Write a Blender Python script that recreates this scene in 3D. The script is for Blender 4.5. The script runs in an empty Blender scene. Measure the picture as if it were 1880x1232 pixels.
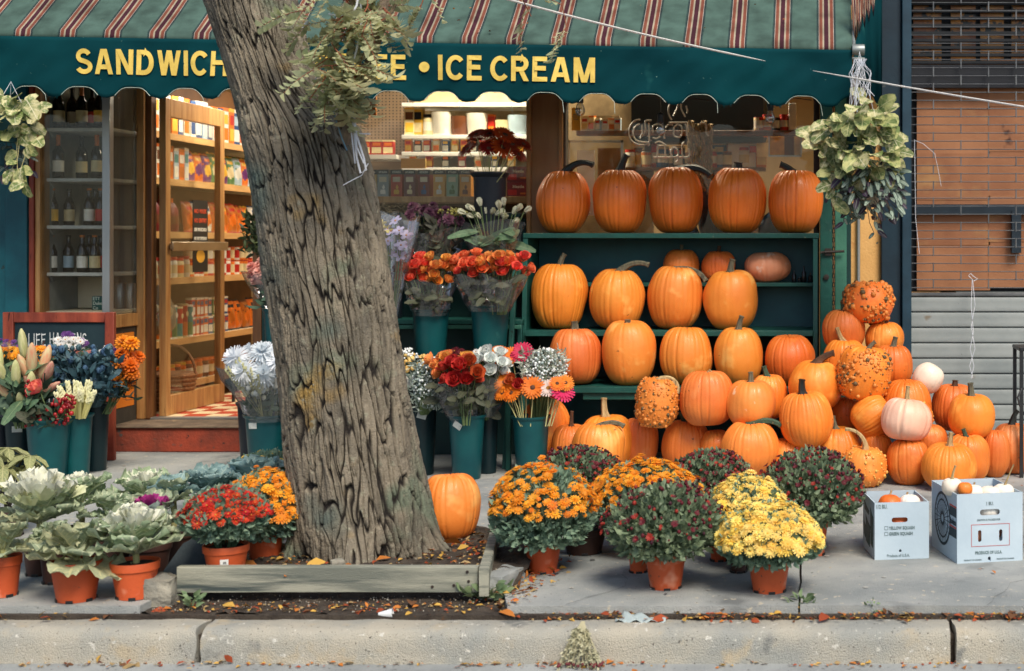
import bpy, math, random
import numpy as np
from mathutils import Vector, Matrix

R = random.Random(11)
rng = np.random.default_rng(11)
rad = math.radians
SC = bpy.context.scene
C = SC.collection

# ------------------------------------------------------------------ camera, sky, sun, exposure
F = 2611.0            # focal length in pixels of the 1880 wide picture
CAMY, CAMH = -8.97, 1.3
cd = bpy.data.cameras.new('camera'); cam = bpy.data.objects.new('camera', cd); C.objects.link(cam)
cam.location = (0, CAMY, CAMH); cam.rotation_euler = (rad(90), 0, 0)
cd.sensor_width = 36; cd.lens = 50.0
cd.shift_x = (940 - 1500) / 1880.0; cd.shift_y = -(616 - 450) / 1880.0
cd.clip_start = 0.05; cd.clip_end = 400
cd.dof.use_dof = True; cd.dof.focus_distance = 6.9; cd.dof.aperture_fstop = 3.2
SC.camera = cam

SUN_EL, SUN_AZ = 50, 28      # degrees; azimuth measured from straight behind the camera towards its right
wd = bpy.data.worlds.new('World'); SC.world = wd; wd.use_nodes = True
nt = wd.node_tree; bg = nt.nodes['Background']
sk = nt.nodes.new('ShaderNodeTexSky'); sk.sky_type = 'NISHITA'; sk.sun_disc = False
sk.sun_elevation = rad(SUN_EL); sk.sun_rotation = rad(180 - SUN_AZ); sk.air_density = 1.0; sk.dust_density = 2.0; sk.ozone_density = 1.0
nt.links.new(sk.outputs[0], bg.inputs[0]); bg.inputs[1].default_value = 0.06
sd = bpy.data.lights.new('sun', 'SUN'); sun = bpy.data.objects.new('sun', sd); C.objects.link(sun)
sd.energy = 1.5; sd.angle = rad(24); sd.color = (1.0, 0.90, 0.76)
_d = Vector((math.sin(rad(SUN_AZ)) * math.cos(rad(SUN_EL)), -math.cos(rad(SUN_AZ)) * math.cos(rad(SUN_EL)), math.sin(rad(SUN_EL))))
sun.rotation_euler = _d.to_track_quat('Z', 'Y').to_euler(); sun.location = _d * 20
vs = SC.view_settings
vs.view_transform = 'Standard'; vs.look = 'None'; vs.gamma = 1; vs.exposure = 1.40
try: vs.use_curve_mapping = False
except Exception: pass
SC.render.engine = 'CYCLES'
cy = SC.cycles
cy.use_denoising = True; cy.max_bounces = 7; cy.transparent_max_bounces = 16; cy.diffuse_bounces = 4; cy.glossy_bounces = 3
cy.sample_clamp_indirect = 4.0; cy.caustics_reflective = False; cy.caustics_refractive = False

def W(px, py, d):            # a point d metres in front of the camera plane, seen at px, py of the photograph
    return Vector(((px - 1500) * d / F, d + CAMY, CAMH - (py - 450) * d / F))
def X(px, d): return (px - 1500) * d / F
def Z(py, d): return CAMH - (py - 450) * d / F
def GD(py, z=0.0): return F * (CAMH - z) / (py - 450)   # distance of a ground point seen at row py

# ------------------------------------------------------------------ materials
def lin(r, g, b):
    f = lambda c: (c / 255 / 12.92) if c / 255 <= .04045 else ((c / 255 + .055) / 1.055) ** 2.4
    return (f(r), f(g), f(b))
MATS = {}
def M(name, c, c2=None, scale=6, rough=.6, bump=0, bscale=80, spec=.4, metal=0, lo=.35, hi=.65, spots=None, stretch=(1, 1, 1),
      transl=0, coat=0, rnd=0, emit=0, detail=5, bdist=.01, hue=0):
    if name in MATS: return MATS[name]
    m = bpy.data.materials.new(name); m.use_nodes = True; MATS[name] = m
    t = m.node_tree; N = t.nodes; L = t.links; b = N['Principled BSDF']
    b.inputs['Roughness'].default_value = rough; b.inputs['Metallic'].default_value = metal
    b.inputs['Specular IOR Level'].default_value = spec; b.inputs['Coat Weight'].default_value = coat
    if c2 is None: c2 = tuple(min(1, x * 0.72) for x in c)
    tc = N.new('ShaderNodeTexCoord'); oi = N.new('ShaderNodeObjectInfo')
    ml = N.new('ShaderNodeMath'); ml.operation = 'MULTIPLY'; ml.inputs[1].default_value = 37.0; L.new(oi.outputs['Random'], ml.inputs[0])
    ad = N.new('ShaderNodeVectorMath'); ad.operation = 'ADD'; L.new(tc.outputs['Object'], ad.inputs[0]); L.new(ml.outputs[0], ad.inputs[1])
    mp = N.new('ShaderNodeMapping'); mp.inputs['Scale'].default_value = stretch; L.new(ad.outputs[0], mp.inputs[0])
    def noise(sc, det=detail):
        n = N.new('ShaderNodeTexNoise'); n.inputs['Scale'].default_value = sc; n.inputs['Detail'].default_value = det
        n.inputs['Roughness'].default_value = .6; L.new(mp.outputs[0], n.inputs['Vector']); return n.outputs[0]
    def ramp(src, a, z):
        r = N.new('ShaderNodeMapRange'); r.inputs[1].default_value = a; r.inputs[2].default_value = z; L.new(src, r.inputs[0]); return r.outputs[0]
    def mix(f, a, z):
        x = N.new('ShaderNodeMix'); x.data_type = 'RGBA'
        if hasattr(f, 'links'): L.new(f, x.inputs[0])
        else: x.inputs[0].default_value = f
        for s, v in ((6, a), (7, z)):
            if hasattr(v, 'links'): L.new(v, x.inputs[s])
            else: x.inputs[s].default_value = (*v[:3], 1)
        return x.outputs[2]
    col = mix(ramp(noise(scale), lo, hi), c, c2)
    for sp in (spots or []):     # (colour, scale, threshold, softness)
        col = mix(ramp(noise(sp[1], 3), sp[2], sp[2] + sp[3]), col, sp[0])
    if rnd or hue:
        h = N.new('ShaderNodeHueSaturation'); r = N.new('ShaderNodeMapRange'); r.inputs[3].default_value = 1 - rnd; r.inputs[4].default_value = 1 + rnd
        L.new(oi.outputs['Random'], r.inputs[0]); L.new(r.outputs[0], h.inputs['Value']); L.new(col, h.inputs['Color'])
        if hue:
            m2 = N.new('ShaderNodeMath'); m2.operation = 'MULTIPLY'; m2.inputs[1].default_value = 7.13; L.new(oi.outputs['Random'], m2.inputs[0])
            fr = N.new('ShaderNodeMath'); fr.operation = 'FRACT'; L.new(m2.outputs[0], fr.inputs[0])
            r2 = N.new('ShaderNodeMapRange'); r2.inputs[3].default_value = .5 - hue; r2.inputs[4].default_value = .5 + hue
            L.new(fr.outputs[0], r2.inputs[0]); L.new(r2.outputs[0], h.inputs['Hue'])
        col = h.outputs[0]
    L.new(col, b.inputs['Base Color'])
    if bump:
        bp = N.new('ShaderNodeBump'); bp.inputs['Strength'].default_value = bump; bp.inputs['Distance'].default_value = bdist
        L.new(noise(bscale, 4), bp.inputs['Height']); L.new(bp.outputs[0], b.inputs['Normal'])
    if emit:
        L.new(col, b.inputs['Emission Color']); b.inputs['Emission Strength'].default_value = emit
    if transl:
        tr = N.new('ShaderNodeBsdfTranslucent'); L.new(col, tr.inputs[0]); ms = N.new('ShaderNodeMixShader'); ms.inputs[0].default_value = transl
        L.new(b.outputs[0], ms.inputs[1]); L.new(tr.outputs[0], ms.inputs[2]); L.new(ms.outputs[0], N['Material Output'].inputs[0])
    m['col'] = col.node.name
    return m

def GLASS(name, tint=(1, 1, 1), refl=.06, rough=.02, hi=.7, film=0.0, filmcol=(.8, .8, .8)):
    if name in MATS: return MATS[name]
    m = bpy.data.materials.new(name); m.use_nodes = True; MATS[name] = m
    t = m.node_tree; N = t.nodes; L = t.links; N.remove(N['Principled BSDF'])
    tr = N.new('ShaderNodeBsdfTransparent'); tr.inputs[0].default_value = (*tint, 1)
    gl = N.new('ShaderNodeBsdfGlossy'); gl.inputs['Roughness'].default_value = rough
    lw = N.new('ShaderNodeLayerWeight'); lw.inputs[0].default_value = .35
    r = N.new('ShaderNodeMapRange'); r.inputs[3].default_value = refl; r.inputs[4].default_value = hi; L.new(lw.outputs['Fresnel'], r.inputs[0])
    mx = N.new('ShaderNodeMixShader'); L.new(r.outputs[0], mx.inputs[0]); L.new(tr.outputs[0], mx.inputs[1]); L.new(gl.outputs[0], mx.inputs[2])
    out = mx
    if film:
        df = N.new('ShaderNodeBsdfDiffuse'); df.inputs[0].default_value = (*filmcol, 1)
        m2 = N.new('ShaderNodeMixShader'); m2.inputs[0].default_value = film
        L.new(mx.outputs[0], m2.inputs[1]); L.new(df.outputs[0], m2.inputs[2]); out = m2
    L.new(out.outputs[0], N['Material Output'].inputs[0])
    return m

def EMIT(name, c, s):
    m = bpy.data.materials.new(name); m.use_nodes = True
    b = m.node_tree.nodes['Principled BSDF']; b.inputs['Base Color'].default_value = (*c, 1)
    b.inputs['Emission Color'].default_value = (*c, 1); b.inputs['Emission Strength'].default_value = s
    return m

def LEAFM(name, c, vein, c2=None, nv=5, rough=.55, transl=.25, vw=.05, edge=None, rnd=.15, ls=14, lo=.35, hi=.65):
    """leaf: UV x = -1..1 across, y = 0..1 along; midrib and side veins, optional variegation and edge colour"""
    m = M(name, c, c2, scale=ls, lo=lo, hi=hi, rough=rough, transl=transl, rnd=rnd, bump=.25, bscale=60)
    t = m.node_tree; N = t.nodes; L = t.links; b = N['Principled BSDF']
    src = b.inputs['Base Color'].links[0].from_socket
    uv = N.new('ShaderNodeUVMap'); uv.uv_map = 'uv'; sx = N.new('ShaderNodeSeparateXYZ'); L.new(uv.outputs[0], sx.inputs[0])
    def mth(op, a, bb=None):
        n = N.new('ShaderNodeMath'); n.operation = op
        for i, v in enumerate((a, bb)):
            if v is None: continue
            if hasattr(v, 'links'): L.new(v, n.inputs[i])
            else: n.inputs[i].default_value = v
        return n.outputs[0]
    au = mth('ABSOLUTE', sx.outputs[0])
    s = mth('MULTIPLY', mth('SUBTRACT', sx.outputs[1], mth('MULTIPLY', au, .32)), nv)
    tri = mth('ABSOLUTE', mth('SUBTRACT', mth('FRACT', s), .5))
    side = mth('MULTIPLY', mth('LESS_THAN', tri, vw * nv * .25), mth('LESS_THAN', au, .8))
    mid = mth('LESS_THAN', au, vw * 1.3)
    msk = mth('MAXIMUM', side, mid)
    msk = mth('MULTIPLY', msk, .7)
    def mix(f, a, z):
        x = N.new('ShaderNodeMix'); x.data_type = 'RGBA'; L.new(f, x.inputs[0])
        for k, v in ((6, a), (7, z)):
            if hasattr(v, 'links'): L.new(v, x.inputs[k])
            else: x.inputs[k].default_value = (*v[:3], 1)
        return x.outputs[2]
    col = mix(msk, src, vein)
    if edge:
        r = N.new('ShaderNodeMapRange'); r.inputs[1].default_value = .3; r.inputs[2].default_value = .9; L.new(au, r.inputs[0]); col = mix(r.outputs[0], col, edge)
    for l in list(b.inputs['Base Color'].links): L.remove(l)
    L.new(col, b.inputs['Base Color'])
    for n in N:
        if n.type == 'BSDF_TRANSLUCENT':
            for l in list(n.inputs[0].links): L.remove(l)
            L.new(col, n.inputs[0])
    return m

# ------------------------------------------------------------------ mesh building
def wnoise(p, seed=0):       # smooth value noise, p (N,3) -> (N,)
    p = np.asarray(p, float); i = np.floor(p).astype(np.int64); f = p - i; f = f * f * (3 - 2 * f)
    def h(a):
        n = (a[:, 0] * 374761393 + a[:, 1] * 668265263 + a[:, 2] * 2147483647 + seed * 974711) & 0xffffffff
        n = ((n ^ (n >> 13)) * 1274126177) & 0xffffffff
        return ((n ^ (n >> 16)) & 0xffff) / 65535.0
    o = 0
    for dx in (0, 1):
        for dy in (0, 1):
            for dz in (0, 1):
                w = (f[:, 0] if dx else 1 - f[:, 0]) * (f[:, 1] if dy else 1 - f[:, 1]) * (f[:, 2] if dz else 1 - f[:, 2])
                o = o + w * h(i + np.array([dx, dy, dz]))
    return o

class MB:
    def __init__(s): s.v = []; s.f = []; s.mi = []; s.uv = []
    def add(s, vs, fs, m=0, uvs=None):
        o = len(s.v); s.v += [tuple(x) for x in vs]; s.f += [tuple(i + o for i in f) for f in fs]; s.mi += [m] * len(fs)
        s.uv += list(uvs) if uvs is not None else [(0, 0)] * len(vs); return s
    def box(s, x0, x1, y0, y1, z0, z1, m=0):
        if x1 < x0: x0, x1 = x1, x0
        if y1 < y0: y0, y1 = y1, y0
        if z1 < z0: z0, z1 = z1, z0
        return s.add([(x0, y0, z0), (x1, y0, z0), (x1, y1, z0), (x0, y1, z0), (x0, y0, z1), (x1, y0, z1), (x1, y1, z1), (x0, y1, z1)],
                     [(0, 3, 2, 1), (4, 5, 6, 7), (0, 1, 5, 4), (1, 2, 6, 5), (2, 3, 7, 6), (3, 0, 4, 7)], m)
    def prism(s, poly, h0, h1, axis='x', m=0):   # extrude a polygon given in the other two axes
        n = len(poly)
        mk = {'x': lambda p, h: (h, p[0], p[1]), 'y': lambda p, h: (p[0], h, p[1]), 'z': lambda p, h: (p[0], p[1], h)}[axis]
        vs = [mk(p, h0) for p in poly] + [mk(p, h1) for p in poly]
        return s.add(vs, [tuple(range(n))[::-1], tuple(range(n, 2 * n))] + [(i, (i + 1) % n, n + (i + 1) % n, n + i) for i in range(n)], m)
    def tube(s, pts, r, n=6, m=0, cap=True, ridge=0):
        pts = [Vector(p) for p in pts]; k = len(pts); rr = r if hasattr(r, '__len__') else [r] * k
        vs = []; up = None
        for i, p in enumerate(pts):
            t = (pts[min(i + 1, k - 1)] - pts[max(i - 1, 0)]).normalized()
            if up is None:
                a = Vector((0, 1, 0)) if abs(t.y) < .9 else Vector((1, 0, 0)); up = (a - t * a.dot(t)).normalized()
            else: up = (up - t * up.dot(t)); up = up.normalized() if up.length > 1e-6 else Vector((1, 0, 0))
            sd = t.cross(up)
            for j in range(n):
                a = 2 * math.pi * j / n; q = rr[i] * (1 + (ridge if j % 2 else -ridge))
                vs.append(p + up * math.cos(a) * q + sd * math.sin(a) * q)
        fs = [(i * n + j, i * n + (j + 1) % n, (i + 1) * n + (j + 1) % n, (i + 1) * n + j) for i in range(k - 1) for j in range(n)]
        if cap: fs += [tuple(range(n))[::-1], tuple(range((k - 1) * n, k * n))]
        return s.add(vs, fs, m)
    def lathe(s, prof, n=20, c=(0, 0, 0), m=0, ms=None, sx=1, sy=1):
        vs = []; k = len(prof)
        for r, z in prof:
            for j in range(n):
                a = 2 * math.pi * j / n; vs.append((c[0] + r * sx * math.cos(a), c[1] + r * sy * math.sin(a), c[2] + z))
        o = len(s.v); s.v += vs; s.uv += [(0, 0)] * len(vs)
        for i in range(k - 1):
            for j in range(n):
                s.f.append((o + i * n + j, o + i * n + (j + 1) % n, o + (i + 1) * n + (j + 1) % n, o + (i + 1) * n + j)); s.mi.append(ms[i] if ms else m)
        if prof[0][0] > 1e-4: s.f.append(tuple(o + j for j in range(n))[::-1]); s.mi.append(ms[0] if ms else m)
        if prof[-1][0] > 1e-4 and prof[-1] != prof[0]: s.f.append(tuple(o + (k - 1) * n + j for j in range(n))); s.mi.append(ms[-1] if ms else m)
        return s
    def ball(s, c, r, n=8, k=5, m=0, sx=1, sy=1, sz=1):
        return s.lathe([(r * math.sin(math.pi * i / k), -r * sz * math.cos(math.pi * i / k)) for i in range(k + 1)], n, c, m, None, sx, sy)
    def xf(s, mat, start=0):
        for i in range(start, len(s.v)): s.v[i] = tuple(mat @ Vector(s.v[i]))
        return s
    def mesh(s, name, mats, smooth=True, angle=38):
        me = bpy.data.meshes.new(name); me.from_pydata(s.v, [], s.f)
        for mm in (mats if isinstance(mats, (list, tuple)) else [mats]): me.materials.append(mm)
        me.polygons.foreach_set('material_index', s.mi)
        if any(u != (0, 0) for u in s.uv):
            ul = me.uv_layers.new(name='uv'); li = np.empty(len(me.loops), int); me.loops.foreach_get('vertex_index', li)
            ul.data.foreach_set('uv', np.array(s.uv, float)[li].ravel())
        if smooth:
            me.polygons.foreach_set('use_smooth', [True] * len(me.polygons)); me.set_sharp_from_angle(angle=rad(angle))
        me.update(); return me
    def build(s, name, mats, parent=None, world=True, smooth=True, bevel=0, kind=None, angle=38):
        if parent is not None and world:
            l = parent_loc(parent); s.v = [(a - l.x, b - l.y, c - l.z) for a, b, c in s.v]
        return put(name, s.mesh(name, mats, smooth, angle), parent, bevel=bevel, kind=kind)

def parent_loc(p):
    l = Vector((0, 0, 0))
    while p is not None: l = l + p.location; p = p.parent
    return l
def put(name, me, parent=None, loc=None, rot=None, scale=None, bevel=0, kind=None):
    o = bpy.data.objects.new(name, me); C.objects.link(o)
    if parent is not None: o.parent = parent
    if loc is not None: o.location = loc
    if rot is not None: o.rotation_euler = rot
    if scale is not None: o.scale = scale if hasattr(scale, '__len__') else (scale,) * 3
    if bevel:
        b = o.modifiers.new('bevel', 'BEVEL'); b.width = bevel; b.segments = 2; b.limit_method = 'ANGLE'; b.angle_limit = rad(40); b.harden_normals = False
    if kind: o['kind'] = kind
    return o
def tag(o, label=None, cat=None, group=None, kind=None):
    if label: o['label'] = label
    if cat: o['category'] = cat
    if group: o['group'] = group
    if kind: o['kind'] = kind
    return o
def thing(name, label, cat, loc=(0, 0, 0), rot=(0, 0, 0), group=None):
    o = bpy.data.objects.new(name, None); o.empty_display_size = .05; C.objects.link(o); o.location = loc; o.rotation_euler = rot
    return tag(o, label, cat, group)
def empty(name, kind=None, loc=(0, 0, 0)):
    o = bpy.data.objects.new(name, None); o.empty_display_size = .05; C.objects.link(o); o.location = loc
    if kind: o['kind'] = kind
    return o
def aim(d, roll=0.0):         # rotation taking +Z to d
    q = Vector(d).to_track_quat('Z', 'Y')
    if roll: q = q @ Matrix.Rotation(roll, 3, 'Z').to_quaternion()
    return q.to_euler()

def TXT(body, size, bold=0.0, xs=1.0, align='LEFT', depth=.0006, shear=0):
    cu = bpy.data.curves.new('lettering', 'FONT'); cu.body = body; cu.size = size; cu.offset = bold; cu.extrude = depth; cu.align_x = align
    cu.resolution_u = 4; cu.shear = shear; cu.space_character = 1.0 + bold * 3 / size
    ob = bpy.data.objects.new('lettering', cu); me = bpy.data.meshes.new_from_object(ob); bpy.data.objects.remove(ob)
    n = len(me.vertices); co = np.empty(n * 3); me.vertices.foreach_get('co', co); co = co.reshape(-1, 3)
    co = np.stack([co[:, 0] * xs, -co[:, 2], co[:, 1]], 1)      # stand it up, facing -Y
    me.vertices.foreach_set('co', co.ravel()); me.materials.clear(); me.update()
    return me
def letter(body, size, mat, parent, loc, rot=(0, 0, 0), bold=0, xs=1, align='LEFT', warp=None, width=None, shear=0):
    me = TXT(body, size, bold, xs, align, shear=shear); me.materials.append(mat)
    n = len(me.vertices); co = np.empty(n * 3); me.vertices.foreach_get('co', co); co = co.reshape(-1, 3)
    if width:
        x0, x1 = co[:, 0].min(), co[:, 0].max(); co[:, 0] = (co[:, 0] - (x0 if align == 'LEFT' else (x0 + x1) / 2)) * width / (x1 - x0)
    if warp is not None: co = warp(co)
    me.vertices.foreach_set('co', co.ravel()); me.update()
    return put('lettering', me, parent, loc, rot)

def leaf_arrays(pos, dirs, size, wid=.45, fold=.25, seed=0, up=None, mb=None, m=0, tipdrop=.15):
    """many folded six-vertex leaves: base, two shoulders, two mids, tip"""
    r = np.random.default_rng(seed); n = len(pos); d = dirs / (np.linalg.norm(dirs, axis=1, keepdims=True) + 1e-9)
    a = r.normal(size=(n, 3)) if up is None else np.tile(np.array(up, float), (n, 1)) + r.normal(size=(n, 3)) * .35
    s = np.cross(d, a); s /= (np.linalg.norm(s, axis=1, keepdims=True) + 1e-9); u = np.cross(s, d)
    L = (size * (0.7 + .6 * r.random(n)))[:, None] if np.ndim(size) == 0 else np.asarray(size)[:, None]
    Wd = L * wid
    b = pos; t = pos + d * L - u * L * tipdrop
    c1 = pos + d * L * .5 + u * L * .04
    l1 = pos + d * L * .38 + s * Wd * .5 + u * Wd * fold; r1 = pos + d * L * .38 - s * Wd * .5 + u * Wd * fold
    l2 = pos + d * L * .72 + s * Wd * .38 + u * Wd * fold * .5 - u * L * tipdrop * .4; r2 = pos + d * L * .72 - s * Wd * .38 + u * Wd * fold * .5 - u * L * tipdrop * .4
    V = np.stack([b, l1, l2, t, r2, r1, c1], 1).reshape(-1, 3)
    q = np.array([(0, 6, 1), (1, 6, 2), (2, 6, 3), (3, 6, 4), (4, 6, 5), (5, 6, 0)])
    Fc = (q[None] + (np.arange(n) * 7)[:, None, None]).reshape(-1, 3)
    uv = np.tile(np.array([(0, 0), (1, .38), (.8, .72), (0, 1), (-.8, .72), (-1, .38), (0, .5)]), (n, 1))
    if mb is not None: mb.add(V.tolist(), Fc.tolist(), m, [tuple(x) for x in uv.tolist()])
    return V, Fc

def petals(mb, n, r0, L, Wd, e0, e1, zc=0, seg=3, cup=.15, phase=0, m=0, tip=.6, jit=.0, rr=None):
    """a ring of n petals from radius r0: length L, width Wd, elevation e0 at the base to e1 at the tip (degrees)"""
    rr = rr or R
    for i in range(n):
        a = 2 * math.pi * (i + phase) / n + rr.uniform(-jit, jit); ca, sa = math.cos(a), math.sin(a)
        r, z = r0, zc; vs = []; lj = 1 + rr.uniform(-jit, jit)
        for k in range(seg + 1):
            t = k / seg
            w = Wd * (.45 + .55 * math.sin(min(1, t * 1.25) * math.pi / 2)) * (1 if t < .99 else tip) / 2
            e = rad(e0 + (e1 - e0) * t)
            if k: r += L * lj / seg * math.cos(e); z += L * lj / seg * math.sin(e)
            cz = cup * w * 1.2
            nx, nz = -math.sin(e), math.cos(e)
            for sgn in (-1, 0, 1):
                off = cz if sgn else 0
                rr_, zz = r + nx * off, z + nz * off
                vs.append((rr_ * ca - sgn * w * sa, rr_ * sa + sgn * w * ca, zz))
        fs = []
        for k in range(seg):
            for q in (0, 1): fs.append((k * 3 + q, k * 3 + q + 1, k * 3 + q + 4, k * 3 + q + 3))
        mb.add(vs, fs, m)
    return mb
# ------------------------------------------------------------------ shared materials
conc = M('concrete', lin(164, 166, 162), lin(130, 136, 136), scale=2.6, rough=.9, bump=.6, bscale=170, detail=9, spots=[(lin(108, 112, 112), 3.2, .58, .16), (lin(186, 178, 160), 26, .64, .06), (lin(92, 92, 90), 75, .67, .03), (lin(52, 52, 52), 22, .755, .01)])
kerbm = M('kerb_concrete', lin(182, 176, 160), lin(154, 156, 150), scale=2.6, rough=.95, bump=.9, bscale=190, bdist=.01, lo=.40, hi=.62, detail=9, spots=[(lin(182, 170, 146), 9, .58, .14), (lin(124, 126, 122), 5, .62, .08), (lin(84, 82, 76), 85, .66, .03), (lin(206, 204, 194), 34, .64, .05), (lin(70, 68, 64), 150, .70, .02)])
gutm = M('gutter', lin(158, 162, 160), lin(128, 132, 132), scale=3, rough=.9, bump=.6, bscale=120, spots=[(lin(95, 95, 92), 40, .66, .04)])
asph = M('asphalt', (.055, .056, .058), (.04, .04, .042), scale=8, rough=.9, bump=.6, bscale=200)
soilm = M('soil', (.035, .026, .02), (.075, .06, .045), scale=16, rough=.95, bump=1, bscale=150, spots=[(lin(150, 140, 125), 160, .70, .02), (lin(96, 66, 42), 45, .66, .04)])
tealp = M('teal_paint', lin(22, 98, 108), lin(12, 72, 84), scale=3, rough=.5, bump=.15, bscale=30, spots=[(lin(40, 60, 58), 9, .70, .03)])
greenp = M('green_paint', lin(24, 84, 74), lin(16, 66, 60), scale=5, rough=.5, bump=.2, bscale=40, spots=[(lin(96, 112, 96), 30, .70, .03), (lin(20, 34, 30), 14, .70, .05)])
greenl = M('light_green_paint', lin(62, 118, 98), lin(46, 98, 82), scale=5, rough=.55, bump=.2, bscale=40, spots=[(lin(30, 60, 52), 18, .70, .03)])
darkgp = M('dark_green_paint', lin(12, 56, 54), lin(8, 42, 42), scale=4, rough=.5)
navy = M('navy_steel', lin(18, 44, 58), lin(12, 32, 44), scale=3, rough=.45, bump=.1, bscale=30, spots=[(lin(60, 66, 66), 20, .73, .02)])
oakm = M('varnished_pine', lin(188, 144, 90), lin(152, 106, 60), scale=5, rough=.38, stretch=(6, 6, .5), bump=.12, bscale=40, spots=[(lin(90, 52, 26), 8, .70, .05)])
oakd = M('dark_stained_wood', lin(126, 84, 48), lin(88, 56, 32), scale=5, rough=.45, stretch=(6, 6, .5), bump=.12, bscale=40)
redw = M('red_stained_wood', lin(160, 74, 50), lin(108, 42, 30), scale=4, rough=.5, stretch=(3, 3, .6), bump=.3, bscale=50, spots=[(lin(60, 22, 18), 9, .66, .05)])
alum = M('aluminium', lin(178, 180, 178), lin(150, 154, 154), scale=3, rough=.35, metal=.7, stretch=(1, 1, .2))
steel = M('galvanised_wire', lin(120, 122, 122), lin(92, 94, 96), scale=6, rough=.4, metal=.6)
slatm = M('shutter_paint', lin(146, 152, 150), lin(122, 130, 130), scale=2, rough=.55, stretch=(1, 1, 1), bump=.15, bscale=20, spots=[(lin(120, 112, 98), 7, .68, .06), (lin(70, 66, 60), 40, .72, .02)])
yelw = M('yellow_stucco', lin(222, 176, 110), lin(204, 156, 92), scale=3, rough=.8, bump=.3, bscale=60, spots=[(lin(24, 78, 78), 6, .70, .015), (lin(184, 110, 56), 4, .62, .1)])
paper = M('brown_paper', lin(174, 122, 86), lin(148, 98, 68), scale=2, rough=.8, bump=.25, bscale=9, spots=[(lin(176, 132, 88), 3, .60, .12), (lin(76, 48, 40), 5, .68, .05)])
cream = M('cream_panel', lin(222, 210, 182), lin(202, 190, 164), scale=3, rough=.7)
white = M('white_laminate', (.8, .79, .75), (.72, .71, .68), scale=3, rough=.5)
blackm = M('black_plastic', (.012, .014, .016), (.02, .022, .024), scale=4, rough=.4)
blackh = M('black_hood', (.008, .01, .014), (.012, .014, .018), scale=4, rough=.6)
glassm = GLASS('window_glass', (.97, .98, .97), .012, hi=.25)
glassd = GLASS('dusty_glass', (.93, .94, .92), .03, hi=.3, film=.03, filmcol=(.6, .58, .5))
sleevem = GLASS('clear_sleeve', (.98, .98, .98), .07, .12, film=.03, filmcol=(.85, .87, .9))
chromem = M('worn_chrome', lin(186, 168, 140), lin(160, 140, 110), scale=3, rough=.3, metal=.8)

# ------------------------------------------------------------------ ground
street = MB(); street.box(-60, 60, -60, -4.42, -.26, -.172); street.build('street', asph, kind='structure')
gut = MB(); gut.box(-60, 60, -4.42, -3.98, -.26, -.165); gut.build('gutter', gutm, kind='structure')
base = MB(); base.box(-60, 60, -3.86, 14, -.35, -.03); base.build('ground', soilm, kind='structure')
bk = empty('sidewalk', 'structure')
xs_all = [-14, -12, -10, -8.2, -6.4, -4.5, -2.44, -1.12, -.065, 1.55, 3.2, 5, 7, 9.5, 12]
def slab(x0, x1, y0, y1, h, sk=0):
    nx, ny = max(4, int((x1 - x0) / .12)), max(4, int((y1 - y0) / .12)); m = MB()
    vs = []; ins = .004
    for j in range(ny + 1):
        for i in range(nx + 1):
            x = x0 + ins + (x1 - x0 - 2 * ins) * i / nx; y = y0 + ins + (y1 - y0 - 2 * ins) * j / ny
            vs.append((x, y, h))
    v = np.array(vs); v[:, 2] += (wnoise(v * 2.3, 5) - .5) * .006
    v[:, 0] += sk * (v[:, 1] - y0) / (y1 - y0) * (x1 - v[:, 0]) / (x1 - x0)
    eg = [k for k in range(len(vs)) if k % (nx + 1) in (0, nx) or k // (nx + 1) in (0, ny)]
    v[eg, 0] += (wnoise(v[eg] * 9, 8) - .5) * .008; v[eg, 1] += (wnoise(v[eg] * 9, 9) - .5) * .012; v[eg, 2] -= .003
    lo = v.copy(); lo[:, 2] = -.055
    n = len(vs); fs = [(j * (nx + 1) + i, j * (nx + 1) + i + 1, (j + 1) * (nx + 1) + i + 1, (j + 1) * (nx + 1) + i) for j in range(ny) for i in range(nx)]
    per = [i for i in range(nx + 1)] + [j * (nx + 1) + nx for j in range(1, ny + 1)] + [ny * (nx + 1) + i for i in range(nx - 1, -1, -1)] + [j * (nx + 1) for j in range(ny - 1, 0, -1)]
    k = len(per); low = [n + i for i in range(k)]
    vv = v.tolist() + [lo[p].tolist() for p in per]
    fs += [(per[i], low[i], low[(i + 1) % k], per[(i + 1) % k]) for i in range(k)]
    m.add(vv, fs); m.build('paving_slab', conc, bk, angle=50)
for i in range(len(xs_all) - 1):
    x0, x1 = xs_all[i], xs_all[i + 1]
    hh = R.uniform(-.002, .002)
    if x1 == -1.12:
        slab(x0, -1.385, -2.79, -2.605, hh); slab(-1.383, x1, -2.936, -2.605, hh); slab(x0, x1, -2.60, -1.5, hh); slab(x0, x1, -1.5, -.02, hh)
    else:
        slab(x0, x1, -3.84, -2.94, hh, -.255 if x0 == -1.12 else 0); slab(x0, x1, -2.94, -1.5, hh + .001); slab(x0, x1, -1.5, -.02, hh)
ckm = M('crack_dirt', (.02, .019, .018))
def crack(pts, w=.003):
    m = MB(); rc = random.Random(len(pts)); q = []
    for (a, b), (c, e) in zip(pts, pts[1:]):
        for k in range(6): t = k / 6; q.append((a + (c - a) * t + rc.uniform(-.012, .012), b + (e - b) * t + rc.uniform(-.012, .012)))
    L = [(x, y + w * rc.uniform(.3, 1), .0046) for x, y in q]; Rr = [(x, y - w * rc.uniform(.3, 1), .0046) for x, y in q]; n = len(q)
    m.add(L + Rr, [(i, n + i, n + i + 1, i + 1) for i in range(n - 1)]); m.build('crack', ckm, bk, smooth=False)
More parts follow.
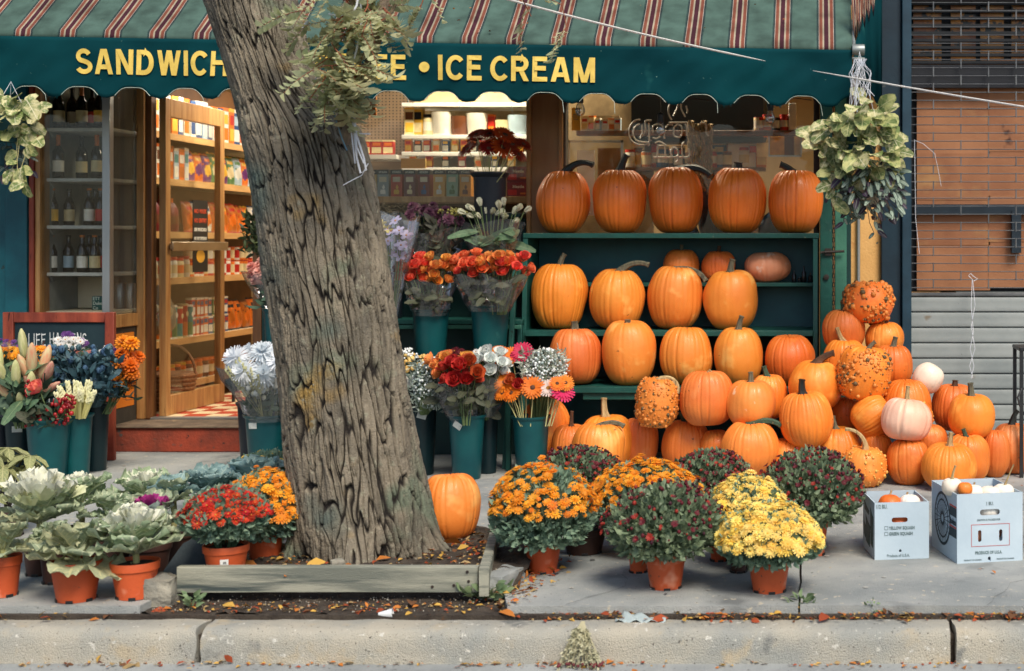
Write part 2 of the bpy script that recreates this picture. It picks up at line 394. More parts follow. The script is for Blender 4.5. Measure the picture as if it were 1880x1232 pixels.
crack([(-.9, -3.83), (-.72, -3.55), (-.78, -3.3), (-.55, -3.05)]); crack([(.62, -3.84), (.75, -3.5), (1.1, -3.35), (1.5, -3.3)], .002); crack([(-4.3, -3.2), (-3.8, -3.05), (-3.3, -3.15), (-2.6, -3.0)], .002); crack([(.1, -2.2), (.5, -1.9), (1.2, -1.85)], .002)
gm0 = MB(); rg = random.Random(12)
for i in range(150):
    x, y, q = rg.uniform(-5, 1.6), rg.uniform(-3.75, -.3), rg.uniform(.006, .014)
    if -2.45 < x < -1.1 and y < -2.5: continue
    gm0.lathe([(q, 0), (q * .7, .0012), (.0001, .0015)], 8, (x, y, .0042), rg.randrange(2), None, rg.uniform(.7, 1.2), 1)
o = gm0.build('gum_spots', [M('old_gum', lin(84, 86, 86)), M('pale_gum', lin(176, 176, 170))], bk, kind='stuff')
kb = empty('kerb', 'structure')
def kerb_stone(x0, x1):
    prof = [(-3.845, -.2), (-3.845, -.05), (-3.86, -.046), (-3.90, -.045), (-3.94, -.046), (-3.965, -.05), (-3.982, -.062), (-3.99, -.085), (-3.992, -.12), (-3.994, -.15), (-3.998, -.175)]
    n = max(6, int((x1 - x0) / .03)); k = len(prof); vs = []
    for i in range(n + 1):
        for y, z in prof: vs.append((x0 + (x1 - x0) * i / n, y, z))
    v = np.array(vs); nz = wnoise(v * [7, 7, 7], 3) - .5; n2 = wnoise(v * 38, 4) - .5; n3 = wnoise(v * [1.3, 1, 1], 6) - .5
    v[:, 1] += nz * .008 + n2 * .003 + n3 * .010; v[:, 2] += (nz * .006 + n2 * .004) * (v[:, 2] > -.19)
    v[:k, 0] += (wnoise(v[:k] * 20, 1) - .5) * .012; v[-k:, 0] += (wnoise(v[-k:] * 20, 2) - .5) * .02
    m = MB(); m.add(v.tolist(), [(i * k + j, i * k + j + 1, (i + 1) * k + j + 1, (i + 1) * k + j) for i in range(n) for j in range(k - 1)] + [tuple(range(k))[::-1], tuple(range(n * k, n * k + k))])
    m.build('kerb_stone', kerbm, kb, angle=60)
for x0, x1 in [(-13, -10.1), (-10.08, -7.45), (-7.43, -4.82), (-4.8, -2.178), (-2.16, .468), (.486, 3.1), (3.12, 5.8), (5.82, 9)]: kerb_stone(x0, x1)
m = MB(); m.box(-13, 9, -3.95, -3.80, -.25, -.075); m.build('joint_soil', soilm, kind='structure')
# tree pit soil, rising behind the front board
nx, ny = 90, 70; vs = []
for j in range(ny + 1):
    for i in range(nx + 1): vs.append((-2.435 + 1.31 * i / nx, -3.85 + 1.15 * j / ny, 0))
v = np.array(vs); hz = np.clip((v[:, 1] + 3.62) / .10, 0, 1); hx = np.clip((v[:, 0] + 2.32) / .1, 0, 1)
v[:, 2] = -.035 + hz * hx * .085 + (wnoise(v * 14, 3) - .5) * .03 + (wnoise(v * 60, 4) - .5) * .014
m = MB(); m.add(v.tolist(), [(j * (nx + 1) + i, j * (nx + 1) + i + 1, (j + 1) * (nx + 1) + i + 1, (j + 1) * (nx + 1) + i) for j in range(ny) for i in range(nx)])
m.build('tree_pit_soil', soilm, kind='structure')

# ------------------------------------------------------------------ the shop
shop = thing('shop_building', 'corner grocery shop with teal painted front, pine door frames and wide display windows', 'building', (-2.5, 0, 0))
B = lambda name, mat, *bx, par=None, bevel=0: [mm := MB(), [mm.box(*b) for b in bx], mm.build(name, mat, par or shop, bevel=bevel)][-1]
B('front_wall', tealp, (-9, -4.957, 0, .2, -.03, 2.6), par=shop)
B('upper_wall', darkgp, (-9, .2, .02, .25, 2.36, 5.2))
B('corner_pilaster', tealp, (-5.10, -4.96, -.045, -.002, 0, 2.35), bevel=.006)
B('window_bulkhead', darkgp, (-3.50, -1.84, .0, .12, 0, 1.47), (-1.59, .015, .0, .12, 0, 1.36))
B('window_ledge', darkgp, (-3.50, -1.84, -.16, .10, 1.472, 1.50), bevel=.004)
B('door_post', oakd, (-3.56, -3.505, .0, .42, 0, 2.36))
B('window_pilaster', oakm, (-1.828, -1.80, -.03, .1, 1.36, 2.36), (-1.625, -1.60, -.03, .1, 1.36, 2.36), bevel=.003)
B('pilaster_panel', M('pilaster_panel', lin(168, 128, 84), lin(140, 100, 62), scale=2, rough=.4, stretch=(2, 2, .4)), (-1.799, -1.626, -.01, .09, 0, 2.36))
B('step', M('painted_step', lin(150, 62, 40), lin(96, 48, 36), scale=6, rough=.8, bump=.5, bscale=60, spots=[(lin(60, 74, 72), 9, .62, .08), (lin(40, 34, 30), 24, .68, .04)]), (-4.56, -3.46, -.012, .34, 0, .148))
B('step_tread', M('step_tread', lin(112, 96, 78), lin(76, 64, 54), scale=9, rough=.9, bump=.6, bscale=70, spots=[(lin(176, 150, 110), 14, .66, .05)]), (-4.565, -3.455, -.03, .33, .1485, .160), bevel=.006)
B('threshold', alum, (-4.36, -3.55, .33, .40, .1605, .172))
# bottle window
wf = B('window_frame', redw, (-4.955, -4.925, -.03, .1, .62, 2.36), bevel=.003); B('window_frame', oakm, (-4.924, -4.893, -.015, .1, .62, 2.36), bevel=.003)
B('window_frame', alum, (-4.505, -4.455, -.012, .04, .62, 2.36), bevel=.004)
B('window_frame', oakm, (-4.893, -4.506, -.01, .06, .80, .86), bevel=.003)
B('stall_board', oakd, (-4.955, -4.46, 0, .08, 0, .80))
B('glass_pane', glassm, (-4.892, -4.506, .012, .018, .861, 2.36))
B('glass_pane', glassd, (-4.470, -4.464, .042, .335, .86, 2.36))
B('side_rail', oakm, (-4.475, -4.44, .041, .336, .775, .858), bevel=.003)
B('side_panel', M('kick_panel', lin(70, 66, 58), lin(48, 46, 42), scale=6, rough=.7), (-4.475, -4.455, .041, .336, 0.0, .774))
B('door_jamb', oakm, (-4.455, -4.405, .337, .42, .161, 2.36), bevel=.004)
B('door_jamb', oakd, (-4.404, -4.365, .36, .43, .161, 2.36), bevel=.003)
post = B('poster', M('orange_poster', lin(232, 138, 44), lin(220, 122, 36), scale=4, rough=.6), (-4.4545, -4.452, .07, .30, .26, .735))
letter('Coffee\n& Treats', .052, M('poster_ink', lin(90, 48, 24)), post, (-4.451 + 2.5, .185, .62), (0, 0, rad(90)), bold=.001, align='CENTER', xs=.8)
# the open door, swung ninety degrees into the shop
door = empty('door'); door.parent = shop; door.location = (-4.335 + 2.5, .40, .172)
D = lambda name, mat, *bx, bevel=.003: [mm := MB(), [mm.box(*b) for b in bx], mm.build(name, mat, door, world=False, bevel=bevel)][-1]
D('stile', oakm, (0, .045, 0, .07, 0, 2.1)); D('stile', oakm, (0, .045, .86, .93, 0, 2.1))
D('rail', oakm, (0, .045, .0705, .8595, 0, .13)); D('rail', oakm, (0, .045, .0705, .8595, 1.98, 2.1))
D('glass_pane', glassm, (.02, .026, .0705, .8595, .131, 1.979), bevel=0)
hb = MB(); hb.box(.075, .085, .02, .90, 1.09, 1.15); hb.box(.0451, .0749, .05, .07, 1.10, 1.14); hb.box(.0451, .0749, .84, .86, 1.10, 1.14); hb.build('handle', chromem, door, world=False, bevel=.004)
nb = D('notice', blackm, (.0275, .030, .44, .68, .94, 1.44), bevel=0)
for body, y, sz, c in (('NO MASK', 1.35, .04, lin(214, 84, 48)), ('NO ENTRY', 1.285, .04, lin(214, 84, 48)), ('SIN MASCARA', 1.225, .032, lin(232, 228, 214)), ('NO HAY ENTRADA', 1.165, .028, lin(232, 228, 214))):
    letter(body, sz, M('notice_ink_%d' % (c[1] * 100), c), door, (.0312, .56, y), (0, 0, rad(90)), bold=.0015, align='CENTER', width=.2).name = 'lettering'
fm = MB(); fm.lathe([(.045, 0), (.045, .002)], 16, sx=1, sy=1.5); fm.xf(Matrix.Translation((.0305, .56, 1.05)) @ Matrix.Rotation(rad(90), 4, 'Y')); fm.build('notice_face', M('yellow_oval', lin(236, 178, 60)), door, world=False)
ck = MB(); ck.tube([(.06, .885, .30), (.10, .90, .24), (.12, .90, .06), (.13, .88, 0)], [.012, .012, .010, .012], 6); ck.build('door_stop', blackm, door, world=False)
# interior shell
inn = empty('shop_interior', 'structure', (-2.5, 2, 0))
def IB(name, mat, *bx):
    mm = MB(); [mm.box(*b) for b in bx]; o = mm.build(name, mat, inn); return o
IB('wall', M('interior_wall', lin(196, 172, 128), lin(176, 150, 108), scale=2), (-5.4, .9, 4.6, 4.7, 0, 2.85), (-5.4, -5.3, .2, 4.6, 0, 2.85), (.8, .9, .25, 4.6, 0, 2.85))
IB('ceiling', M('interior_ceiling', lin(210, 196, 166)), (-5.4, .9, .26, 4.7, 2.86, 2.95))
IB('floor', M('interior_floor', lin(150, 110, 80)), (-3.5, .8, .2, 4.6, .05, .15), (-5.3, -4.5, .51, 4.6, .05, .15))
tr, tw = M('red_tile', lin(186, 66, 44), lin(160, 52, 36), rough=.35, rnd=.1), M('cream_tile', lin(228, 210, 172), lin(210, 190, 150), rough=.35, rnd=.08)
mt = [MB().box(-.0735, .0735, -.0735, .0735, 0, .02).mesh('floor_tile', x) for x in (tr, tw)]
for i in range(7):
    for j in range(14):
        put('floor_tile', mt[(i + j) % 2], inn, (-4.42 + .15 * i + 2.5, .48 + .15 * j - 2, .15))
IB('floor', M('grout', lin(120, 104, 84)), (-4.499, -3.501, .405, 4.6, .05, .152))
# shop ceiling lamps: a lit interior
for k, (x, y, e) in enumerate([(-4.0, 1.3, 17), (-4.0, 3.0, 16), (-2.3, .75, 15), (-2.2, 2.6, 12), (-.75, .72, 15)]):
    lt = thing('ceiling_lamp', 'warm lit strip lamp on the shop ceiling ' + ['just inside the open door', 'at the back of the grocery shelving', 'above the white shelves in the middle window', 'behind the middle window, farther back', 'above the display case in the right window'][k], 'lamp', (x, y, 2.80), group='strip lamps on the shop ceiling')
    MB().box(-.45, .45, -.07, .07, .02, .055).build('housing', white, lt, world=False)
    ld = bpy.data.lights.new('strip_light', 'AREA'); ld.shape = 'RECTANGLE'; ld.size = .9; ld.size_y = .12; ld.energy = e; ld.color = (1, .90, .74) if k < 2 else (1, .85, .62)
    lo = bpy.data.objects.new('strip_light', ld); C.objects.link(lo); lo.parent = lt; lo.location = (0, 0, -.02)

# fixtures right of the window
B('window_frame', M('dark_frame', lin(44, 34, 30)), (-.022, .016, -.02, .12, 1.36, 2.36), bevel=.003)
B('window_frame', M('thin_frame', lin(90, 84, 74)), (-1.5985, -1.585, .0, .10, 1.361, 2.36))
B('glass_pane', glassm, (-3.50, -1.829, .06, .066, 1.50, 2.36)); B('glass_pane', glassm, (-1.584, -.0225, .06, .066, 1.362, 2.36))
hp = B('hinged_panel', greenp, (.018, .098, -.085, 0, 0, 2.36), bevel=.004); B('hinged_panel', greenl, (.112, .185, -.07, 0, 0, 2.36), bevel=.004)
bolt = MB(); bolt.tube([(.035, -.10, 1.255), (.17, -.10, 1.262)], .008, 8); bolt.box(.05, .09, -.0995, -.0855, 1.235, 1.28); bolt.tube([(.05, -.10, 1.255), (.03, -.12, 1.255), (.02, -.12, 1.25)], .008, 6); bolt.build('bolt', M('rusty_iron', lin(58, 46, 40), lin(40, 34, 32), rough=.6), shop)
lk = MB(); lk.lathe([(.018, 0), (.018, .012), (.008, .014)], 12, (0, 0, 0)); lk.xf(Matrix.Translation((.058, -.085, 1.10)) @ Matrix.Rotation(rad(90), 4, 'X')); lk.build('lock', M('rusty_iron', (0, 0, 0)), shop)
chain = MB()
for i in range(60):
    z = 2.2 - i * .028; a = 0 if i % 2 else math.pi / 2; n = 8
    pts = [(.104 + .006 * math.cos(2 * math.pi * k / n) * math.cos(a), -.088 + .006 * math.cos(2 * math.pi * k / n) * math.sin(a), z + .017 * math.sin(2 * math.pi * k / n)) for k in range(n + 1)]
    chain.tube(pts, .0026, 4, cap=False)
chain.build('chain', M('rusty_iron', (0, 0, 0)), shop)
B('side_wall', yelw, (.188, .402, .03, .3, -.03, 5.2))
pp = MB(); pp.tube([(.262, .005, 0.02), (.262, .005, 5.1)], .011, 10); pp.build('conduit', alum, shop)
B('peeling_edge', darkgp, (.1855, .215, .0, .029, 0, 2.3))

# ------------------------------------------------------------------ neighbouring shuttered shopfront
nb_ = thing('shuttered_shopfront', 'neighbouring shopfront closed by a steel roller shutter with an open wire grille above', 'building', (1.5, 0, 0))
def NB(name, mat, *bx, bevel=0):
    mm = MB(); [mm.box(*b) for b in bx]; return mm.build(name, mat, nb_, bevel=bevel)
NB('steel_column', navy, (.404, .530, -.02, .3, -.03, 5.2), bevel=.006); NB('steel_column', M('navy_light', lin(34, 62, 78), lin(24, 48, 62), rough=.4), (.532, .592, -.06, .3, -.03, 5.2), bevel=.006)
NB('steel_column', navy, (3.2, 3.4, -.04, .3, -.03, 5.2)); NB('wall', tealp, (3.4, 9, 0, .3, -.03, 5.2)); NB('upper_wall', navy, (.593, 3.2, .16, .3, 3.0, 5.2))
pitch, z0 = .0973, .005
sm = None
for i in range(10):
    zb = z0 + i * pitch; poly = [(.022, zb), (.004, zb + .003), (.002, zb + .010), (.004, zb + .03), (.005, zb + .06), (.003, zb + .080), (.006, zb + .088), (.020, zb + .092), (.024, zb + .0965), (.05, zb + .0965), (.05, zb)]
    if sm is None:
        mm = MB().prism([(y, z - zb) for y, z in poly], 0, 2.6, 'x'); sm = mm.mesh('shutter_slat', slatm)
    put('shutter_slat', sm, nb_, (.593 - 1.5, 0, zb))
NB('bottom_rail', steel, (.593, 3.19, .0, .03, .979, 1.0), bevel=.003)
rodm = MB().tube([(0, 0, 0), (2.6, 0, 0)], .0033, 6).mesh('grille_rod', M('dark_rod', lin(72, 76, 80), lin(48, 52, 58), scale=5, rough=.5, metal=.4)); lkm = MB().box(-.0035, .0035, -.006, .006, -.031, .031).mesh('grille_link', steel)
zt = []
z = 1.03
while z < 3.3:
    put('grille_rod', rodm, nb_, (.593 - 1.5, .02, z), (0, R.uniform(-.002, .002), 0)); zt.append(z); z += .0515
for c in range(6):
    for k in range(len(zt) - 1):
        if (k + c) % 2 == 0: put('grille_link', lkm, nb_, (.735 + c * .174 - 1.5, .013, (zt[k] + zt[k + 1]) / 2))
# brown paper sheets pasted behind the grille, dark glazing above
for i in range(5):
    for j in range(3):
        if (i, j) == (2, 2): pass
        NBx = .64 + j * .46; zz = 1.01 + i * .29 + j * .02
        mm = MB(); mm.box(NBx, NBx + .47, .150 - .003 * ((i + j) % 3), .153 - .003 * ((i + j) % 3), zz, zz + .297); mm.build('paper_sheet', paper, nb_)
NB('window_mullion', M('dark_mullion', lin(30, 46, 58)), (.62, 3.1, .09, .14, 1.50, 1.56), (1.24, 1.30, .08, .139, 1.25, 1.52))
NB('backing', M('dark_backing', (.01, .012, .016)), (.593, 3.2, .20, .25, 1.0, 3.0))
tp = M('amber_pane', lin(214, 150, 80), lin(150, 84, 56), scale=5, rough=.3, lo=.4, hi=.6, spots=[(lin(40, 44, 48), 8, .56, .03)])
for x0, x1 in ((.62, .80), (.86, 1.02), (1.05, 1.2), (1.25, 1.5)): NB('pane', tp, (x0, x1, .17, .19, 2.46, 2.86))
for i in range(9): NB('blind_slat', M('blind_dark', lin(24, 30, 36)), (.6, 3.1, .12, .145, 2.46 + i * .047, 2.478 + i * .047))
NB('transom', M('transom', lin(22, 26, 34)), (.6, 3.1, .06, .10, 2.30, 2.445))
NB('transom', M('transom', lin(22, 26, 34)), (.6, 3.1, .06, .10, 2.87, 3.0))


def arc(cx, cy, rx, ry, a0, a1, n=14): return [(cx + rx * math.cos(rad(a0 + (a1 - a0) * i / n)), cy + ry * math.sin(rad(a0 + (a1 - a0) * i / n))) for i in range(n + 1)]
GLY = {   # width, strokes; ('d', x0, y0, x1, y1) is a diagonal with level ends; unit capital height, strokes .2 thick
    'I': (.20, [[(.10, 0), (.10, 1)]]), 'H': (.76, [[(.1, 0), (.1, 1)], [(.66, 0), (.66, 1)], [(.1, .54), (.66, .54)]]),
    'E': (.64, [[(.1, 0), (.1, 1)], [(.1, .91), (.62, .91)], [(.1, .53), (.57, .53)], [(.1, .09), (.64, .09)]]), 'F': (.6, [[(.1, 0), (.1, 1)], [(.1, .91), (.6, .91)], [(.1, .5), (.54, .5)]]),
    'A': (.82, [('d', .11, 0, .37, 1), ('d', .71, 0, .45, 1), [(.24, .29), (.58, .29)]]), 'N': (.76, [[(.1, 0), (.1, 1)], [(.66, 0), (.66, 1)], ('d', .12, 1, .64, 0)]),
    'M': (.92, [[(.1, 0), (.1, 1)], [(.82, 0), (.82, 1)], ('d', .14, 1, .44, 0), ('d', .78, 1, .48, 0)]), 'W': (1.06, [('d', .10, 1, .29, 0), ('d', .52, 1, .31, 0), ('d', .54, 1, .75, 0), ('d', .96, 1, .77, 0)]),
    'C': (.76, [arc(.42, .5, .32, .41, 40, 320, 20)]), 'O': (.82, [arc(.41, .5, .31, .41, 0, 360, 28)]), 'D': (.76, [[(.1, 0), (.1, 1)], [(.1, .91), (.32, .91)] + arc(.32, .5, .34, .41, 90, -90, 14) + [(.1, .09)]]),
    'R': (.76, [[(.1, 0), (.1, 1)], [(.1, .91), (.42, .91)] + arc(.42, .69, .22, .22, 90, -90, 10) + [(.1, .47)], ('d', .40, .47, .65, 0)]), 'P': (.7, [[(.1, 0), (.1, 1)], [(.1, .91), (.4, .91)] + arc(.4, .68, .22, .23, 90, -90, 10) + [(.1, .45)]]), 'L': (.58, [[(.1, 0), (.1, 1)], [(.1, .09), (.58, .09)]]),
    'S': (.70, [arc(.35, .71, .25, .20, 20, 250, 14)[:-1] + [(.35, .51)] + arc(.35, .29, .27, .20, 80, -160, 16)[1:]])}
def stroke_word(body, cap, width, th=.2, depth=.001, gap=.14, jitter=0):
    """flat bold capitals drawn as ribbons, standing in XZ and facing -Y"""
    rj = random.Random(body); m = MB(); tot = sum(GLY[c][0] for c in body) + gap * (len(body) - 1); sx = width / tot; x = 0; layer = 0
    for c in body:
        w, st = GLY[c]
        for s in st:
            layer += 1; y = -depth - .00025 * (layer % 5); hw = th / 2
            if s[0] == 'd':
                _, x0, y0, x1, y1 = s; h = hw * math.hypot(x1 - x0, y1 - y0) / abs(y1 - y0) * .98; q = [(x0 - h, y0), (x0 + h, y0), (x1 + h, y1), (x1 - h, y1)]; q = [(a + rj.uniform(-jitter, jitter), b + rj.uniform(-jitter, jitter)) for a, b in q] if jitter else q
                if (y1 > y0): q = q
                else: q = q[::-1]
                m.add([((x + a) * sx, y, b * cap) for a, b in q], [(0, 1, 2, 3)]); continue
            pts = [(a + rj.uniform(-jitter, jitter), b + rj.uniform(-jitter, jitter)) for a, b in s]; n = len(pts); L, Rr = [], []; closed = c == 'O'
            for i in range(n):
                a, b = pts[max(0, i - 1)], pts[min(n - 1, i + 1)]
                if closed and i in (0, n - 1): a, b = pts[n - 2], pts[1]
                dx, dy = b[0] - a[0], b[1] - a[1]; l = math.hypot(dx, dy) or 1; nx_, ny_ = -dy / l, dx / l
                if 0 < i < n - 1:
                    ax, ay = pts[i][0] - pts[i - 1][0], pts[i][1] - pts[i - 1][1]; la = math.hypot(ax, ay) or 1; cosv = max(.5, (-ay / la) * nx_ + (ax / la) * ny_)
                else: cosv = 1
                hy = hw * .92
                L.append((pts[i][0] + nx_ * hw / cosv, pts[i][1] + ny_ * hy / cosv)); Rr.append((pts[i][0] - nx_ * hw / cosv, pts[i][1] - ny_ * hy / cosv))
            m.add([((x + a) * sx, y, b * cap) for a, b in L + Rr], [(i, n + i, n + i + 1, i + 1) for i in range(n - 1)])
        x += w + gap
    return m
# ------------------------------------------------------------------ awning
aw = thing('awning', 'green awning with maroon, cream and rust stripes and yellow lettering on its scalloped valance', 'awning', (-2.5, -.9, 2.4))
AY = -.9; DA = AY - CAMY
ztop = lambda x: 2.403 - .0166 * (x - .19)
def ripple(x, z): return .009 * np.sin(x * 5.1 + 1.3) + .005 * np.sin(x * 13.7 + z * 9) + .004 * np.sin(z * 19 + x * 4) + .003 * np.sin(x * 31 + 6 * np.sin(z * 7))
sm_ = bpy.data.materials.new('awning_stripes'); sm_.use_nodes = True; MATS['awning_stripes'] = sm_
t = sm_.node_tree; N = t.nodes; L = t.links; bs = N['Principled BSDF']; bs.inputs['Roughness'].default_value = .85; bs.inputs['Specular IOR Level'].default_value = .2
tc = N.new('ShaderNodeUVMap'); tc.uv_map = 'uv'; sx = N.new('ShaderNodeSeparateXYZ'); L.new(tc.outputs[0], sx.inputs[0])
fr = N.new('ShaderNodeMath'); fr.operation = 'FRACT'; L.new(sx.outputs[0], fr.inputs[0])
cr = N.new('ShaderNodeValToRGB'); cr.color_ramp.interpolation = 'CONSTANT'; L.new(fr.outputs[0], cr.inputs[0])
G0, NV, WH, RU, CRM, MA = lin(72, 96, 88), lin(20, 32, 42), lin(166, 158, 146), lin(118, 68, 54), lin(156, 146, 126), lin(66, 32, 42)
hw = [(0, G0), (.285, NV), (.292, G0), (.300, NV), (.309, G0), (.316, NV), (.330, WH), (.343, RU), (.400, lin(128, 82, 64)), (.415, CRM), (.452, MA), (.548, CRM), (.585, lin(128, 82, 64)), (.600, RU), (.657, WH), (.670, NV), (.684, G0), (.691, NV), (.700, G0), (.708, NV), (.715, G0)]
el = cr.color_ramp.elements; el[0].position = 0; el[0].color = (*G0, 1); el.remove(el[1])
for p, c in hw[1:]:
    e = el.new(p); e.color = (*c, 1)
nz = N.new('ShaderNodeTexNoise'); nz.inputs['Scale'].default_value = 9; nz.inputs['Detail'].default_value = 6
to = N.new('ShaderNodeTexCoord'); L.new(to.outputs['Object'], nz.inputs['Vector'])
mr = N.new('ShaderNodeMapRange'); mr.inputs[1].default_value = .3; mr.inputs[2].default_value = .7; mr.inputs[3].default_value = .58; mr.inputs[4].default_value = 1.15; L.new(nz.outputs[0], mr.inputs[0])
mv = N.new('ShaderNodeMix'); mv.data_type = 'RGBA'; mv.blend_type = 'MULTIPLY'; mv.inputs[0].default_value = 1; L.new(cr.outputs[0], mv.inputs[6]); L.new(mr.outputs[0], mv.inputs[7]); L.new(mv.outputs[2], bs.inputs['Base Color'])
wv = N.new('ShaderNodeTexNoise'); wv.inputs['Scale'].default_value = 420; L.new(to.outputs['Object'], wv.inputs['Vector']); bp = N.new('ShaderNodeBump'); bp.inputs['Strength'].default_value = .25; bp.inputs['Distance'].default_value = .003; L.new(wv.outputs[0], bp.inputs['Height']); L.new(bp.outputs[0], bs.inputs['Normal'])
PER = 82 * DA / F; XA = X(41, DA)
AX0, AX1 = -7.0, .2
nx, ny = 240, 20; vs = []; uv = []
for j in range(ny + 1):
    tt = j / ny
    for i in range(nx + 1):
        x = AX0 + (AX1 - AX0) * i / nx; z = ztop(x)
        if tt < .1: yy, dz = AY + .012 * tt * 10, .045 * tt * 10
        else: q = (tt - .1) / .9; yy, dz = AY + .012 + q * .89, .045 + q * .86 - .05 * math.sin(q * math.pi)
        dz += .006 * math.sin(x * 4.1 + q * 3 if tt >= .1 else x * 4.1) * min(1, tt * 4)
        vs.append((x, yy, z + dz)); uv.append(((x - XA) / PER + .5, tt))
m = MB(); m.add(vs, [(j * (nx + 1) + i, j * (nx + 1) + i + 1, (j + 1) * (nx + 1) + i + 1, (j + 1) * (nx + 1) + i) for j in range(ny) for i in range(nx)], 0, uv)
o = m.build('canopy', sm_, aw, angle=180); sdm = o.modifiers.new('thick', 'SOLIDIFY'); sdm.thickness = .004
valm = M('valance_canvas', (.0012, .042, .050), (.0008, .029, .037), scale=1.6, rough=.85, spec=.08, bump=.2, bscale=300, bdist=.003, spots=[(lin(40, 96, 94), 3, .66, .14), (lin(100, 136, 124), 50, .74, .02)])
SP = 94.5 * DA / F; SX0 = X(57, DA)
def zbot(x):
    ph = ((x - SX0) / SP + .5) % 1 - .5
    arch = max(0, math.cos(ph * math.pi / .66)) if abs(ph) < .33 else 0
    return ztop(x) - .322 + .004 * (x + 2) + .058 * arch ** .9 - .008 * math.cos(ph * 4 * math.pi)
nx, ny = 760, 14; vs = []
for j in range(ny + 1):
    for i in range(nx + 1):
        x = AX0 + (AX1 - AX0) * i / nx; a = ztop(x) + .004; b = zbot(x) + (.004 * ((i * 7919) % 13 / 13 - .5)); z = a + (b - a) * j / ny
        vs.append((x, AY - .004 + float(ripple(x, z)) * min(1, j / 4) - .012 * (j / ny), z))
m = MB(); m.add(vs, [(j * (nx + 1) + i, (j + 1) * (nx + 1) + i, (j + 1) * (nx + 1) + i + 1, j * (nx + 1) + i + 1) for j in range(ny) for i in range(nx)])
o = m.build('valance', valm, aw, angle=180); o.modifiers.new('thick', 'SOLIDIFY').thickness = .003
vfront = lambda x, z: AY - .004 + ripple(x, z) - .012 * np.clip((ztop(0) - z) / .32, 0, 1) - .009
ylw = M('valance_lettering', lin(226, 196, 96), lin(206, 176, 82), scale=20, rough=.7, spots=[(lin(160, 150, 90), 40, .72, .03)])
def valword(body, px0, px1, py_base, capx=46):
    bx, bz = X(px0, DA), Z(py_base, DA); x = 0; words = body.split(' '); tot = sum(sum(GLY[c][0] for c in w_) + .14 * (len(w_) - 1) for w_ in words) + .36 * (len(words) - 1); sc_ = (px1 - px0) * DA / F / tot
    for w_ in words:
        ww = (sum(GLY[c][0] for c in w_) + .14 * (len(w_) - 1)) * sc_; m = stroke_word(w_, capx * DA / F, ww); out = []
        for a, b, c in m.v:
            wx = bx + x + a; wz = bz + c - .0166 * (wx - bx); out.append((wx, float(vfront(wx, wz)) + b, wz))
        m.v = out; m.build('lettering', ylw, aw, smooth=False); x += ww + .36 * sc_
valword('SANDWICHES', 143, 486, 136); valword('COFFEE', 538, 746, 143.5); valword('ICE CREAM', 806, 1093, 147.5)
for px, py in ((512, 116), (780, 123.5)):
    dm = MB(); n = 20; x, z = X(px, DA), Z(py, DA); r = 9.5 * DA / F; yv = float(vfront(x, z))
    dm.prism([(x + r * math.cos(2 * math.pi * k / n), z + r * math.sin(2 * math.pi * k / n)) for k in range(n)], yv - .001, yv + .001, 'y'); dm.build('lettering', ylw, aw)
pip = MB(); thr = M('trim_thread', lin(196, 206, 190), lin(150, 166, 156), scale=20)
x = AX0
k0 = math.ceil((AX0 - SX0) / SP)
for k in range(k0, k0 + 26):
    cx = SX0 + k * SP
    if cx > .16: break
    pts = []
    for q in range(-9, 10):
        xx = cx + q / 9 * SP * .34
        if xx > .19: continue
        zz = zbot(xx) + .001; pts.append((xx, float(vfront(xx, zz)) + .002, zz))
    if len(pts) > 3:
        if R.random() < .7: pts.append((pts[-1][0] + R.uniform(0, .012), pts[-1][1] + .004, pts[-1][2] - R.uniform(.02, .07)))
        pip.tube(pts, .0016, 4)
pip.build('trim_thread', thr, aw)
fr_ = MB()
for i in range(520):
    x = R.uniform(AX0, .19); z = zbot(x); ph = abs(((x - SX0) / SP + .5) % 1 - .5)
    if ph < .25: continue
    y = float(vfront(x, z)) + .003; l = R.uniform(.006, .02); fr_.box(x - .0007, x + .0007, y, y + .001, z - l, z + .002)
fr_.build('fringe', valm, aw, kind='stuff')
fm = MB(); fm.tube([(.21, AY + .01, 2.40), (.21, AY + .35, 2.62), (.40, -.02, 3.0)], .012, 8); fm.tube([(AX0, AY + .02, ztop(AX0) - .01), (.21, AY + .02, ztop(.2) - .01)], .014, 8); fm.tube([(.205, AY + .02, 2.42), (.24, -.6, 2.9)], .008, 6); fm.build('frame', M('awning_pole', lin(150, 156, 152), lin(120, 128, 128), rough=.4, metal=.5), aw)
cl = MB(); cl.lathe([(.03, -.035), (.032, -.03), (.032, .03), (.03, .035)], 14); cl.xf(Matrix.Translation((.235, AY, 2.408)) @ Matrix.Rotation(rad(90), 4, 'Y')); cl.tube([(.20, AY, 2.36), (.27, AY - .01, 2.355)], .008, 6); cl.build('end_bracket', M('awning_pole', (0, 0, 0)), aw)
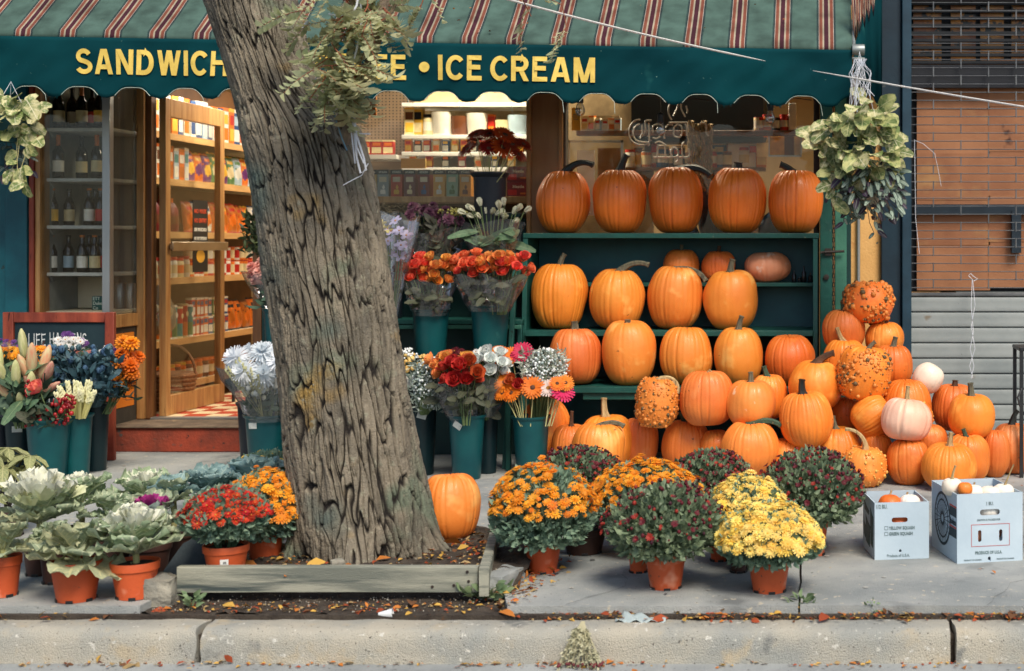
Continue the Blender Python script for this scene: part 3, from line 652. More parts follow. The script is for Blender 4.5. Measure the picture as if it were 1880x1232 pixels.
# end of the awning: striped rags and green side flap reaching back to the wall
vs = []; n = 10
for j in range(n + 1):
    tt = j / n
    for q, zz in ((0, .045 + .86 * tt), (1, -.12 - .12 * tt)): vs.append((.215 + .19 * tt + .01 * math.sin(tt * 9), AY + .14 + .72 * tt, 2.40 + zz * (1 if q == 0 else 1) + (.03 * math.sin(j * 2.2) if q else 0)))
m = MB(); m.add(vs, [(2 * j, 2 * j + 1, 2 * j + 3, 2 * j + 2) for j in range(n)]); o = m.build('side_flap', valm, aw); o.modifiers.new('thick', 'SOLIDIFY').thickness = .003
for k in range(5):
    xx = .215 + .03 * k; m = MB(); yy = AY + .06 + .1 * k
    m.add([(xx - .02, yy, 2.72 + .1 * k), (xx + .012, yy + .03, 2.73 + .1 * k), (xx + .015, yy + .02, 2.60 + .05 * k), (xx + .002, yy - .01, 2.47 + .05 * k), (xx - .012, yy, 2.56 + .05 * k)], [(0, 1, 2, 3, 4)], 0, [(.33, 0), (.66, 0), (.66, 1), (.5, 1), (.33, 1)])
    o = m.build('torn_strip', sm_, aw); o.modifiers.new('thick', 'SOLIDIFY').thickness = .003
# ------------------------------------------------------------------ street tree
TD = 5.85
tree = thing('street_tree', 'leaning street tree with deeply furrowed grey brown bark in the timber edged pit', 'tree', (X(675, TD), TD + CAMY, .0))
def tree_trunk():
    prof = [(1062, 520, 850), (1040, 538, 822), (1020, 544, 808), (1000, 548, 800), (940, 547, 786), (860, 540, 768), (800, 532, 757), (700, 524, 741), (600, 513, 727), (500, 497, 709), (400, 482, 691), (300, 463, 672), (235, 449, 650), (205, 444, 618), (175, 436, 592), (100, 415, 560), (0, 383, 536), (-120, 345, 500), (-300, 290, 446)]
    py = np.array([p[0] for p in prof][::-1], float); lf = np.array([p[1] for p in prof][::-1], float); rt = np.array([p[2] for p in prof][::-1], float)
    nr, ncol = 760, 470
    rows = np.linspace(1062, -300, nr); l = np.interp(rows, py, lf); r = np.interp(rows, py, rt)
    k = np.ones(9) / 9; l = np.convolve(np.pad(l, 4, 'edge'), k, 'valid'); r = np.convolve(np.pad(r, 4, 'edge'), k, 'valid')
    cx = ((l + r) / 2 - 1500) * TD / F; rr = (r - l) / 2 * TD / F; z = CAMH - (rows - 450) * TD / F
    th = np.linspace(0, 2 * np.pi, ncol, endpoint=False); th = th - .42 * np.sin(th - 1.5 * np.pi)
    T, Zg = np.meshgrid(th, z); Rg = np.repeat(rr[:, None], ncol, 1); CX = np.repeat(cx[:, None], ncol, 1)
    flare = np.clip((.22 - Zg) / .25, 0, 1) ** 2
    Rg = Rg * (1 + flare * .26 * np.cos(5 * T + 1.0) + flare * .12 * np.cos(9 * T) + .03 * np.cos(3 * T + Zg * 2) + .02 * np.cos(7 * T - Zg * 5))
    P = np.stack([np.cos(T) * 1.7, np.sin(T) * 1.7, Zg], 2).reshape(-1, 3)
    w1 = (wnoise(P * [3, 3, 4], 1) - .5); w2 = (wnoise(P * [8, 8, 9], 2) - .5); w3 = (wnoise(P * [24, 24, 24], 7) - .5)
    NU = 46
    def worley(nu, cv, seed, wu, wv):
        u = (T.ravel() / (2 * np.pi)) * nu + w1 * wu + w2 * wv; v = Zg.ravel() / cv + w2 * .8 + 100
        iu = np.floor(u).astype(int); iv = np.floor(v).astype(int); f1 = np.full(u.shape, 9.0); f2 = f1.copy(); idc = np.zeros(u.shape)
        for du in (-1, 0, 1):
            for dv in (-1, 0, 1):
                cu = (iu + du) % nu; cvv = iv + dv
                h = np.sin(cu * 127.1 + cvv * 311.7 + seed) * 43758.5453; h1 = h - np.floor(h); h = np.sin(cu * 269.5 + cvv * 183.3 + seed) * 43758.5453; h2 = h - np.floor(h)
                d = np.hypot(u - (iu + du + .15 + .7 * h1), (v - (cvv + .1 + .8 * h2)))
                m = d < f1; f2 = np.where(m, f1, np.minimum(f2, d)); idc = np.where(m, h1, idc); f1 = np.where(m, d, f1)
        return f2 - f1, idc
    e1, id1 = worley(50, .27, 3.0, 1.7, .7); e2, id2 = worley(96, .05, 9.0, 3.6, 2.0)
    st = lambda x, a, b: np.clip((x - a) / (b - a), 0, 1) ** 2 * (3 - 2 * np.clip((x - a) / (b - a), 0, 1))
    q1 = P * [6.6, 6.6, 6.0] + np.stack([w1 * 1.6, w2 * 1.2, w2 * .6], 1); q2 = P * [11.5, 11.5, 13] + np.stack([w2 * 1.5, w1 * 2, w3], 1)
    n1 = np.abs(wnoise(q1, 21) - .5) * 2; n2 = np.abs(wnoise(q2, 22) - .5) * 2
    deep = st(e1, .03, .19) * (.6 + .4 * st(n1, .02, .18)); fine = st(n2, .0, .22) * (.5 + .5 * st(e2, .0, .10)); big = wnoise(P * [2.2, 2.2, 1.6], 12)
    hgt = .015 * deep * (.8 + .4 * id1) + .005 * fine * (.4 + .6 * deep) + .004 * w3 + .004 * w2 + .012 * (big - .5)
    hgt = hgt.reshape(nr, ncol)
    Rf = Rg - .010 + hgt
    yc = TD + CAMY
    V = np.stack([CX + np.cos(T) * Rf, yc + np.sin(T) * Rf, Zg + .006 * w2.reshape(nr, ncol)], 2).reshape(-1, 3)
    i = np.arange(nr - 1)[:, None] * ncol; j = np.arange(ncol)[None]; jn = (j + 1) % ncol
    Fq = np.stack([i + j, i + jn, i + ncol + jn, i + ncol + j], 2).reshape(-1, 4)
    me = bpy.data.meshes.new('trunk'); bx, by, bz = tree.location
    me.from_pydata((V - np.array([bx, by, bz])).tolist(), [], Fq.tolist())
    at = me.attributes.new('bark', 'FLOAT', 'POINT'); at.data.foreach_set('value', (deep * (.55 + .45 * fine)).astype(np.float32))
    at = me.attributes.new('plate', 'FLOAT', 'POINT'); at.data.foreach_set('value', id1.astype(np.float32))
    me.polygons.foreach_set('use_smooth', [True] * len(me.polygons))
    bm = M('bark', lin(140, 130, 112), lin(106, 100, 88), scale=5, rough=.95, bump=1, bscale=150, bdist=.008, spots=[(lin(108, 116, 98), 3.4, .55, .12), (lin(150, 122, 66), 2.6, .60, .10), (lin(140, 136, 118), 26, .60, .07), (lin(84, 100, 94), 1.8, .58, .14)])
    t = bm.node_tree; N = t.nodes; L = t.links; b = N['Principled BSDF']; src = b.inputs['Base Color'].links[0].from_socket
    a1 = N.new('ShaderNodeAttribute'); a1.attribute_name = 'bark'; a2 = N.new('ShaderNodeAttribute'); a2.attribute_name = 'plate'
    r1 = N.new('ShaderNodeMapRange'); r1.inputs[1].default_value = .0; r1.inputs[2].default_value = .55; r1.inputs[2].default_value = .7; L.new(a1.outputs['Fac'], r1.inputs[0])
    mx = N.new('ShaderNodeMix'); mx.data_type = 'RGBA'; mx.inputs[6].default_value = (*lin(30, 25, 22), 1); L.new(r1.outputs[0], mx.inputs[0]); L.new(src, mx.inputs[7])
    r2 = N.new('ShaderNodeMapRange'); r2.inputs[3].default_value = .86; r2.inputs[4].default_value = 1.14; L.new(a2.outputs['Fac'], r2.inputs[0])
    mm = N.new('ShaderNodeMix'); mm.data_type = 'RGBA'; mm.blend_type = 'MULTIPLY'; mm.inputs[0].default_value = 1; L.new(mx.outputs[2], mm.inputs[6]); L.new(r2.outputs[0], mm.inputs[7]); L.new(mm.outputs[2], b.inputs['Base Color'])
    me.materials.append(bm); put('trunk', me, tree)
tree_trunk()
bark2 = M('young_bark', lin(142, 126, 104), lin(108, 96, 84), scale=20, rough=.9, bump=.5, bscale=80)
twigr = M('red_twig', lin(150, 84, 52), lin(110, 60, 42), rough=.7)
lm = MB()
for pts, r0, r1 in (([(632, 262), (645, 215), (668, 150), (690, 80), (703, 20), (716, -60), (735, -200)], 11, 7), ([(622, 238), (634, 160), (645, 80), (647, 0), (640, -120)], 7, 5), ([(640, 215), (672, 140), (700, 60), (735, -10)], 5, 3)):
    q = [W(a, b, TD - .22 - .03 * i) for i, (a, b) in enumerate(pts)]; lm.tube(q, np.linspace(r0, r1, len(q)) * TD / F, 8)
lm.build('limb', bark2, tree)
tw = MB()
twigs = []
for k in range(24):
    bx, by = R.choice([(650, 190), (668, 140), (690, 70), (645, 80), (648, 20), (640, 130), (700, 20)])
    d = TD - .3 - R.uniform(0, .25); ex, ey = bx + R.uniform(-95, 26), by + R.uniform(-90, 60)
    p0, p2 = W(bx, by, TD - .26), W(ex, ey, d); p1 = (p0 + p2) / 2 + Vector((0, -.03, R.uniform(0, .05)))
    tw.tube([p0, p1, p2], [.0035, .0028, .0018], 5); twigs += [(p1, p2), (p0, p1)]
for (bx, by, pts) in ((0, 0, [(905, -120), (940, -40), (975, 30)]), (0, 0, [(1010, -140), (1025, -30), (1040, 50)]), (0, 0, [(760, -60), (780, -10), (770, 20)])):
    q = [W(a, b, 5.7) for a, b in pts]; tw.tube([W(735, -200, TD - .4), W(840, -190, 5.7)] + q, [.008, .006, .004, .003, .002], 5); twigs += [(q[0], q[1]), (q[1], q[2]), (q[1], q[2])]
tw.build('twig', twigr, tree)
def frond_mesh(seed, n=9):
    r = random.Random(seed); mb = MB(); L = 1.0
    pts = [(0, 0, 0)]; 
    for i in range(1, 7): t = i / 6; pts.append((.0, .06 * t * t, L * t)) 
    pts = [(p[0], -.30 * (p[2] ** 2), p[2] * .93) for p in pts]
    mb.tube(pts, [.012, .011, .010, .009, .008, .006, .004], 4)
    P, Dd = [], []
    for i in range(n):
        t = .14 + .84 * i / (n - 1); z = t * .93; y = -.30 * t * t
        for s in (-1, 1):
            P.append((0, y, z)); Dd.append((s * 1.0, r.uniform(-.4, .1), .45 + r.uniform(-.15, .15)))
    leaf_arrays(np.array(P), np.array(Dd), .32, .42, .2, seed, up=(0, -1, .2), mb=mb, m=1)
    return mb.mesh('frond', [twigr, M('locust_leaf', lin(200, 200, 156), lin(168, 176, 138), scale=3, rough=.6, transl=.4, rnd=.22, hue=.02)])
frs = [frond_mesh(s, 8 + s % 3) for s in range(4)]
nf = 0
for (p0, p2) in twigs:
    for q in range(2 if nf < 60 else 1):
        t = R.uniform(.2, 1); p = p0.lerp(p2, t)
        d = Vector((R.uniform(-1, 1), R.uniform(-1.0, .2), R.uniform(-1.1, .5))).normalized()
        o = put('frond', frs[nf % 4], tree, p - tree.location, aim(d, R.uniform(-.6, .6)), R.uniform(.12, .19)); nf += 1
for k in range(15):      # leaves hanging thickly at the fork
    p = W(R.uniform(560, 665), R.uniform(-20, 165), TD - R.uniform(.30, .48)); d = Vector((R.uniform(-1, .6), R.uniform(-.8, .1), R.uniform(-1.2, .1))).normalized()
    put('frond', frs[k % 4], tree, p - tree.location, aim(d, R.uniform(-.6, .6)), R.uniform(.13, .19))

# white twine tied on the tree
twm = M('white_twine', lin(226, 228, 232), lin(196, 202, 212), scale=30, rough=.7)
tb = MB()
def tw_line(pts, r=.0028): tb.tube([W(a, b, TD - dd) for a, b, dd in pts], r, 5)
tw_line([(662, 0, .34), (664, 40, .36), (655, 90, .37), (645, 130, .37), (643, 190, .36), (650, 240, .34), (655, 290, .31), (662, 318, .3), (672, 312, .3), (668, 290, .31), (655, 250, .33), (648, 200, .36)], .004)
tw_line([(604, 26, .36), (622, 29, .38), (645, 28, .4), (655, 10, .4), (660, -20, .4)], .004)
tw_line([(555, 55, .36), (560, 45, .36), (566, 38, .36)], .004)
tw_line([(610, 120, .36), (630, 110, .38), (650, 118, .38), (640, 150, .37), (630, 170, .36), (640, 200, .36), (646, 250, .34), (652, 300, .3)], .003)
tw_line([(578, 148, .33), (592, 120, .36), (610, 112, .38), (636, 124, .38)], .0025)
tw_line([(648, 185, .36), (640, 220, .35), (652, 245, .33), (680, 246, .31)], .003)
tw_line([(640, 150, .37), (655, 160, .36), (650, 180, .36), (634, 176, .36), (630, 160, .37), (645, 145, .38)], .0025)
tw_line([(612, 150, .36), (622, 170, .35), (640, 205, .35), (650, 225, .35), (655, 270, .33), (668, 300, .31)], .003)
tw_line([(630, 340, .29), (648, 330, .29), (664, 322, .29), (676, 300, .3)], .002)
tw_line([(676, 80, .3), (690, 62, .3), (705, 48, .3)], .003)
bundle = tb.build('twine_bundle', twm, None); tag(bundle, 'bundle of white twine looped over the fork of the street tree', 'twine')
bt = MB(); bt.tube([W(612, 205, TD - .33), W(620, 230, TD - .31), W(628, 255, TD - .3), (W(637, 276, TD - .29))], .003, 5); tag(bt.build('cord', M('pale_blue_cord', lin(120, 160, 180)), None), 'short pale blue cord hanging on the tree bark below the twine', 'cord')
# the two white ropes
rp = M('white_rope', lin(236, 232, 226), lin(206, 204, 200), scale=60, rough=.7, bump=.6, bscale=400)
a, b = W(728, -58, TD - .25), W(1405, 112, AY - CAMY - .03); m = MB(); pts = [a.lerp(b, i / 16) - Vector((0, 0, .02 * math.sin(math.pi * i / 16))) for i in range(17)]; m.tube(pts, [.0055] * 15 + [.004, .0015], 6)
tag(m.build('rope', rp, None), 'white rope slanting down across the striped canopy to the green valance', 'rope')
a, b = W(1493, 130, AY - CAMY - .02), W(2400, 275, 6.2); m = MB(); pts = [a.lerp(b, i / 16) - Vector((0, 0, .012 * math.sin(math.pi * i / 16))) for i in range(17)]; m.tube(pts, [.0015, .004] + [.0055] * 15, 6)
tag(m.build('rope', rp, None), 'white rope running from the valance end across the shutter grille', 'rope')

# timber edging of the tree pit, stones
wood = M('weathered_board', lin(158, 158, 142), lin(112, 116, 106), scale=4, rough=.85, bump=.6, bscale=60, stretch=(.6, 8, 8), bdist=.006, lo=.4, hi=.6, spots=[(lin(66, 76, 74), 2.6, .58, .10), (lin(92, 66, 44), 1.4, .72, .04)])
edge = thing('pit_edging', 'weathered grey timber boards edging the soil around the tree', 'edging', (-1.8, -3.66, 0))
def plank(x0, x1, yc, zc, th, h, seed):
    n = 60; vs = []; v = []
    sec = [(-th / 2, -h / 2), (-th / 2, h / 2 - .004), (-th / 2 + .004, h / 2), (th / 2, h / 2), (th / 2, -h / 2)]
    for i in range(n + 1):
        x = x0 + (x1 - x0) * i / n
        for y, z in sec: v.append((x, yc + y, zc + z))
    v = np.array(v); v[:, 1] += (wnoise(v * [1.5, 30, 40], seed) - .5) * .006; v[:, 2] += (wnoise(v * [3, 3, 3], seed + 1) - .5) * .005
    k = len(sec); m = MB(); m.add(v.tolist(), [(i * k + j, i * k + (j + 1) % k, (i + 1) * k + (j + 1) % k, (i + 1) * k + j) for i in range(n) for j in range(k)] + [tuple(range(k))[::-1], tuple(range(n * k, n * k + k))]); return m
plank(-2.38, -1.262, -3.665, .057, .036, .094, 3).build('board', wood, edge)
m = plank(-.5, .5, 0, 0, .036, .10, 6); ang = math.atan2(.86, -.15); m.xf(Matrix.Translation((-1.315, -3.23, .055)) @ Matrix.Rotation(ang, 4, 'Z')); m.build('board', wood, edge)
nl = MB(); [nl.lathe([(.006, 0), (.005, .003)], 8, (0, 0, 0)).xf(Matrix.Translation((x, -3.684, z)) @ Matrix.Rotation(rad(90), 4, 'X'), len(nl.v) - 16) for x, z in ((-1.30, .085), (-1.295, .05), (-1.43, .03), (-1.35, .035))]; nl.build('nail', M('rusty_iron', (0, 0, 0)), edge)
def rock(name, label, c, sx, sy, sz, seed, mat, rz=0, flat=.0):
    me = MB(); n = 12; g = np.linspace(-1, 1, n + 1); vs, fs = [], []
    for ax in range(3):
        for s in (-1, 1):
            o = len(vs)
            for a in g:
                for b_ in g:
                    p = [0, 0, 0]; p[ax] = s; p[(ax + 1) % 3] = a; p[(ax + 2) % 3] = b_; vs.append(p)
            for i in range(n):
                for j in range(n):
                    q = (o + i * (n + 1) + j, o + (i + 1) * (n + 1) + j, o + (i + 1) * (n + 1) + j + 1, o + i * (n + 1) + j + 1); fs.append(q if s > 0 else q[::-1])
    v = np.array(vs, float); ln = np.linalg.norm(v, axis=1, keepdims=True); v = v * (.72 + .28 / ln * 1.2)
    v *= 1 + (wnoise(v * 1.3 + seed * 7, seed) - .5)[:, None] * .35 + (wnoise(v * 5 + seed, seed + 1) - .5)[:, None] * .10
    v = v * [sx, sy, sz]; v[:, 2] += sz
    ca, sa = math.cos(rz), math.sin(rz); v = np.stack([v[:, 0] * ca - v[:, 1] * sa, v[:, 0] * sa + v[:, 1] * ca, v[:, 2]], 1)
    me.add(v.tolist(), fs); o = put(name, me.mesh(name, mat, angle=50), None, c); return tag(o, label, 'stone')
stn = M('grey_stone', lin(150, 146, 132), lin(112, 112, 106), scale=9, rough=.9, bump=.9, bscale=50, spots=[(lin(80, 82, 80), 14, .62, .06)])
o = rock('stone', 'squarish grey stone lying against the kerb left of the pit board', (X(297, 5.28), 5.28 + CAMY, -.045), .053, .06, .058, 3, stn, .1)
o = rock('stone', 'broken concrete lump at the right corner of the pit edging', (X(925, 5.42), 5.42 + CAMY, -.03), .045, .10, .045, 5, conc, -.25)
o = rock('stone', 'small pale stone half buried under the front of the trunk', (X(620, 5.52), 5.52 + CAMY, .035), .025, .02, .022, 8, stn, .4)
sl = MB(); sl.prism([(-.10, 0), (.07, 0), (.10, .14), (.05, .19), (-.02, .15)], -.012, .012, 'y'); sl.xf(Matrix.Translation((X(330, 5.5), 5.52 + CAMY, -.01)) @ Matrix.Rotation(rad(-24), 4, 'X')); tag(sl.build('slate', M('slate', lin(70, 80, 84), lin(48, 58, 62), scale=8, rough=.8, bump=.4, bscale=30), None, bevel=.003), 'dark slate leaning at the left end of the pit board', 'slate')

# ------------------------------------------------------------------ pumpkin display shelf
PZ = {'A': Z(428, 8.6), 'B': Z(519, 8.75), 'C': Z(607, 8.5), 'D': Z(711, 8.25)}
XL = X(960, 8.6)
shelf = thing('display_shelf', 'dark green painted stepped wooden shelf holding rows of pumpkins', 'shelf', (-.9, -.4, 0))
SB = lambda name, *bx: [mm := MB(), [mm.box(*b) for b in bx], mm.build(name, M('back_teal', lin(14, 84, 92), lin(10, 66, 76), scale=4, rough=.5) if name == 'back_panel' else greenp, shelf, bevel=.003)][-1]
yA, yB, yC, yD = 8.6 + CAMY, 8.74 + CAMY, 8.5 + CAMY, 8.25 + CAMY
SB('shelf_board', (XL, .012, yA, -.012, PZ['A'] - .031, PZ['A'])); SB('shelf_board', (XL + .03, -.025, yB, -.035, PZ['B'] - .024, PZ['B']))
SB('shelf_board', (XL + .03, -.025, yC, -.035, PZ['C'] - .034, PZ['C'])); SB('shelf_board', (X(1040, 8.25), -.025, yD, -.035, PZ['D'] - .034, PZ['D'])); SB('apron', (X(1070, 8.27), -.2, yD + .02, yD + .04, PZ['D'] - .075, PZ['D'] - .0345))
SB('back_panel', (XL + .03, -.025, -.034, -.013, .02, PZ['A'] - .0315))
for x in (XL, -.0245):
    mm = MB(); mm.prism([(yC - .005, 0), (-.0125, 0), (-.0125, PZ['A'] - .0315), (yA + .005, PZ['A'] - .0315)], x, x + .028, 'x'); mm.build('side_panel', greenp, shelf, bevel=.002)
for x in (XL + .0, ):
    mm = MB(); a_, b_ = Vector((XL - .02, yA - .02, PZ['A'] - .035)), Vector((XL - .04, yC - .25, 0)); mm.prism([(a_.y, a_.z), (a_.y + .03, a_.z), (b_.y + .03, 0), (b_.y, 0)], XL - .05, XL - .022, 'x'); mm.build('brace', greenp, shelf, bevel=.002)

# ------------------------------------------------------------------ pumpkins
TONE = {
    'D': M('pumpkin_deep', lin(238, 126, 42), lin(222, 106, 32), scale=4, rough=.42, bump=.12, bscale=120, spots=[(lin(226, 116, 40), 9, .60, .12), (lin(150, 62, 24), 34, .72, .04)], lo=.3, hi=.7, rnd=.08, coat=.12),
    'O': M('pumpkin_orange', lin(230, 132, 48), lin(216, 112, 36), scale=3.5, rough=.5, bump=.16, bscale=110, spots=[(lin(238, 156, 70), 6, .58, .14), (lin(214, 112, 34), 4, .62, .12), (lin(150, 84, 38), 30, .71, .03)], rnd=.13, hue=.008, coat=.05),
    'B': M('pumpkin_burnt', lin(226, 130, 56), lin(210, 108, 42), scale=3.5, rough=.52, bump=.18, bscale=90, spots=[(lin(230, 150, 84), 6, .58, .14), (lin(140, 78, 42), 30, .70, .03)], rnd=.13, hue=.006, coat=.04),
    'Y': M('pumpkin_golden', lin(234, 144, 58), lin(224, 124, 44), scale=3.5, rough=.5, bump=.16, bscale=110, spots=[(lin(240, 174, 92), 6, .58, .14), (lin(222, 126, 40), 4, .62, .12), (lin(160, 96, 46), 30, .72, .03)], rnd=.10, hue=.006, coat=.05),
    'P': M('pumpkin_pinkish', lin(228, 140, 92), lin(232, 168, 132), scale=3, rough=.45, bump=.15, bscale=90, spots=[(lin(204, 96, 58), 6, .58, .1), (lin(238, 196, 170), 10, .62, .08)], rnd=.05),
    'M': M('pumpkin_mottled', lin(228, 136, 58), lin(222, 126, 60), scale=3, rough=.45, bump=.15, bscale=90, spots=[(lin(222, 150, 118), 4, .54, .12), (lin(236, 190, 150), 14, .66, .06)], coat=.1),
    'K': M('pumpkin_palepink', lin(236, 190, 164), lin(228, 168, 140), scale=3, rough=.45, bump=.12, bscale=90, spots=[(lin(244, 216, 200), 5, .55, .14)], rnd=.04),
    'W': M('pumpkin_white', lin(238, 232, 220), lin(228, 214, 194), scale=3, rough=.42, bump=.1, bscale=90),
    'T': M('pumpkin_tan', lin(222, 138, 56), lin(206, 112, 40), scale=5, rough=.5, bump=.2, bscale=90, rnd=.05),
}
STEMM = {
    'k': M('stem_black', lin(34, 42, 38), lin(20, 26, 26), scale=12, rough=.5, stretch=(3, 3, 1), bump=.3, bscale=60),
    'g': M('stem_grey', lin(118, 112, 88), lin(76, 78, 66), scale=14, rough=.7, stretch=(4, 4, .6), bump=.5, bscale=60, spots=[(lin(58, 66, 58), 16, .6, .08)]),
    't': M('stem_tan', lin(196, 172, 124), lin(150, 126, 84), scale=14, rough=.75, stretch=(4, 4, .6), bump=.5, bscale=60, spots=[(lin(96, 88, 62), 16, .62, .06)]),
    'b': M('stem_brown', lin(96, 66, 44), lin(64, 46, 34), scale=14, rough=.7, bump=.5, bscale=60),
    'n': M('stem_green', lin(64, 92, 70), lin(44, 66, 54), scale=14, rough=.6, stretch=(4, 4, .6), bump=.4, bscale=60, spots=[(lin(150, 140, 100), 14, .62, .06)]),
}
wartm = M('wart', lin(222, 140, 62), lin(198, 112, 44), scale=30, rough=.5, rnd=.1); wartd = M('wart_dark', lin(112, 84, 50), lin(84, 72, 46), scale=30, rough=.6); wartg = M('wart_golden', lin(228, 178, 92), lin(206, 150, 66), scale=30, rough=.5)
def pumpkin_body(w, h, d, ribs, seed, rd=.05, sq=1.0, lump=.05):
    r = random.Random(seed); nu, nv = max(72, ribs * 8), 34
    th = np.linspace(0, 2 * np.pi, nu, endpoint=False); ph = np.linspace(-np.pi / 2, np.pi / 2, nv + 1)
    T, Pp = np.meshgrid(th, ph)
    a = [r.uniform(0, 6.28) for _ in range(6)]
    tw = T + .10 * np.sin(T + a[0]) + .05 * np.sin(2 * T + a[1]) + .03 * np.sin(3 * T + a[2])
    q = np.abs(np.sin(ribs * tw / 2)); groove = np.clip(1 - q / .42, 0, 1) ** 1.3; q2 = np.abs(np.sin(ribs * 1.0 * tw / 2 + np.pi / 2)); gr2 = np.clip(1 - q2 / .3, 0, 1) ** 1.6
    amp = (.6 + .4 * np.sin(5 * tw + a[3])) 
    e = .80 * sq
    cr = np.sign(np.cos(Pp)) * np.abs(np.cos(Pp)) ** e; sz = np.sign(np.sin(Pp)) * np.abs(np.sin(Pp)) ** .92
    dim = np.exp(-(cr / .34) ** 2)
    zz = sz - .20 * dim * (sz > 0) + .10 * dim * (sz < 0)
    fade = np.clip(cr / .25, 0, 1)
    rad_ = cr * (1 - rd * (groove * amp) * (.55 + .6 * np.abs(sz)) * fade - rd * .22 * gr2 * fade + .015 * np.cos(ribs * tw) * 0)
    zz = zz - rd * .8 * groove * dim * 0 - rd * 1.2 * groove * np.clip((sz - .55) / .45, 0, 1) * fade
    Pn = np.stack([np.cos(T) * cr, np.sin(T) * cr, sz], 2).reshape(-1, 3)
    n1 = (wnoise(Pn * 1.4 + seed * 3.1, seed) - .5).reshape(T.shape) * 2; n2 = (wnoise(Pn * 7 + seed, seed + 1) - .5).reshape(T.shape)
    rad_ = rad_ * (1 + lump * n1 + .008 * n2); zz = zz * (1 + lump * .3 * n1)
    x = np.cos(T) * rad_; y = np.sin(T) * rad_
    x = x / (x.max() - x.min()) * w; y = y / (y.max() - y.min()) * d
    zmin, zmax = zz.min(), zz.max(); zz = (zz - zmin) / (zmax - zmin) * h
    V = np.stack([x, y, zz], 2)
    mb = MB(); vs = V.reshape(-1, 3).tolist()
    mb.add(vs, [(i * nu + j, i * nu + (j + 1) % nu, (i + 1) * nu + (j + 1) % nu, (i + 1) * nu + j) for i in range(nv) for j in range(nu)])
    return mb, V
def stem_mesh(L, a0, a1, r0, seed, taper=.62):
    r = random.Random(seed); n = 9; p = Vector((0, 0, -.012)); pts = [p.copy()]; rr = [r0 * 1.7]
    for i in range(n):
        t = (i + .5) / n; a = rad(a0 + (a1 - a0) * t); p = p + Vector((math.sin(a), -.12 + .1 * r.random(), math.cos(a))) * (L / n); pts.append(p.copy()); rr.append(r0 * (1.35 - .55 * min(1, t * 3)) * (1 - (1 - taper) * t) if i < n - 1 else r0 * taper * 1.1)
    m = MB(); m.tube(pts, rr, 12, ridge=.10); return m
pk_n = [0]
def pumpkin(x0, y0, x1, y1, d, tone, ribs, stem, label, cat='pumpkin', name='pumpkin', rest=None, tilt=0, rd=.10, sq=1.0, yaw=None, lump=.065, group='pumpkins for sale', warts=None, dz=1.0, sx=0):
    pk_n[0] += 1; sd_ = pk_n[0]; r = random.Random(sd_ * 17)
    w = (x1 - x0) * d / F; h = (y1 - y0) * d / F; zc = Z((y0 + y1) / 2, d); xc = X((x0 + x1) / 2, d)
    if rest is not None: zc = rest + h / 2 + 0
    rot = Matrix.Rotation(rad(tilt), 3, 'Y')
    loc = Vector((xc, d + CAMY, zc)) - rot @ Vector((0, 0, h / 2))
    t = thing(name, label, cat, loc, (rad(r.uniform(-4, 4)), rad(tilt + r.uniform(-2.5, 2.5)), 0), group); sq *= r.uniform(.9, 1.12)
    mb, V = pumpkin_body(w, h, w * dz, int(ribs * 1.35), sd_, rd, sq, lump)
    ya = r.uniform(0, 6.28)
    put('body', mb.mesh('body', TONE[tone], angle=180), t, (0, 0, 0), (0, 0, ya))
    top = V[-1].mean(0)
    if stem:
        L, a0, a1, rp, sm = stem; k = d / F
        put('stem', stem_mesh(L * k, a0, a1, rp * k, sd_).mesh('stem', STEMM[sm], angle=60), t, (sx * k, 0, top[2] - .004 - abs(sx) * k * .1))
    if warts:
        nw, wm, dens, rs = warts; wb = MB(); cnt = 0; nvv, nuu = V.shape[0], V.shape[1]
        seedc = [(r.random() * 6.28, r.uniform(-.6, .9)) for _ in range(22)]
        while cnt < nw:
            if dens and r.random() < dens: c = r.choice(seedc); th = c[0] + r.gauss(0, .22); ph = c[1] + r.gauss(0, .2)
            else: th = r.random() * 6.28; ph = r.uniform(-1.1, 1.2)
            i = int((ph / math.pi + .5) * (nvv - 1)); i = max(3, min(nvv - 4, i)); j = int(th / 6.2832 * nuu) % nuu
            p = V[i, j]; s = rs * k_(d) * min(1.25, .22 + r.expovariate(2.8)); wb.ball(p, s, 6, 4, r.choice(range(len(wm)))); cnt += 1
        put('warts', wb.mesh('warts', [M(x, (0, 0, 0)) for x in wm], angle=180), t, (0, 0, 0), (0, 0, ya), kind='stuff')
    return t
k_ = lambda d: d / F
# top row, second row, small ones behind, third row
dA, dC, dB, dD = 8.79, 8.67, 8.84, 8.42
T1 = 'tall pumpkin'
g = 'pumpkins on the green display shelf'
pumpkin(984, 313, 1083, 427, dA, 'D', 13, (66, 15, 118, 8, 'k'), 'deep orange pumpkin at the left end of the top shelf, its black stem arching right', rest=PZ['A'], group=g)
pumpkin(1087, 312, 1187, 428, dA, 'D', 14, (42, 5, 32, 9.5, 'k'), 'deep orange pumpkin second from left on top shelf with thick upright black stem', rest=PZ['A'], group=g)
pumpkin(1190, 309, 1291, 429, dA, 'D', 13, (72, 45, 140, 9, 'k'), 'deep orange pumpkin in the middle of top shelf, black stem drooping over its shoulder', rest=PZ['A'], group=g)
pumpkin(1298, 310, 1404, 430, dA, 'D', 15, (22, -4, 4, 12, 'k'), 'deep orange pumpkin second from right on top shelf with stubby wide black stem', rest=PZ['A'], group=g)
pumpkin(1408, 315, 1510, 430, dA, 'D', 16, (38, -25, -75, 9, 'k'), 'deep orange ribbed pumpkin at the right end of the top shelf', rest=PZ['A'], group=g)
pumpkin(975, 487, 1077, 606, dC, 'O', 14, (33, -4, 34, 7, 'g'), 'scarred orange pumpkin at the left end of the second row', rest=PZ['C'], group=g)
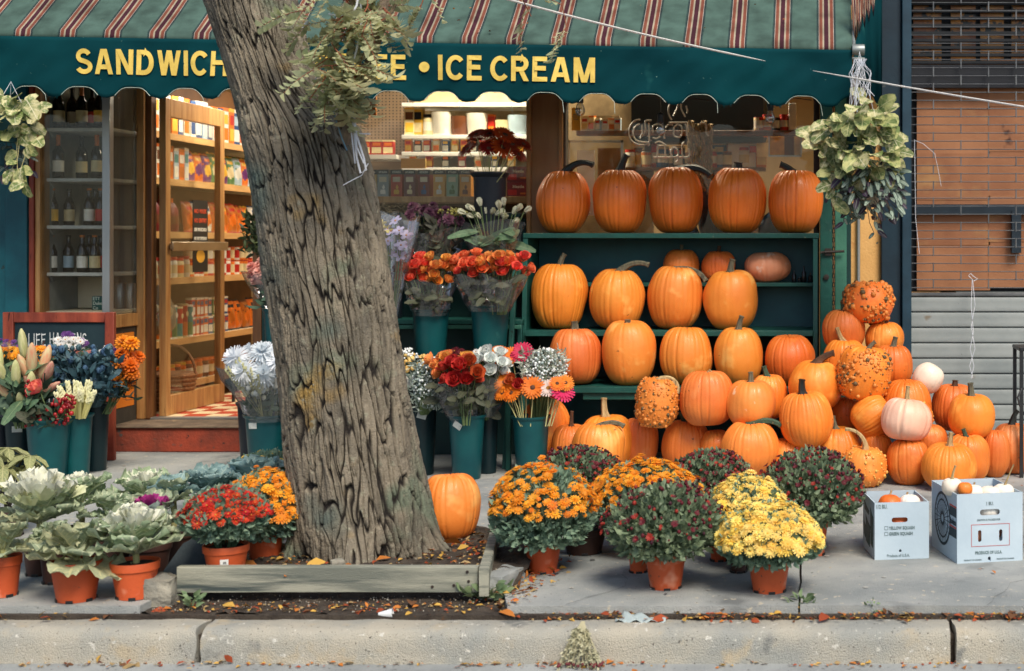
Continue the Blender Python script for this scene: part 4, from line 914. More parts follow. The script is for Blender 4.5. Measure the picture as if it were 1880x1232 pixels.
pumpkin(1085, 500, 1187, 609, dC, 'Y', 12, (66, 25, 112, 7, 'g'), 'orange pumpkin with long ridged stem hooked to the right, second row', rest=PZ['C'], tilt=4, group=g)
pumpkin(1190, 497, 1291, 612, dC, 'Y', 11, (62, 55, 150, 7.5, 'g'), 'orange pumpkin third in second row, grey stem curling down its right side', rest=PZ['C'], tilt=3, group=g)
pumpkin(1294, 505, 1395, 612, dC, 'Y', 9, (33, 2, 20, 8, 'g'), 'smooth golden pumpkin at the right end of the second row', rest=PZ['C'], group=g, rd=.035)
pumpkin(1217, 460, 1283, 520, dB, 'B', 11, (17, -6, 2, 5, 'g'), 'small round pumpkin on the back shelf, left one with straight stem', rest=PZ['B'], group=g)
pumpkin(1288, 463, 1351, 520, dB, 'B', 12, (18, 2, 6, 5, 'b'), 'small round pumpkin on the back shelf beside the peach coloured one', rest=PZ['B'], group=g)
pumpkin(1366, 464, 1452, 519, dB, 'P', 10, (5, -30, -40, 4, 'b'), 'flattened peach coloured pumpkin on the back shelf', rest=PZ['B'], rd=.10, group=g)
pumpkin(1008, 607, 1106, 709, dD, 'B', 14, (25, 10, -4, 10, 'g'), 'burnt orange pumpkin at the left end of the third row with thick grey stem', rest=PZ['D'], group=g)
pumpkin(1107, 596, 1207, 713, dD, 'Y', 11, (14, 0, 2, 9, 'g'), 'tallest smooth pumpkin of the third row with cut stem', rest=PZ['D'], group=g, rd=.035)
pumpkin(1210, 608, 1308, 713, dD, 'Y', 13, (9, 20, 30, 8, 't'), 'golden pumpkin third in third row, above the tall warty gourd', rest=PZ['D'], group=g)
pumpkin(1312, 609, 1402, 713, dD, 'Y', 10, (34, 2, 22, 7, 'g'), 'golden pumpkin fourth in third row with slender upright stem', rest=PZ['D'], group=g, rd=.04)
pumpkin(1405, 623, 1497, 713, dD, 'O', 12, (4, 0, 0, 4, 't'), 'stemless orange pumpkin at the right end of the third row', rest=PZ['D'], group=g)
for px, h_ in ((1458, 22), (1468, 10), (1476, 30), (1488, 18)):
    m = MB(); k = 8.8 / F; m.lathe([(4 * k, 0), (4.4 * k, .002), (4.2 * k, h_ * k * .6), (1.8 * k, h_ * k * .75), (1.6 * k, h_ * k)], 12, (X(px, 8.8), 8.8 + CAMY, PZ['B'] + .0005)); tag(m.build('small_jar', M('black_glass', (.01, .012, .014), rough=.2), None), 'small black glass jar on back shelf beside the peach pumpkin, ' + {22: 'leftmost of four', 10: 'the lowest of four', 30: 'the tallest of four', 18: 'rightmost of four'}[h_], 'jar', 'small black jars')
# the heap
g = 'pumpkins heaped on the pavement'
W1 = (300, ['wart', 'wart_dark'], .5, 3.6); 
H = pumpkin
H(955, 735, 1047, 838, 8.22, 'O', 12, None, 'orange pumpkin half hidden behind the gerbera bucket', group=g)
H(1012, 780, 1085, 858, 8.12, 'B', 13, (36, -4, 6, 5, 'b'), 'small burnt orange pumpkin with straight reddish brown stem at left of heap', group=g)
H(1066, 763, 1168, 866, 8.16, 'O', 12, (44, -14, 6, 8, 't'), 'large orange pumpkin with tall thick tan stem behind the grey hooked stem', group=g)
H(1046, 778, 1146, 872, 7.96, 'Y', 14, (52, 35, 125, 7, 'g'), 'pale orange pumpkin with ridged grey stem bent over to the right at left of heap', group=g)
H(1136, 768, 1209, 858, 8.2, 'B', 12, (26, -22, -12, 6, 'g'), 'orange pumpkin with small green white stem beside the large tan stemmed one', group=g)
H(1214, 772, 1301, 866, 8.16, 'B', 14, (28, -30, -18, 6, 'n'), 'deep ribbed pumpkin with dark green stem under the tall warty gourd', group=g)
H(1284, 790, 1345, 862, 8.1, 'O', 12, (6, 20, 30, 4, 'n'), 'small pumpkin squeezed behind the big front pumpkin', group=g)
H(1168, 694, 1246, 784, 7.98, 'T', 9, (60, 20, 200, 6.5, 't'), 'tall warty tan gourd with stem looped down its right side', name='gourd', cat='gourd', group=g, warts=(640, ['wart', 'wart', 'wart', 'wart', 'wart_dark'], .2, 3.4), tilt=5, rd=.03, sq=.8)
H(1247, 681, 1350, 781, 8.0, 'B', 13, (14, 20, 50, 7, 't'), 'round burnt orange pumpkin with pale broken stem beside the tall warty gourd', group=g)
H(1376, 688, 1444, 768, 8.12, 'O', 12, (28, -24, -16, 7, 'n'), 'orange pumpkin with dark green cut stem tucked behind the mottled one', group=g)
H(1331, 699, 1424, 784, 7.95, 'M', 10, (26, 4, -4, 7, 'g'), 'mottled pinkish orange pumpkin with grey stem in the middle of the heap', group=g, rd=.05)
H(1322, 774, 1430, 872, 7.86, 'Y', 13, (62, 45, 125, 8, 'n'), 'large front pumpkin with dark ridged stem lying to its right, behind the yellow mums', group=g)
H(1408, 806, 1484, 872, 7.92, 'O', 12, (33, -6, 6, 5, 't'), 'low orange pumpkin with slim tan stem behind the dark mum', group=g)
H(1445, 663, 1545, 752, 8.08, 'O', 11, (44, 22, 78, 9, 'b'), 'large orange pumpkin with rough brown stem leaning right, high in the heap', group=g, rd=.035)
H(1431, 720, 1531, 819, 7.88, 'O', 15, (36, -12, 14, 9, 'k'), 'finely ribbed round pumpkin with thick black stem in the middle of the heap', group=g, tilt=-5)
H(1524, 730, 1584, 798, 8.2, 'B', 12, None, 'shaded pumpkin wedged under the large warty one', group=g)
H(1490, 784, 1586, 872, 7.98, 'O', 13, (32, -16, -6, 7, 'g'), 'broad orange pumpkin with striped grey stem behind the small warty gourd', group=g)
H(1510, 568, 1589, 646, 8.42, 'B', 13, (20, -6, -2, 6, 'n'), 'orange pumpkin with short green stem against the light green panel', group=g)
H(1588, 592, 1661, 652, 8.45, 'O', 12, (22, 18, 26, 6, 'b'), 'orange pumpkin right below the topmost warty gourd', group=g)
H(1547, 517, 1641, 594, 8.42, 'O', 11, (14, -10, 100, 5, 'k'), 'topmost round warty pumpkin with dark green knobs on the heap', name='gourd', cat='gourd', group=g, warts=(620, ['wart', 'wart', 'wart', 'wart_dark'], .6, 4.4), rd=.04)
H(1510, 624, 1592, 706, 8.28, 'O', 12, (36, -34, -16, 6, 't'), 'orange pumpkin with long tan stem leaning left, left of the large warty one', group=g)
H(1600, 634, 1676, 712, 8.26, 'O', 12, (26, 8, 14, 7, 'g'), 'orange pumpkin with upright grey stem behind the large warty one', group=g)
H(1536, 637, 1635, 734, 8.0, 'O', 11, (28, 8, 48, 6, 'g'), 'large golden warty pumpkin with lines of dark scabs', name='gourd', cat='gourd', group=g, warts=(680, ['wart', 'wart', 'wart', 'wart_dark'], .7, 3.6), tilt=5, rd=.07, sq=.85)
H(1676, 667, 1731, 718, 8.1, 'W', 10, (18, -20, 0, 6, 'b'), 'smooth white pumpkin lying on its side near the shutter', group=g, tilt=215, rd=.03)
H(1621, 698, 1713, 794, 8.06, 'O', 13, None, 'orange pumpkin behind the pale pink one', group=g)
H(1636, 738, 1713, 795, 7.93, 'T', 10, None, 'small red orange warty gourd peeping out behind the pale pink pumpkin', name='gourd', cat='gourd', group=g, warts=(200, ['wart', 'wart_golden'], 0, 3.0))
H(1560, 728, 1642, 802, 7.92, 'O', 13, (22, -6, 10, 7, 'n'), 'orange pumpkin rolled over with its stem pointing right', group=g, tilt=52)
H(1617, 733, 1712, 808, 7.72, 'K', 8, (34, -14, 4, 6, 't'), 'pale pink white pumpkin with deep folds and pale stem', group=g, rd=.17, tilt=8)
H(1580, 795, 1642, 868, 7.9, 'O', 12, None, 'orange pumpkin low between the small warty gourd and a tan stemmed pumpkin', group=g)
H(1543, 822, 1628, 892, 7.68, 'Y', 12, (68, 15, -95, 5, 't'), 'small golden gourd with beady warts and a long curling pale stem', name='gourd', cat='gourd', group=g, warts=(260, ['wart_golden', 'wart_golden', 'wart'], 0, 2.9), rd=.07, rest=0.0)
H(1628, 808, 1711, 890, 7.73, 'O', 13, (28, -10, 2, 7, 't'), 'orange pumpkin with straight tan stem at the front of the heap', group=g, rest=0.0)
H(1668, 780, 1740, 835, 7.96, 'B', 12, None, 'orange pumpkin glimpsed under the pale pink one', group=g)
H(1735, 798, 1818, 884, 7.84, 'O', 12, (24, -26, -16, 6, 'n'), 'orange pumpkin with green stem behind the broad front pumpkin', group=g)
H(1689, 815, 1794, 898, 7.58, 'O', 15, (32, -2, 10, 7, 't'), 'broad ribbed pumpkin at the very front of the heap with striped stem', group=g, rest=0.0)
H(1797, 790, 1854, 876, 7.98, 'B', 11, None, 'narrow orange pumpkin at the right behind the broad front one', group=g)
H(1819, 778, 1900, 868, 8.1, 'B', 12, (38, -8, 45, 7, 'k'), 'rightmost pumpkin with long dark green stem beside the black stand', group=g)
H(1709, 706, 1792, 790, 8.2, 'B', 13, (18, 8, 2, 8, 'b'), 'orange pumpkin with short brown stem near the shutter slats', group=g)
H(1738, 724, 1825, 804, 7.96, 'O', 11, (32, -4, -6, 8, 'g'), 'round orange pumpkin with thick grey green stem stacked at the right', group=g, rd=.035)
H(774, 871, 884, 990, 6.10, 'Y', 13, (5, 0, 20, 8, 't'), 'big lone pumpkin sitting on the soil right of the tree trunk', group=None, rd=.07, dz=.95)
# ------------------------------------------------------------------ plants: shared meshes
def orient(d, n):
    d = Vector(d).normalized(); n = Vector(n); n = (n - d * n.dot(d)).normalized(); s = n.cross(d)
    return Matrix((s, n, d)).transposed().to_euler()
terra = M('terracotta_pot', lin(202, 92, 48), lin(184, 78, 40), scale=3, rough=.55, bump=.15, bscale=80, spots=[(lin(220, 156, 126), 7, .58, .14), (lin(140, 60, 38), 16, .62, .10), (lin(110, 70, 50), 40, .68, .04)], rnd=.10)
darkpot = M('dark_pot', lin(70, 44, 36), lin(52, 34, 30), scale=3, rough=.6)
pottingm = M('potting_soil', (.02, .016, .012), (.05, .04, .03), scale=40, rough=.95, bump=1, bscale=120)
stkm = M('sticker', lin(226, 226, 220), lin(206, 208, 204), scale=20, rough=.5); inkm = M('sticker_ink', lin(128, 128, 128))
def pot(parent, r, h, mat=terra, rim=True, sticker=False):
    m = MB(); b = r * .74
    m.lathe([(b * .92, .004), (b, 0), (b * 1.01, .006), (b + (r - b) * .74, h * .76), (b + (r - b) * .77, h * .765), (r * 1.0, h * .78), (r * 1.02, h * .985), (r * 1.01, h), (r * .95, h), (r * .93, h * .86), (0.0001, h * .86)], 30)
    o = put('pot', m.mesh('pot', mat, angle=30), parent)
    m = MB(); m.lathe([(r * .92, h * .90), (r * .5, h * .93), (.0001, h * .94)], 16); put('potting_soil', m.mesh('potting_soil', pottingm), o)
    ft = MB()
    for i in range(6):
        a = i * math.pi / 3 + .2; ft.box(-.012, .012, -.004, .004, -.001, .010); ft.xf(Matrix.Rotation(a, 4, 'Z') @ Matrix.Translation((0, -b * 1.0, 0)), len(ft.v) - 8)
    put('drain_notch', ft.mesh('drain_notch', blackm), o)
    if sticker:
        rr = b + (r - b) * .5 + .004; s = MB(); n = 5
        for k in range(n + 1):
            a = -math.pi / 2 + .12 + .38 * k / n; s.v += [(rr * math.cos(a), rr * math.sin(a), h * .42), (rr * 1.02 * math.cos(a), rr * 1.02 * math.sin(a), h * .64)]; s.uv += [(0, 0)] * 2
        s.f = [(2 * k, 2 * k + 2, 2 * k + 3, 2 * k + 1) for k in range(n)]; s.mi = [0] * n; st = put('price_label', s.mesh('price_label', stkm), o)
        bc = MB()
        for k in range(7):
            a = -math.pi / 2 + .27 + k * .022; bc.box(-.0004 * (1 + k % 2), .0005, -.0006, .0006, -.004, .004); bc.xf(Matrix.Translation((rr * 1.012 * math.cos(a), rr * 1.012 * math.sin(a) - .001, h * .54)), len(bc.v) - 8)
        put('print', bc.mesh('print', inkm), o)
    return o
def flower_mesh(name, mats, rings, ctr=None, jit=.08, calyx=None, scale=1):
    mb = MB(); r = random.Random(hash(name) % 999)
    for (n, r0, L, Wd, e0, e1, zc, seg, cup, ph, mi) in rings: petals(mb, n, r0, L, Wd, e0, e1, zc, seg, cup, ph, mi, jit=jit, rr=r)
    if ctr: mb.ball((0, 0, ctr[2]), ctr[0], 10, 5, ctr[3], sz=ctr[1])
    if calyx is not None: mb.lathe([(.02, -.28), (.035, -.12), (.16, -.03), (.18, .04)], 8, m=calyx)
    return mb.mesh(name, mats, angle=180)
PM = lambda n, a, b=None, **k: M(n, lin(*a), lin(*b) if b else tuple(x * .86 for x in lin(*a)), scale=k.pop('scale', 7), rough=.6, transl=.35, rnd=k.pop('rnd', .14), hue=k.pop('hue', .01), **k)
grn = M('stem_leaf_green', lin(92, 116, 84), lin(66, 92, 66), scale=8, rough=.6, transl=.15, rnd=.1)
stm = M('flower_stem', lin(110, 128, 82), lin(84, 104, 66), scale=8, rough=.6)
stp = M('pale_stem', lin(186, 182, 128), lin(150, 152, 100), scale=8, rough=.6)
ctry = M('flower_centre', lin(196, 140, 50), lin(150, 96, 36), scale=30, rough=.8); ctrk = M('dark_centre', lin(58, 34, 28), lin(96, 60, 36), scale=30, rough=.8)
MUM = [(13, .05, .45, .17, 18, -8, .0, 2, .1, 0, 0), (10, .04, .32, .15, 42, 15, .03, 2, .1, .5, 0)]
POM = [(12, .05, .45, .2, 0, -25, .0, 2, .2, 0, 0), (12, .05, .42, .2, 25, 0, .06, 2, .2, .5, 0), (10, .05, .36, .2, 50, 25, .12, 2, .2, .2, 0), (8, .03, .28, .18, 75, 50, .18, 2, .2, .6, 0)]
def mumset(key, a, b=None, ctr=ctry, rings=MUM): return [flower_mesh('flower', [PM('petal_' + key + str(i), a if i == 0 else (b or a), None), ctr], rings, (.09, .6, .04, 1)) for i in range(2)]
FO = mumset('orange', (248, 166, 44), (238, 142, 30)); FY = mumset('yellow', (255, 228, 128), (252, 214, 100), ctr=M('yellow_centre', lin(226, 170, 50))); FR = mumset('red', (214, 66, 36), (188, 50, 34))
FD = mumset('maroon', (110, 32, 36), (150, 56, 36))
mumleaf = M('mum_leaf', lin(132, 156, 130), lin(92, 122, 104), scale=26, rough=.65, transl=.2, spots=[(lin(166, 184, 156), 60, .58, .1)])
mumleafd = M('mum_leaf_dark', lin(130, 146, 112), lin(90, 110, 86), scale=26, rough=.65, transl=.2, spots=[(lin(168, 178, 154), 60, .60, .1)])
def dome(n, rx, zt, zb, seed, zmin=-.35, shell=(.72, 1.0)):
    r = np.random.default_rng(seed); v = r.normal(size=(n * 4, 3)); v /= np.linalg.norm(v, axis=1, keepdims=True); v = v[v[:, 2] > zmin][:n]
    k = (shell[0] + (shell[1] - shell[0]) * r.random(len(v)) ** .6)[:, None]
    nrm = v.copy(); p = v * k * np.where(v[:, 2:3] > 0, [[rx, rx, zt]], [[rx, rx, zb]])
    # lumpy outline
    p *= (1 + .14 * (wnoise(v * 2.2 + seed, seed) - .5))[:, None] * 1
    return p, nrm
def mum(label, pcx, ptop, pbot, wpx, d, fl, nf, potpx=None, potm=terra, fsize=.034, fmin=.05, sticker=False, buds=0, zg=0.0, leafm=None, seed=1, cover=1.0, group='potted chrysanthemums'):
    x = X(pcx, d); zt, zb = Z(ptop, d), Z(pbot, d); rx = wpx / 2 * d / F
    t = thing('potted_mum', label, 'potted flower', (x, d + CAMY, zg), (0, 0, 0), group)
    if potpx: pr, ph = potpx[0] / 2 * d / F, potpx[1] * d / F
    else: pr, ph = .085, .14
    ph = max(.09, ph); pot(t, pr, ph, potm, sticker=sticker)
    zc = zb + (zt - zb) * .42 - zg; up, dn = zt - zg - zc, zc - (zb - zg)
    leafm = leafm or mumleaf
    mb = MB(); P, Nn = dome(2300, rx * .97, up * .96, dn, seed, -.75, (.70, 1)); Dd = Nn * .7 + np.array([0, 0, .45]) + np.random.default_rng(seed).normal(size=P.shape) * .45
    leaf_arrays(P + [0, 0, zc], Dd, .029, .6, .25, seed, mb=mb)
    P, Nn = dome(600, rx * .7, up * .75, dn * .8, seed + 50, -.8, (.4, 1)); leaf_arrays(P + [0, 0, zc], Nn + np.random.default_rng(seed).normal(size=P.shape) * .6, .05, .7, .2, seed, mb=mb)
    put('foliage', mb.mesh('foliage', leafm, angle=180), t, kind='stuff')
    sb = MB(); r = random.Random(seed)
    for i in range(46):
        a = r.uniform(0, 6.28); q = r.uniform(.25, .9); e = Vector((math.cos(a) * rx * q, math.sin(a) * rx * q, zc + up * (.75 * math.sqrt(max(0, 1 - q * q))) + dn * .1)); s0 = Vector((math.cos(a) * pr * .4, math.sin(a) * pr * .4, ph * .9))
        sb.tube([s0, s0.lerp(e, .5) + Vector((0, 0, -.01)), e], [.003, .0022, .0016], 4)
    put('stems', sb.mesh('stems', grn), t)
    i = 0; placed = 0; golden = math.pi * (3 - math.sqrt(5)); tot = int(nf * 1.0)
    for i in range(tot):
        zz = 1 - (1 - fmin) * (i + .5) / tot; a = i * golden; q = math.sqrt(max(0, 1 - zz * zz))
        nrm = Vector((q * math.cos(a) + r.gauss(0, .05), q * math.sin(a) + r.gauss(0, .05), zz + r.gauss(0, .03))).normalized()
        if nrm.y > .55: continue        # the far side is out of sight
        dens = float(wnoise(np.array([[nrm.x * 2.4 + seed, nrm.y * 2.4, nrm.z * 2.4]]), seed)[0])
        if dens > cover + r.uniform(-.1, .1): continue
        l = 1 + .14 * (float(wnoise(np.array([list(np.array(nrm) * 2.2 + seed)]), seed)[0]) - .5)
        p = Vector((nrm.x * rx, nrm.y * rx, nrm.z * (up if nrm.z > 0 else dn))) * (l * r.uniform(.97, 1.03)); dd = (nrm * .7 + Vector((0, -.15, .6)) + Vector((r.gauss(0, .16), r.gauss(0, .16), 0))).normalized()
        if r.random() < .05: p = p * r.uniform(1.04, 1.14)
        put('flower', fl[r.random() < .35], t, p + Vector((0, 0, zc + .006)), aim(dd, r.uniform(0, 6)), fsize * r.choice((.55, .8, .95, 1.05, 1.2)) * r.uniform(.9, 1.08))
    if buds:
        bb = MB(); P, Nn = dome(buds, rx * 1.02, up * 1.0, dn, seed + 9, -.1, (.93, 1.03))
        for k in range(len(P)):
            if Nn[k][1] > .6: continue
            s = .0085 * r.uniform(.6, 1.35); st = len(bb.v)
            if r.random() < .3:
                petals(bb, 9, .0, s * 1.5, s * .7, 50, 15, 0, 2, .1, 0, r.choice((0, 0, 1)), jit=.1, rr=r); bb.xf(Matrix.Translation(Vector(P[k]) + Vector((0, 0, zc + .01))) @ Vector(Nn[k] + np.array([0, -.1, .5])).to_track_quat('Z', 'Y').to_matrix().to_4x4(), st)
            else: bb.ball(Vector(P[k]) + Vector((0, 0, zc + .008)), s * .75, 6, 4, r.choice((0, 0, 0, 1, 2)), sz=1.15)
        put('flower_buds', bb.mesh('flower_buds', [PM('petal_maroon0', (110, 32, 36)), PM('bud_rust', (168, 66, 40)), PM('bud_plum', (74, 34, 46))], angle=180), t, kind='stuff')
    return t
# right hand group of mums
mum('dark maroon budded mum at the back left, against the heaped pumpkins', 1062, 824, 935, 170, 6.5, FD, 0, None, darkpot, buds=420, seed=21, leafm=mumleafd)
mum('orange flowering mum at left in a terracotta pot with a trailing dry stem', 997, 856, 1012, 195, 5.66, FO, 260, (66, 52), fsize=.042, fmin=.12, seed=22, cover=.66)
mum('orange flowering mum in the middle behind the dark one', 1188, 850, 985, 212, 6.0, FO, 300, None, darkpot, fsize=.044, fmin=.12, seed=23, cover=.74)
mum('dark maroon budded mum behind the yellow mums, right of the orange one', 1302, 831, 935, 168, 6.4, FD, 0, None, darkpot, buds=420, seed=24, leafm=mumleafd)
mum('large dark mum with few rust buds in the front terracotta pot', 1222, 888, 1030, 216, 5.40, FD, 0, (76, 64), fsize=.03, buds=250, seed=25, leafm=mumleafd)
mum('yellow mum behind the front yellow one', 1372, 880, 1000, 150, 5.75, FY, 300, None, darkpot, fsize=.041, fmin=.05, seed=26, cover=1.1)
mum('yellow mum spilling over the front terracotta pot by the slab joint', 1412, 928, 1040, 186, 5.35, FY, 420, (80, 64), fsize=.041, fmin=-.1, seed=27, cover=.95)
mum('big dark maroon mum at right in front of the warty gourd', 1490, 830, 970, 190, 5.98, FD, 0, (62, 66), fsize=.03, buds=380, seed=28, leafm=mumleafd)
for px0, px1, py0, py1, mt_ in ((1030, 1115, 995, 1018, darkpot), (1152, 1192, 1020, 1056, terra), (1300, 1342, 985, 1034, terra), (1338, 1374, 1010, 1056, darkpot)):
    d = GD(py1) + .05; t = thing('plant_pot', {995: 'black plastic pot in the shade behind the left orange mum', 1020: 'terracotta pot peeping from behind the front dark mum', 985: 'terracotta pot in shade between dark and yellow mums', 1010: 'dark pot standing left of the front yellow mum'}[py0], 'pot', (X((px0 + px1) / 2, d), d + CAMY, 0)); pot(t, (px1 - px0) / 2 * d / F, max(.1, (py1 - py0) * d / F + .05), mt_)
# left of the trunk, on the pit soil
mum('bright red mum in a labelled terracotta pot on the pit board', 415, 898, 988, 148, 5.40, FR, 230, (80, 58), fsize=.036, fmin=.0, seed=31, cover=1.0, sticker=True, zg=.045)
mum('orange mum tucked between the red mum and the tree trunk', 486, 868, 995, 148, 5.72, FO, 260, (70, 50), fsize=.042, fmin=-.1, seed=32, cover=.9, zg=.04)

# ------------------------------------------------------------------ ornamental cabbages
def bigleaf_mesh(name, mat, Wd=.8, ruf=.08, bend=.3, seed=0, nu=10, nv=12, pet=.2, freq=16, cupk=.18, notch=.05, pw=.85):
    r = random.Random(seed); a = r.uniform(0, 6); mb = MB(); vs, uv = [], []
    for j in range(nv + 1):
        v = j / nv
        w = Wd / 2 * (.10 + .90 * max(0, math.sin(math.pi * min(1, max(0, (v - pet * .6) / (1 - pet * .6))) ** pw * .93)) ** .75) if v > pet * .5 else Wd * .05
        for i in range(nu + 1):
            u = -1 + 2 * i / nu; e = abs(u) ** 2.2
            x = u * w * (1 + notch * math.sin(freq * v * 1.7 + a)); y = -bend * v * v + cupk * w * u * u * 1.2 + ruf * e * math.sin(freq * v + a + (1.5 if u > 0 else 0)) * min(1, v * 3) + ruf * .35 * math.sin(u * 7 + a) * v
            z = v * (1 - .12 * bend) + ruf * .4 * e * math.sin(freq * .8 * v + 2 * a)
            if v > .85: z += ruf * .5 * math.sin(u * 9 + a) * (v - .85) / .15
            vs.append((x, y, z)); uv.append((u, v))
    mb.add(vs, [(j * (nu + 1) + i, j * (nu + 1) + i + 1, (j + 1) * (nu + 1) + i + 1, (j + 1) * (nu + 1) + i) for j in range(nv) for i in range(nu)], 0, uv)
    mb.tube([(0, .004 - bend * (j / 6) ** 2 * .8 - .012, j / 6 * .8) for j in range(7)], [.03, .026, .022, .018, .014, .01, .004], 6, 0)
    return mb.mesh(name, mat, angle=180)
cabg = LEAFM('cabbage_leaf', lin(176, 186, 152), lin(210, 214, 178), lin(146, 164, 136), nv=6, vw=.045)
cabo = LEAFM('cabbage_leaf_olive', lin(178, 180, 142), lin(206, 200, 152), lin(150, 158, 126), nv=6, vw=.05)
cabw = LEAFM('cabbage_leaf_whiteveined', lin(176, 192, 154), lin(238, 238, 214), lin(148, 170, 138), nv=6, vw=.08)
kale = LEAFM('kale_leaf', lin(150, 176, 172), lin(172, 192, 182), lin(118, 150, 152), nv=6, vw=.04)
cabpu = LEAFM('cabbage_leaf_purple', lin(150, 160, 152), lin(176, 140, 160), lin(122, 142, 136), nv=6, vw=.06)
hw_, hp_, hc_ = M('heart_white', lin(240, 240, 226), lin(222, 224, 200), scale=20, rough=.6, transl=.2), M('heart_magenta', lin(190, 60, 140), lin(150, 50, 120), scale=20, rough=.6, transl=.2), M('heart_cream', lin(226, 228, 190), lin(206, 212, 166), scale=20, rough=.6, transl=.2)
CL = {k: [bigleaf_mesh('leaf', m_, Wd=1.05, seed=s, bend=.12 + .10 * s, ruf=.10, nu=14, nv=16, freq=21, notch=.035, pw=1.5, cupk=.25) for s in range(3)] for k, m_ in (('g', cabg), ('o', cabo), ('w', cabw), ('k', kale), ('p', cabpu))}
def cabbage(label, pcx, pcy, wpx, d, kind, heart, hsize=.3, potpx=None, potm=terra, zg=0, n=(7, 7, 5), tiltx=0, seed=1, look=0.0, group='potted ornamental cabbages', elev=(30, 56, 76)):
    r = random.Random(seed); x = X(pcx, d); zc = Z(pcy, d) - zg; rx = wpx / 2 * d / F
    t = thing('ornamental_cabbage', label, 'potted plant', (x, d + CAMY, zg), (0, 0, r.uniform(-.3, .3)), group)
    if potpx: pr, ph = potpx[0] / 2 * d / F, potpx[1] * d / F; pot(t, pr, ph, potm)
    else: pr, ph = .08, min(.13, max(.08, zc * .6)); pot(t, pr, ph, potm)
    zb = max(ph * .9, zc - rx * .54)
    st_ = MB(); st_.tube([(0, 0, ph * .8), (.004, .003, (ph * .8 + zb) / 2), (0, 0, zb + .02)], [.014, .012, .012], 8); put('stalk', st_.mesh('stalk', M('cabbage_stalk', lin(176, 172, 120), lin(140, 140, 92))), t)
    ks = kind if isinstance(kind, str) else 'g'
    for ring, (nn, e, lf) in enumerate(zip(n, elev, (1.0, .92, .5 if heart else .72))):
        for i in range(nn):
            a = 2 * math.pi * (i + .5 * ring + r.uniform(-.2, .2)) / nn; ee = rad(e + r.uniform(-12, 12)); kk = ks[r.randrange(len(ks))]
            dv = Vector((math.cos(a) * math.cos(ee), math.sin(a) * math.cos(ee), math.sin(ee))); nv_ = Vector((-math.cos(a) * math.sin(ee), -math.sin(a) * math.sin(ee), math.cos(ee)))
            base = Vector((math.cos(a) * .008, math.sin(a) * .008, zb + .018 * ring))
            put('leaf', CL[kk][r.randrange(3)], t, base, orient(dv, nv_), rx * lf * r.uniform(.90, 1.14))
    if heart:
        mb = MB(); hr = rx * hsize
        for k in range(70):
            a = r.uniform(0, 6.28); q = math.sqrt(r.random()) * hr; st = len(mb.v)
            n5 = 5; vs = []
            L = hr * r.uniform(.35, .6); w = L * .5
            for j in range(3):
                for i in range(n5): u = -1 + 2 * i / (n5 - 1); vs.append((u * w * (.4 + .4 * j), L * .22 * math.sin(i * 2.4 + k) * j * .5, L * j / 2 + L * .14 * math.sin(i * 3 + k) * (j == 2)))
            mb.add(vs, [(j * n5 + i, j * n5 + i + 1, (j + 1) * n5 + i + 1, (j + 1) * n5 + i) for j in range(2) for i in range(n5 - 1)], 0 if q < hr * .8 else 1)
            ee = rad(90 - 55 * q / hr); mb.xf(Matrix.Translation((q * math.cos(a), q * math.sin(a), zb + rx * .50 + hr * .5 * (1 - (q / hr) ** 2))) @ orient((math.cos(a) * math.cos(ee), math.sin(a) * math.cos(ee), math.sin(ee)), (-math.cos(a) * math.sin(ee), -math.sin(a) * math.sin(ee), math.cos(ee) + .01)).to_matrix().to_4x4(), st)
        put('heart', mb.mesh('heart', heart, angle=180), t)
    return t
cabbage('front cabbage with broad olive leaves and bare stalk showing above its pot', 140, 985, 165, 5.22, 'oog', None, 0, (88, 72), seed=41, n=(5, 6, 4), elev=(8, 35, 60))
cabbage('front cabbage with white centre in a scuffed terracotta pot beside the stone', 248, 970, 165, 5.26, 'ggw', [hw_, cabw], .55, (84, 66), seed=42)
cabbage('cabbage cut off by the left edge of the photo in an orange pot', 6, 985, 120, 5.28, 'go', [hw_, cabg], .3, (62, 74), seed=43)
cabbage('cabbage with a big frilly white heart at far left', 72, 918, 150, 5.62, 'go', [hw_, hc_], .75, (56, 56), darkpot, seed=44)
cabbage('white veined cabbage behind the frilly white one', 148, 893, 130, 5.9, 'w', [hw_, cabw], .42, None, darkpot, seed=45)
cabbage('tall white veined cabbage with one upright fan leaf at the back', 268, 892, 130, 5.98, 'w', [hw_, hw_], .42, None, darkpot, seed=46, elev=(25, 55, 78))
cabbage('cabbage with a magenta and purple centre', 276, 932, 130, 5.62, 'pg', [hp_, M('heart_plum', lin(96, 66, 110))], .42, None, darkpot, seed=47)
cabbage('green cabbage in a dark pot under the frilly white one', 100, 985, 105, 5.48, 'g', None, 0, (50, 62), darkpot, seed=48)
cabbage('blue green kale at left of the back row by the trunk', 385, 877, 120, 6.05, 'k', [hc_, kale], .2, None, darkpot, seed=49)
cabbage('blue green kale beside the trunk behind the orange mum', 470, 868, 140, 6.15, 'k', None, 0, None, darkpot, seed=50)
cabbage('small grey green cabbage between the magenta one and the red mum', 318, 895, 90, 5.85, 'gk', [hw_, cabw], .3, None, darkpot, seed=51)
cabbage('pale green cabbage in the gap behind the olive leaved one', 205, 925, 100, 5.75, 'gw', [hw_, cabw], .3, None, darkpot, seed=52)
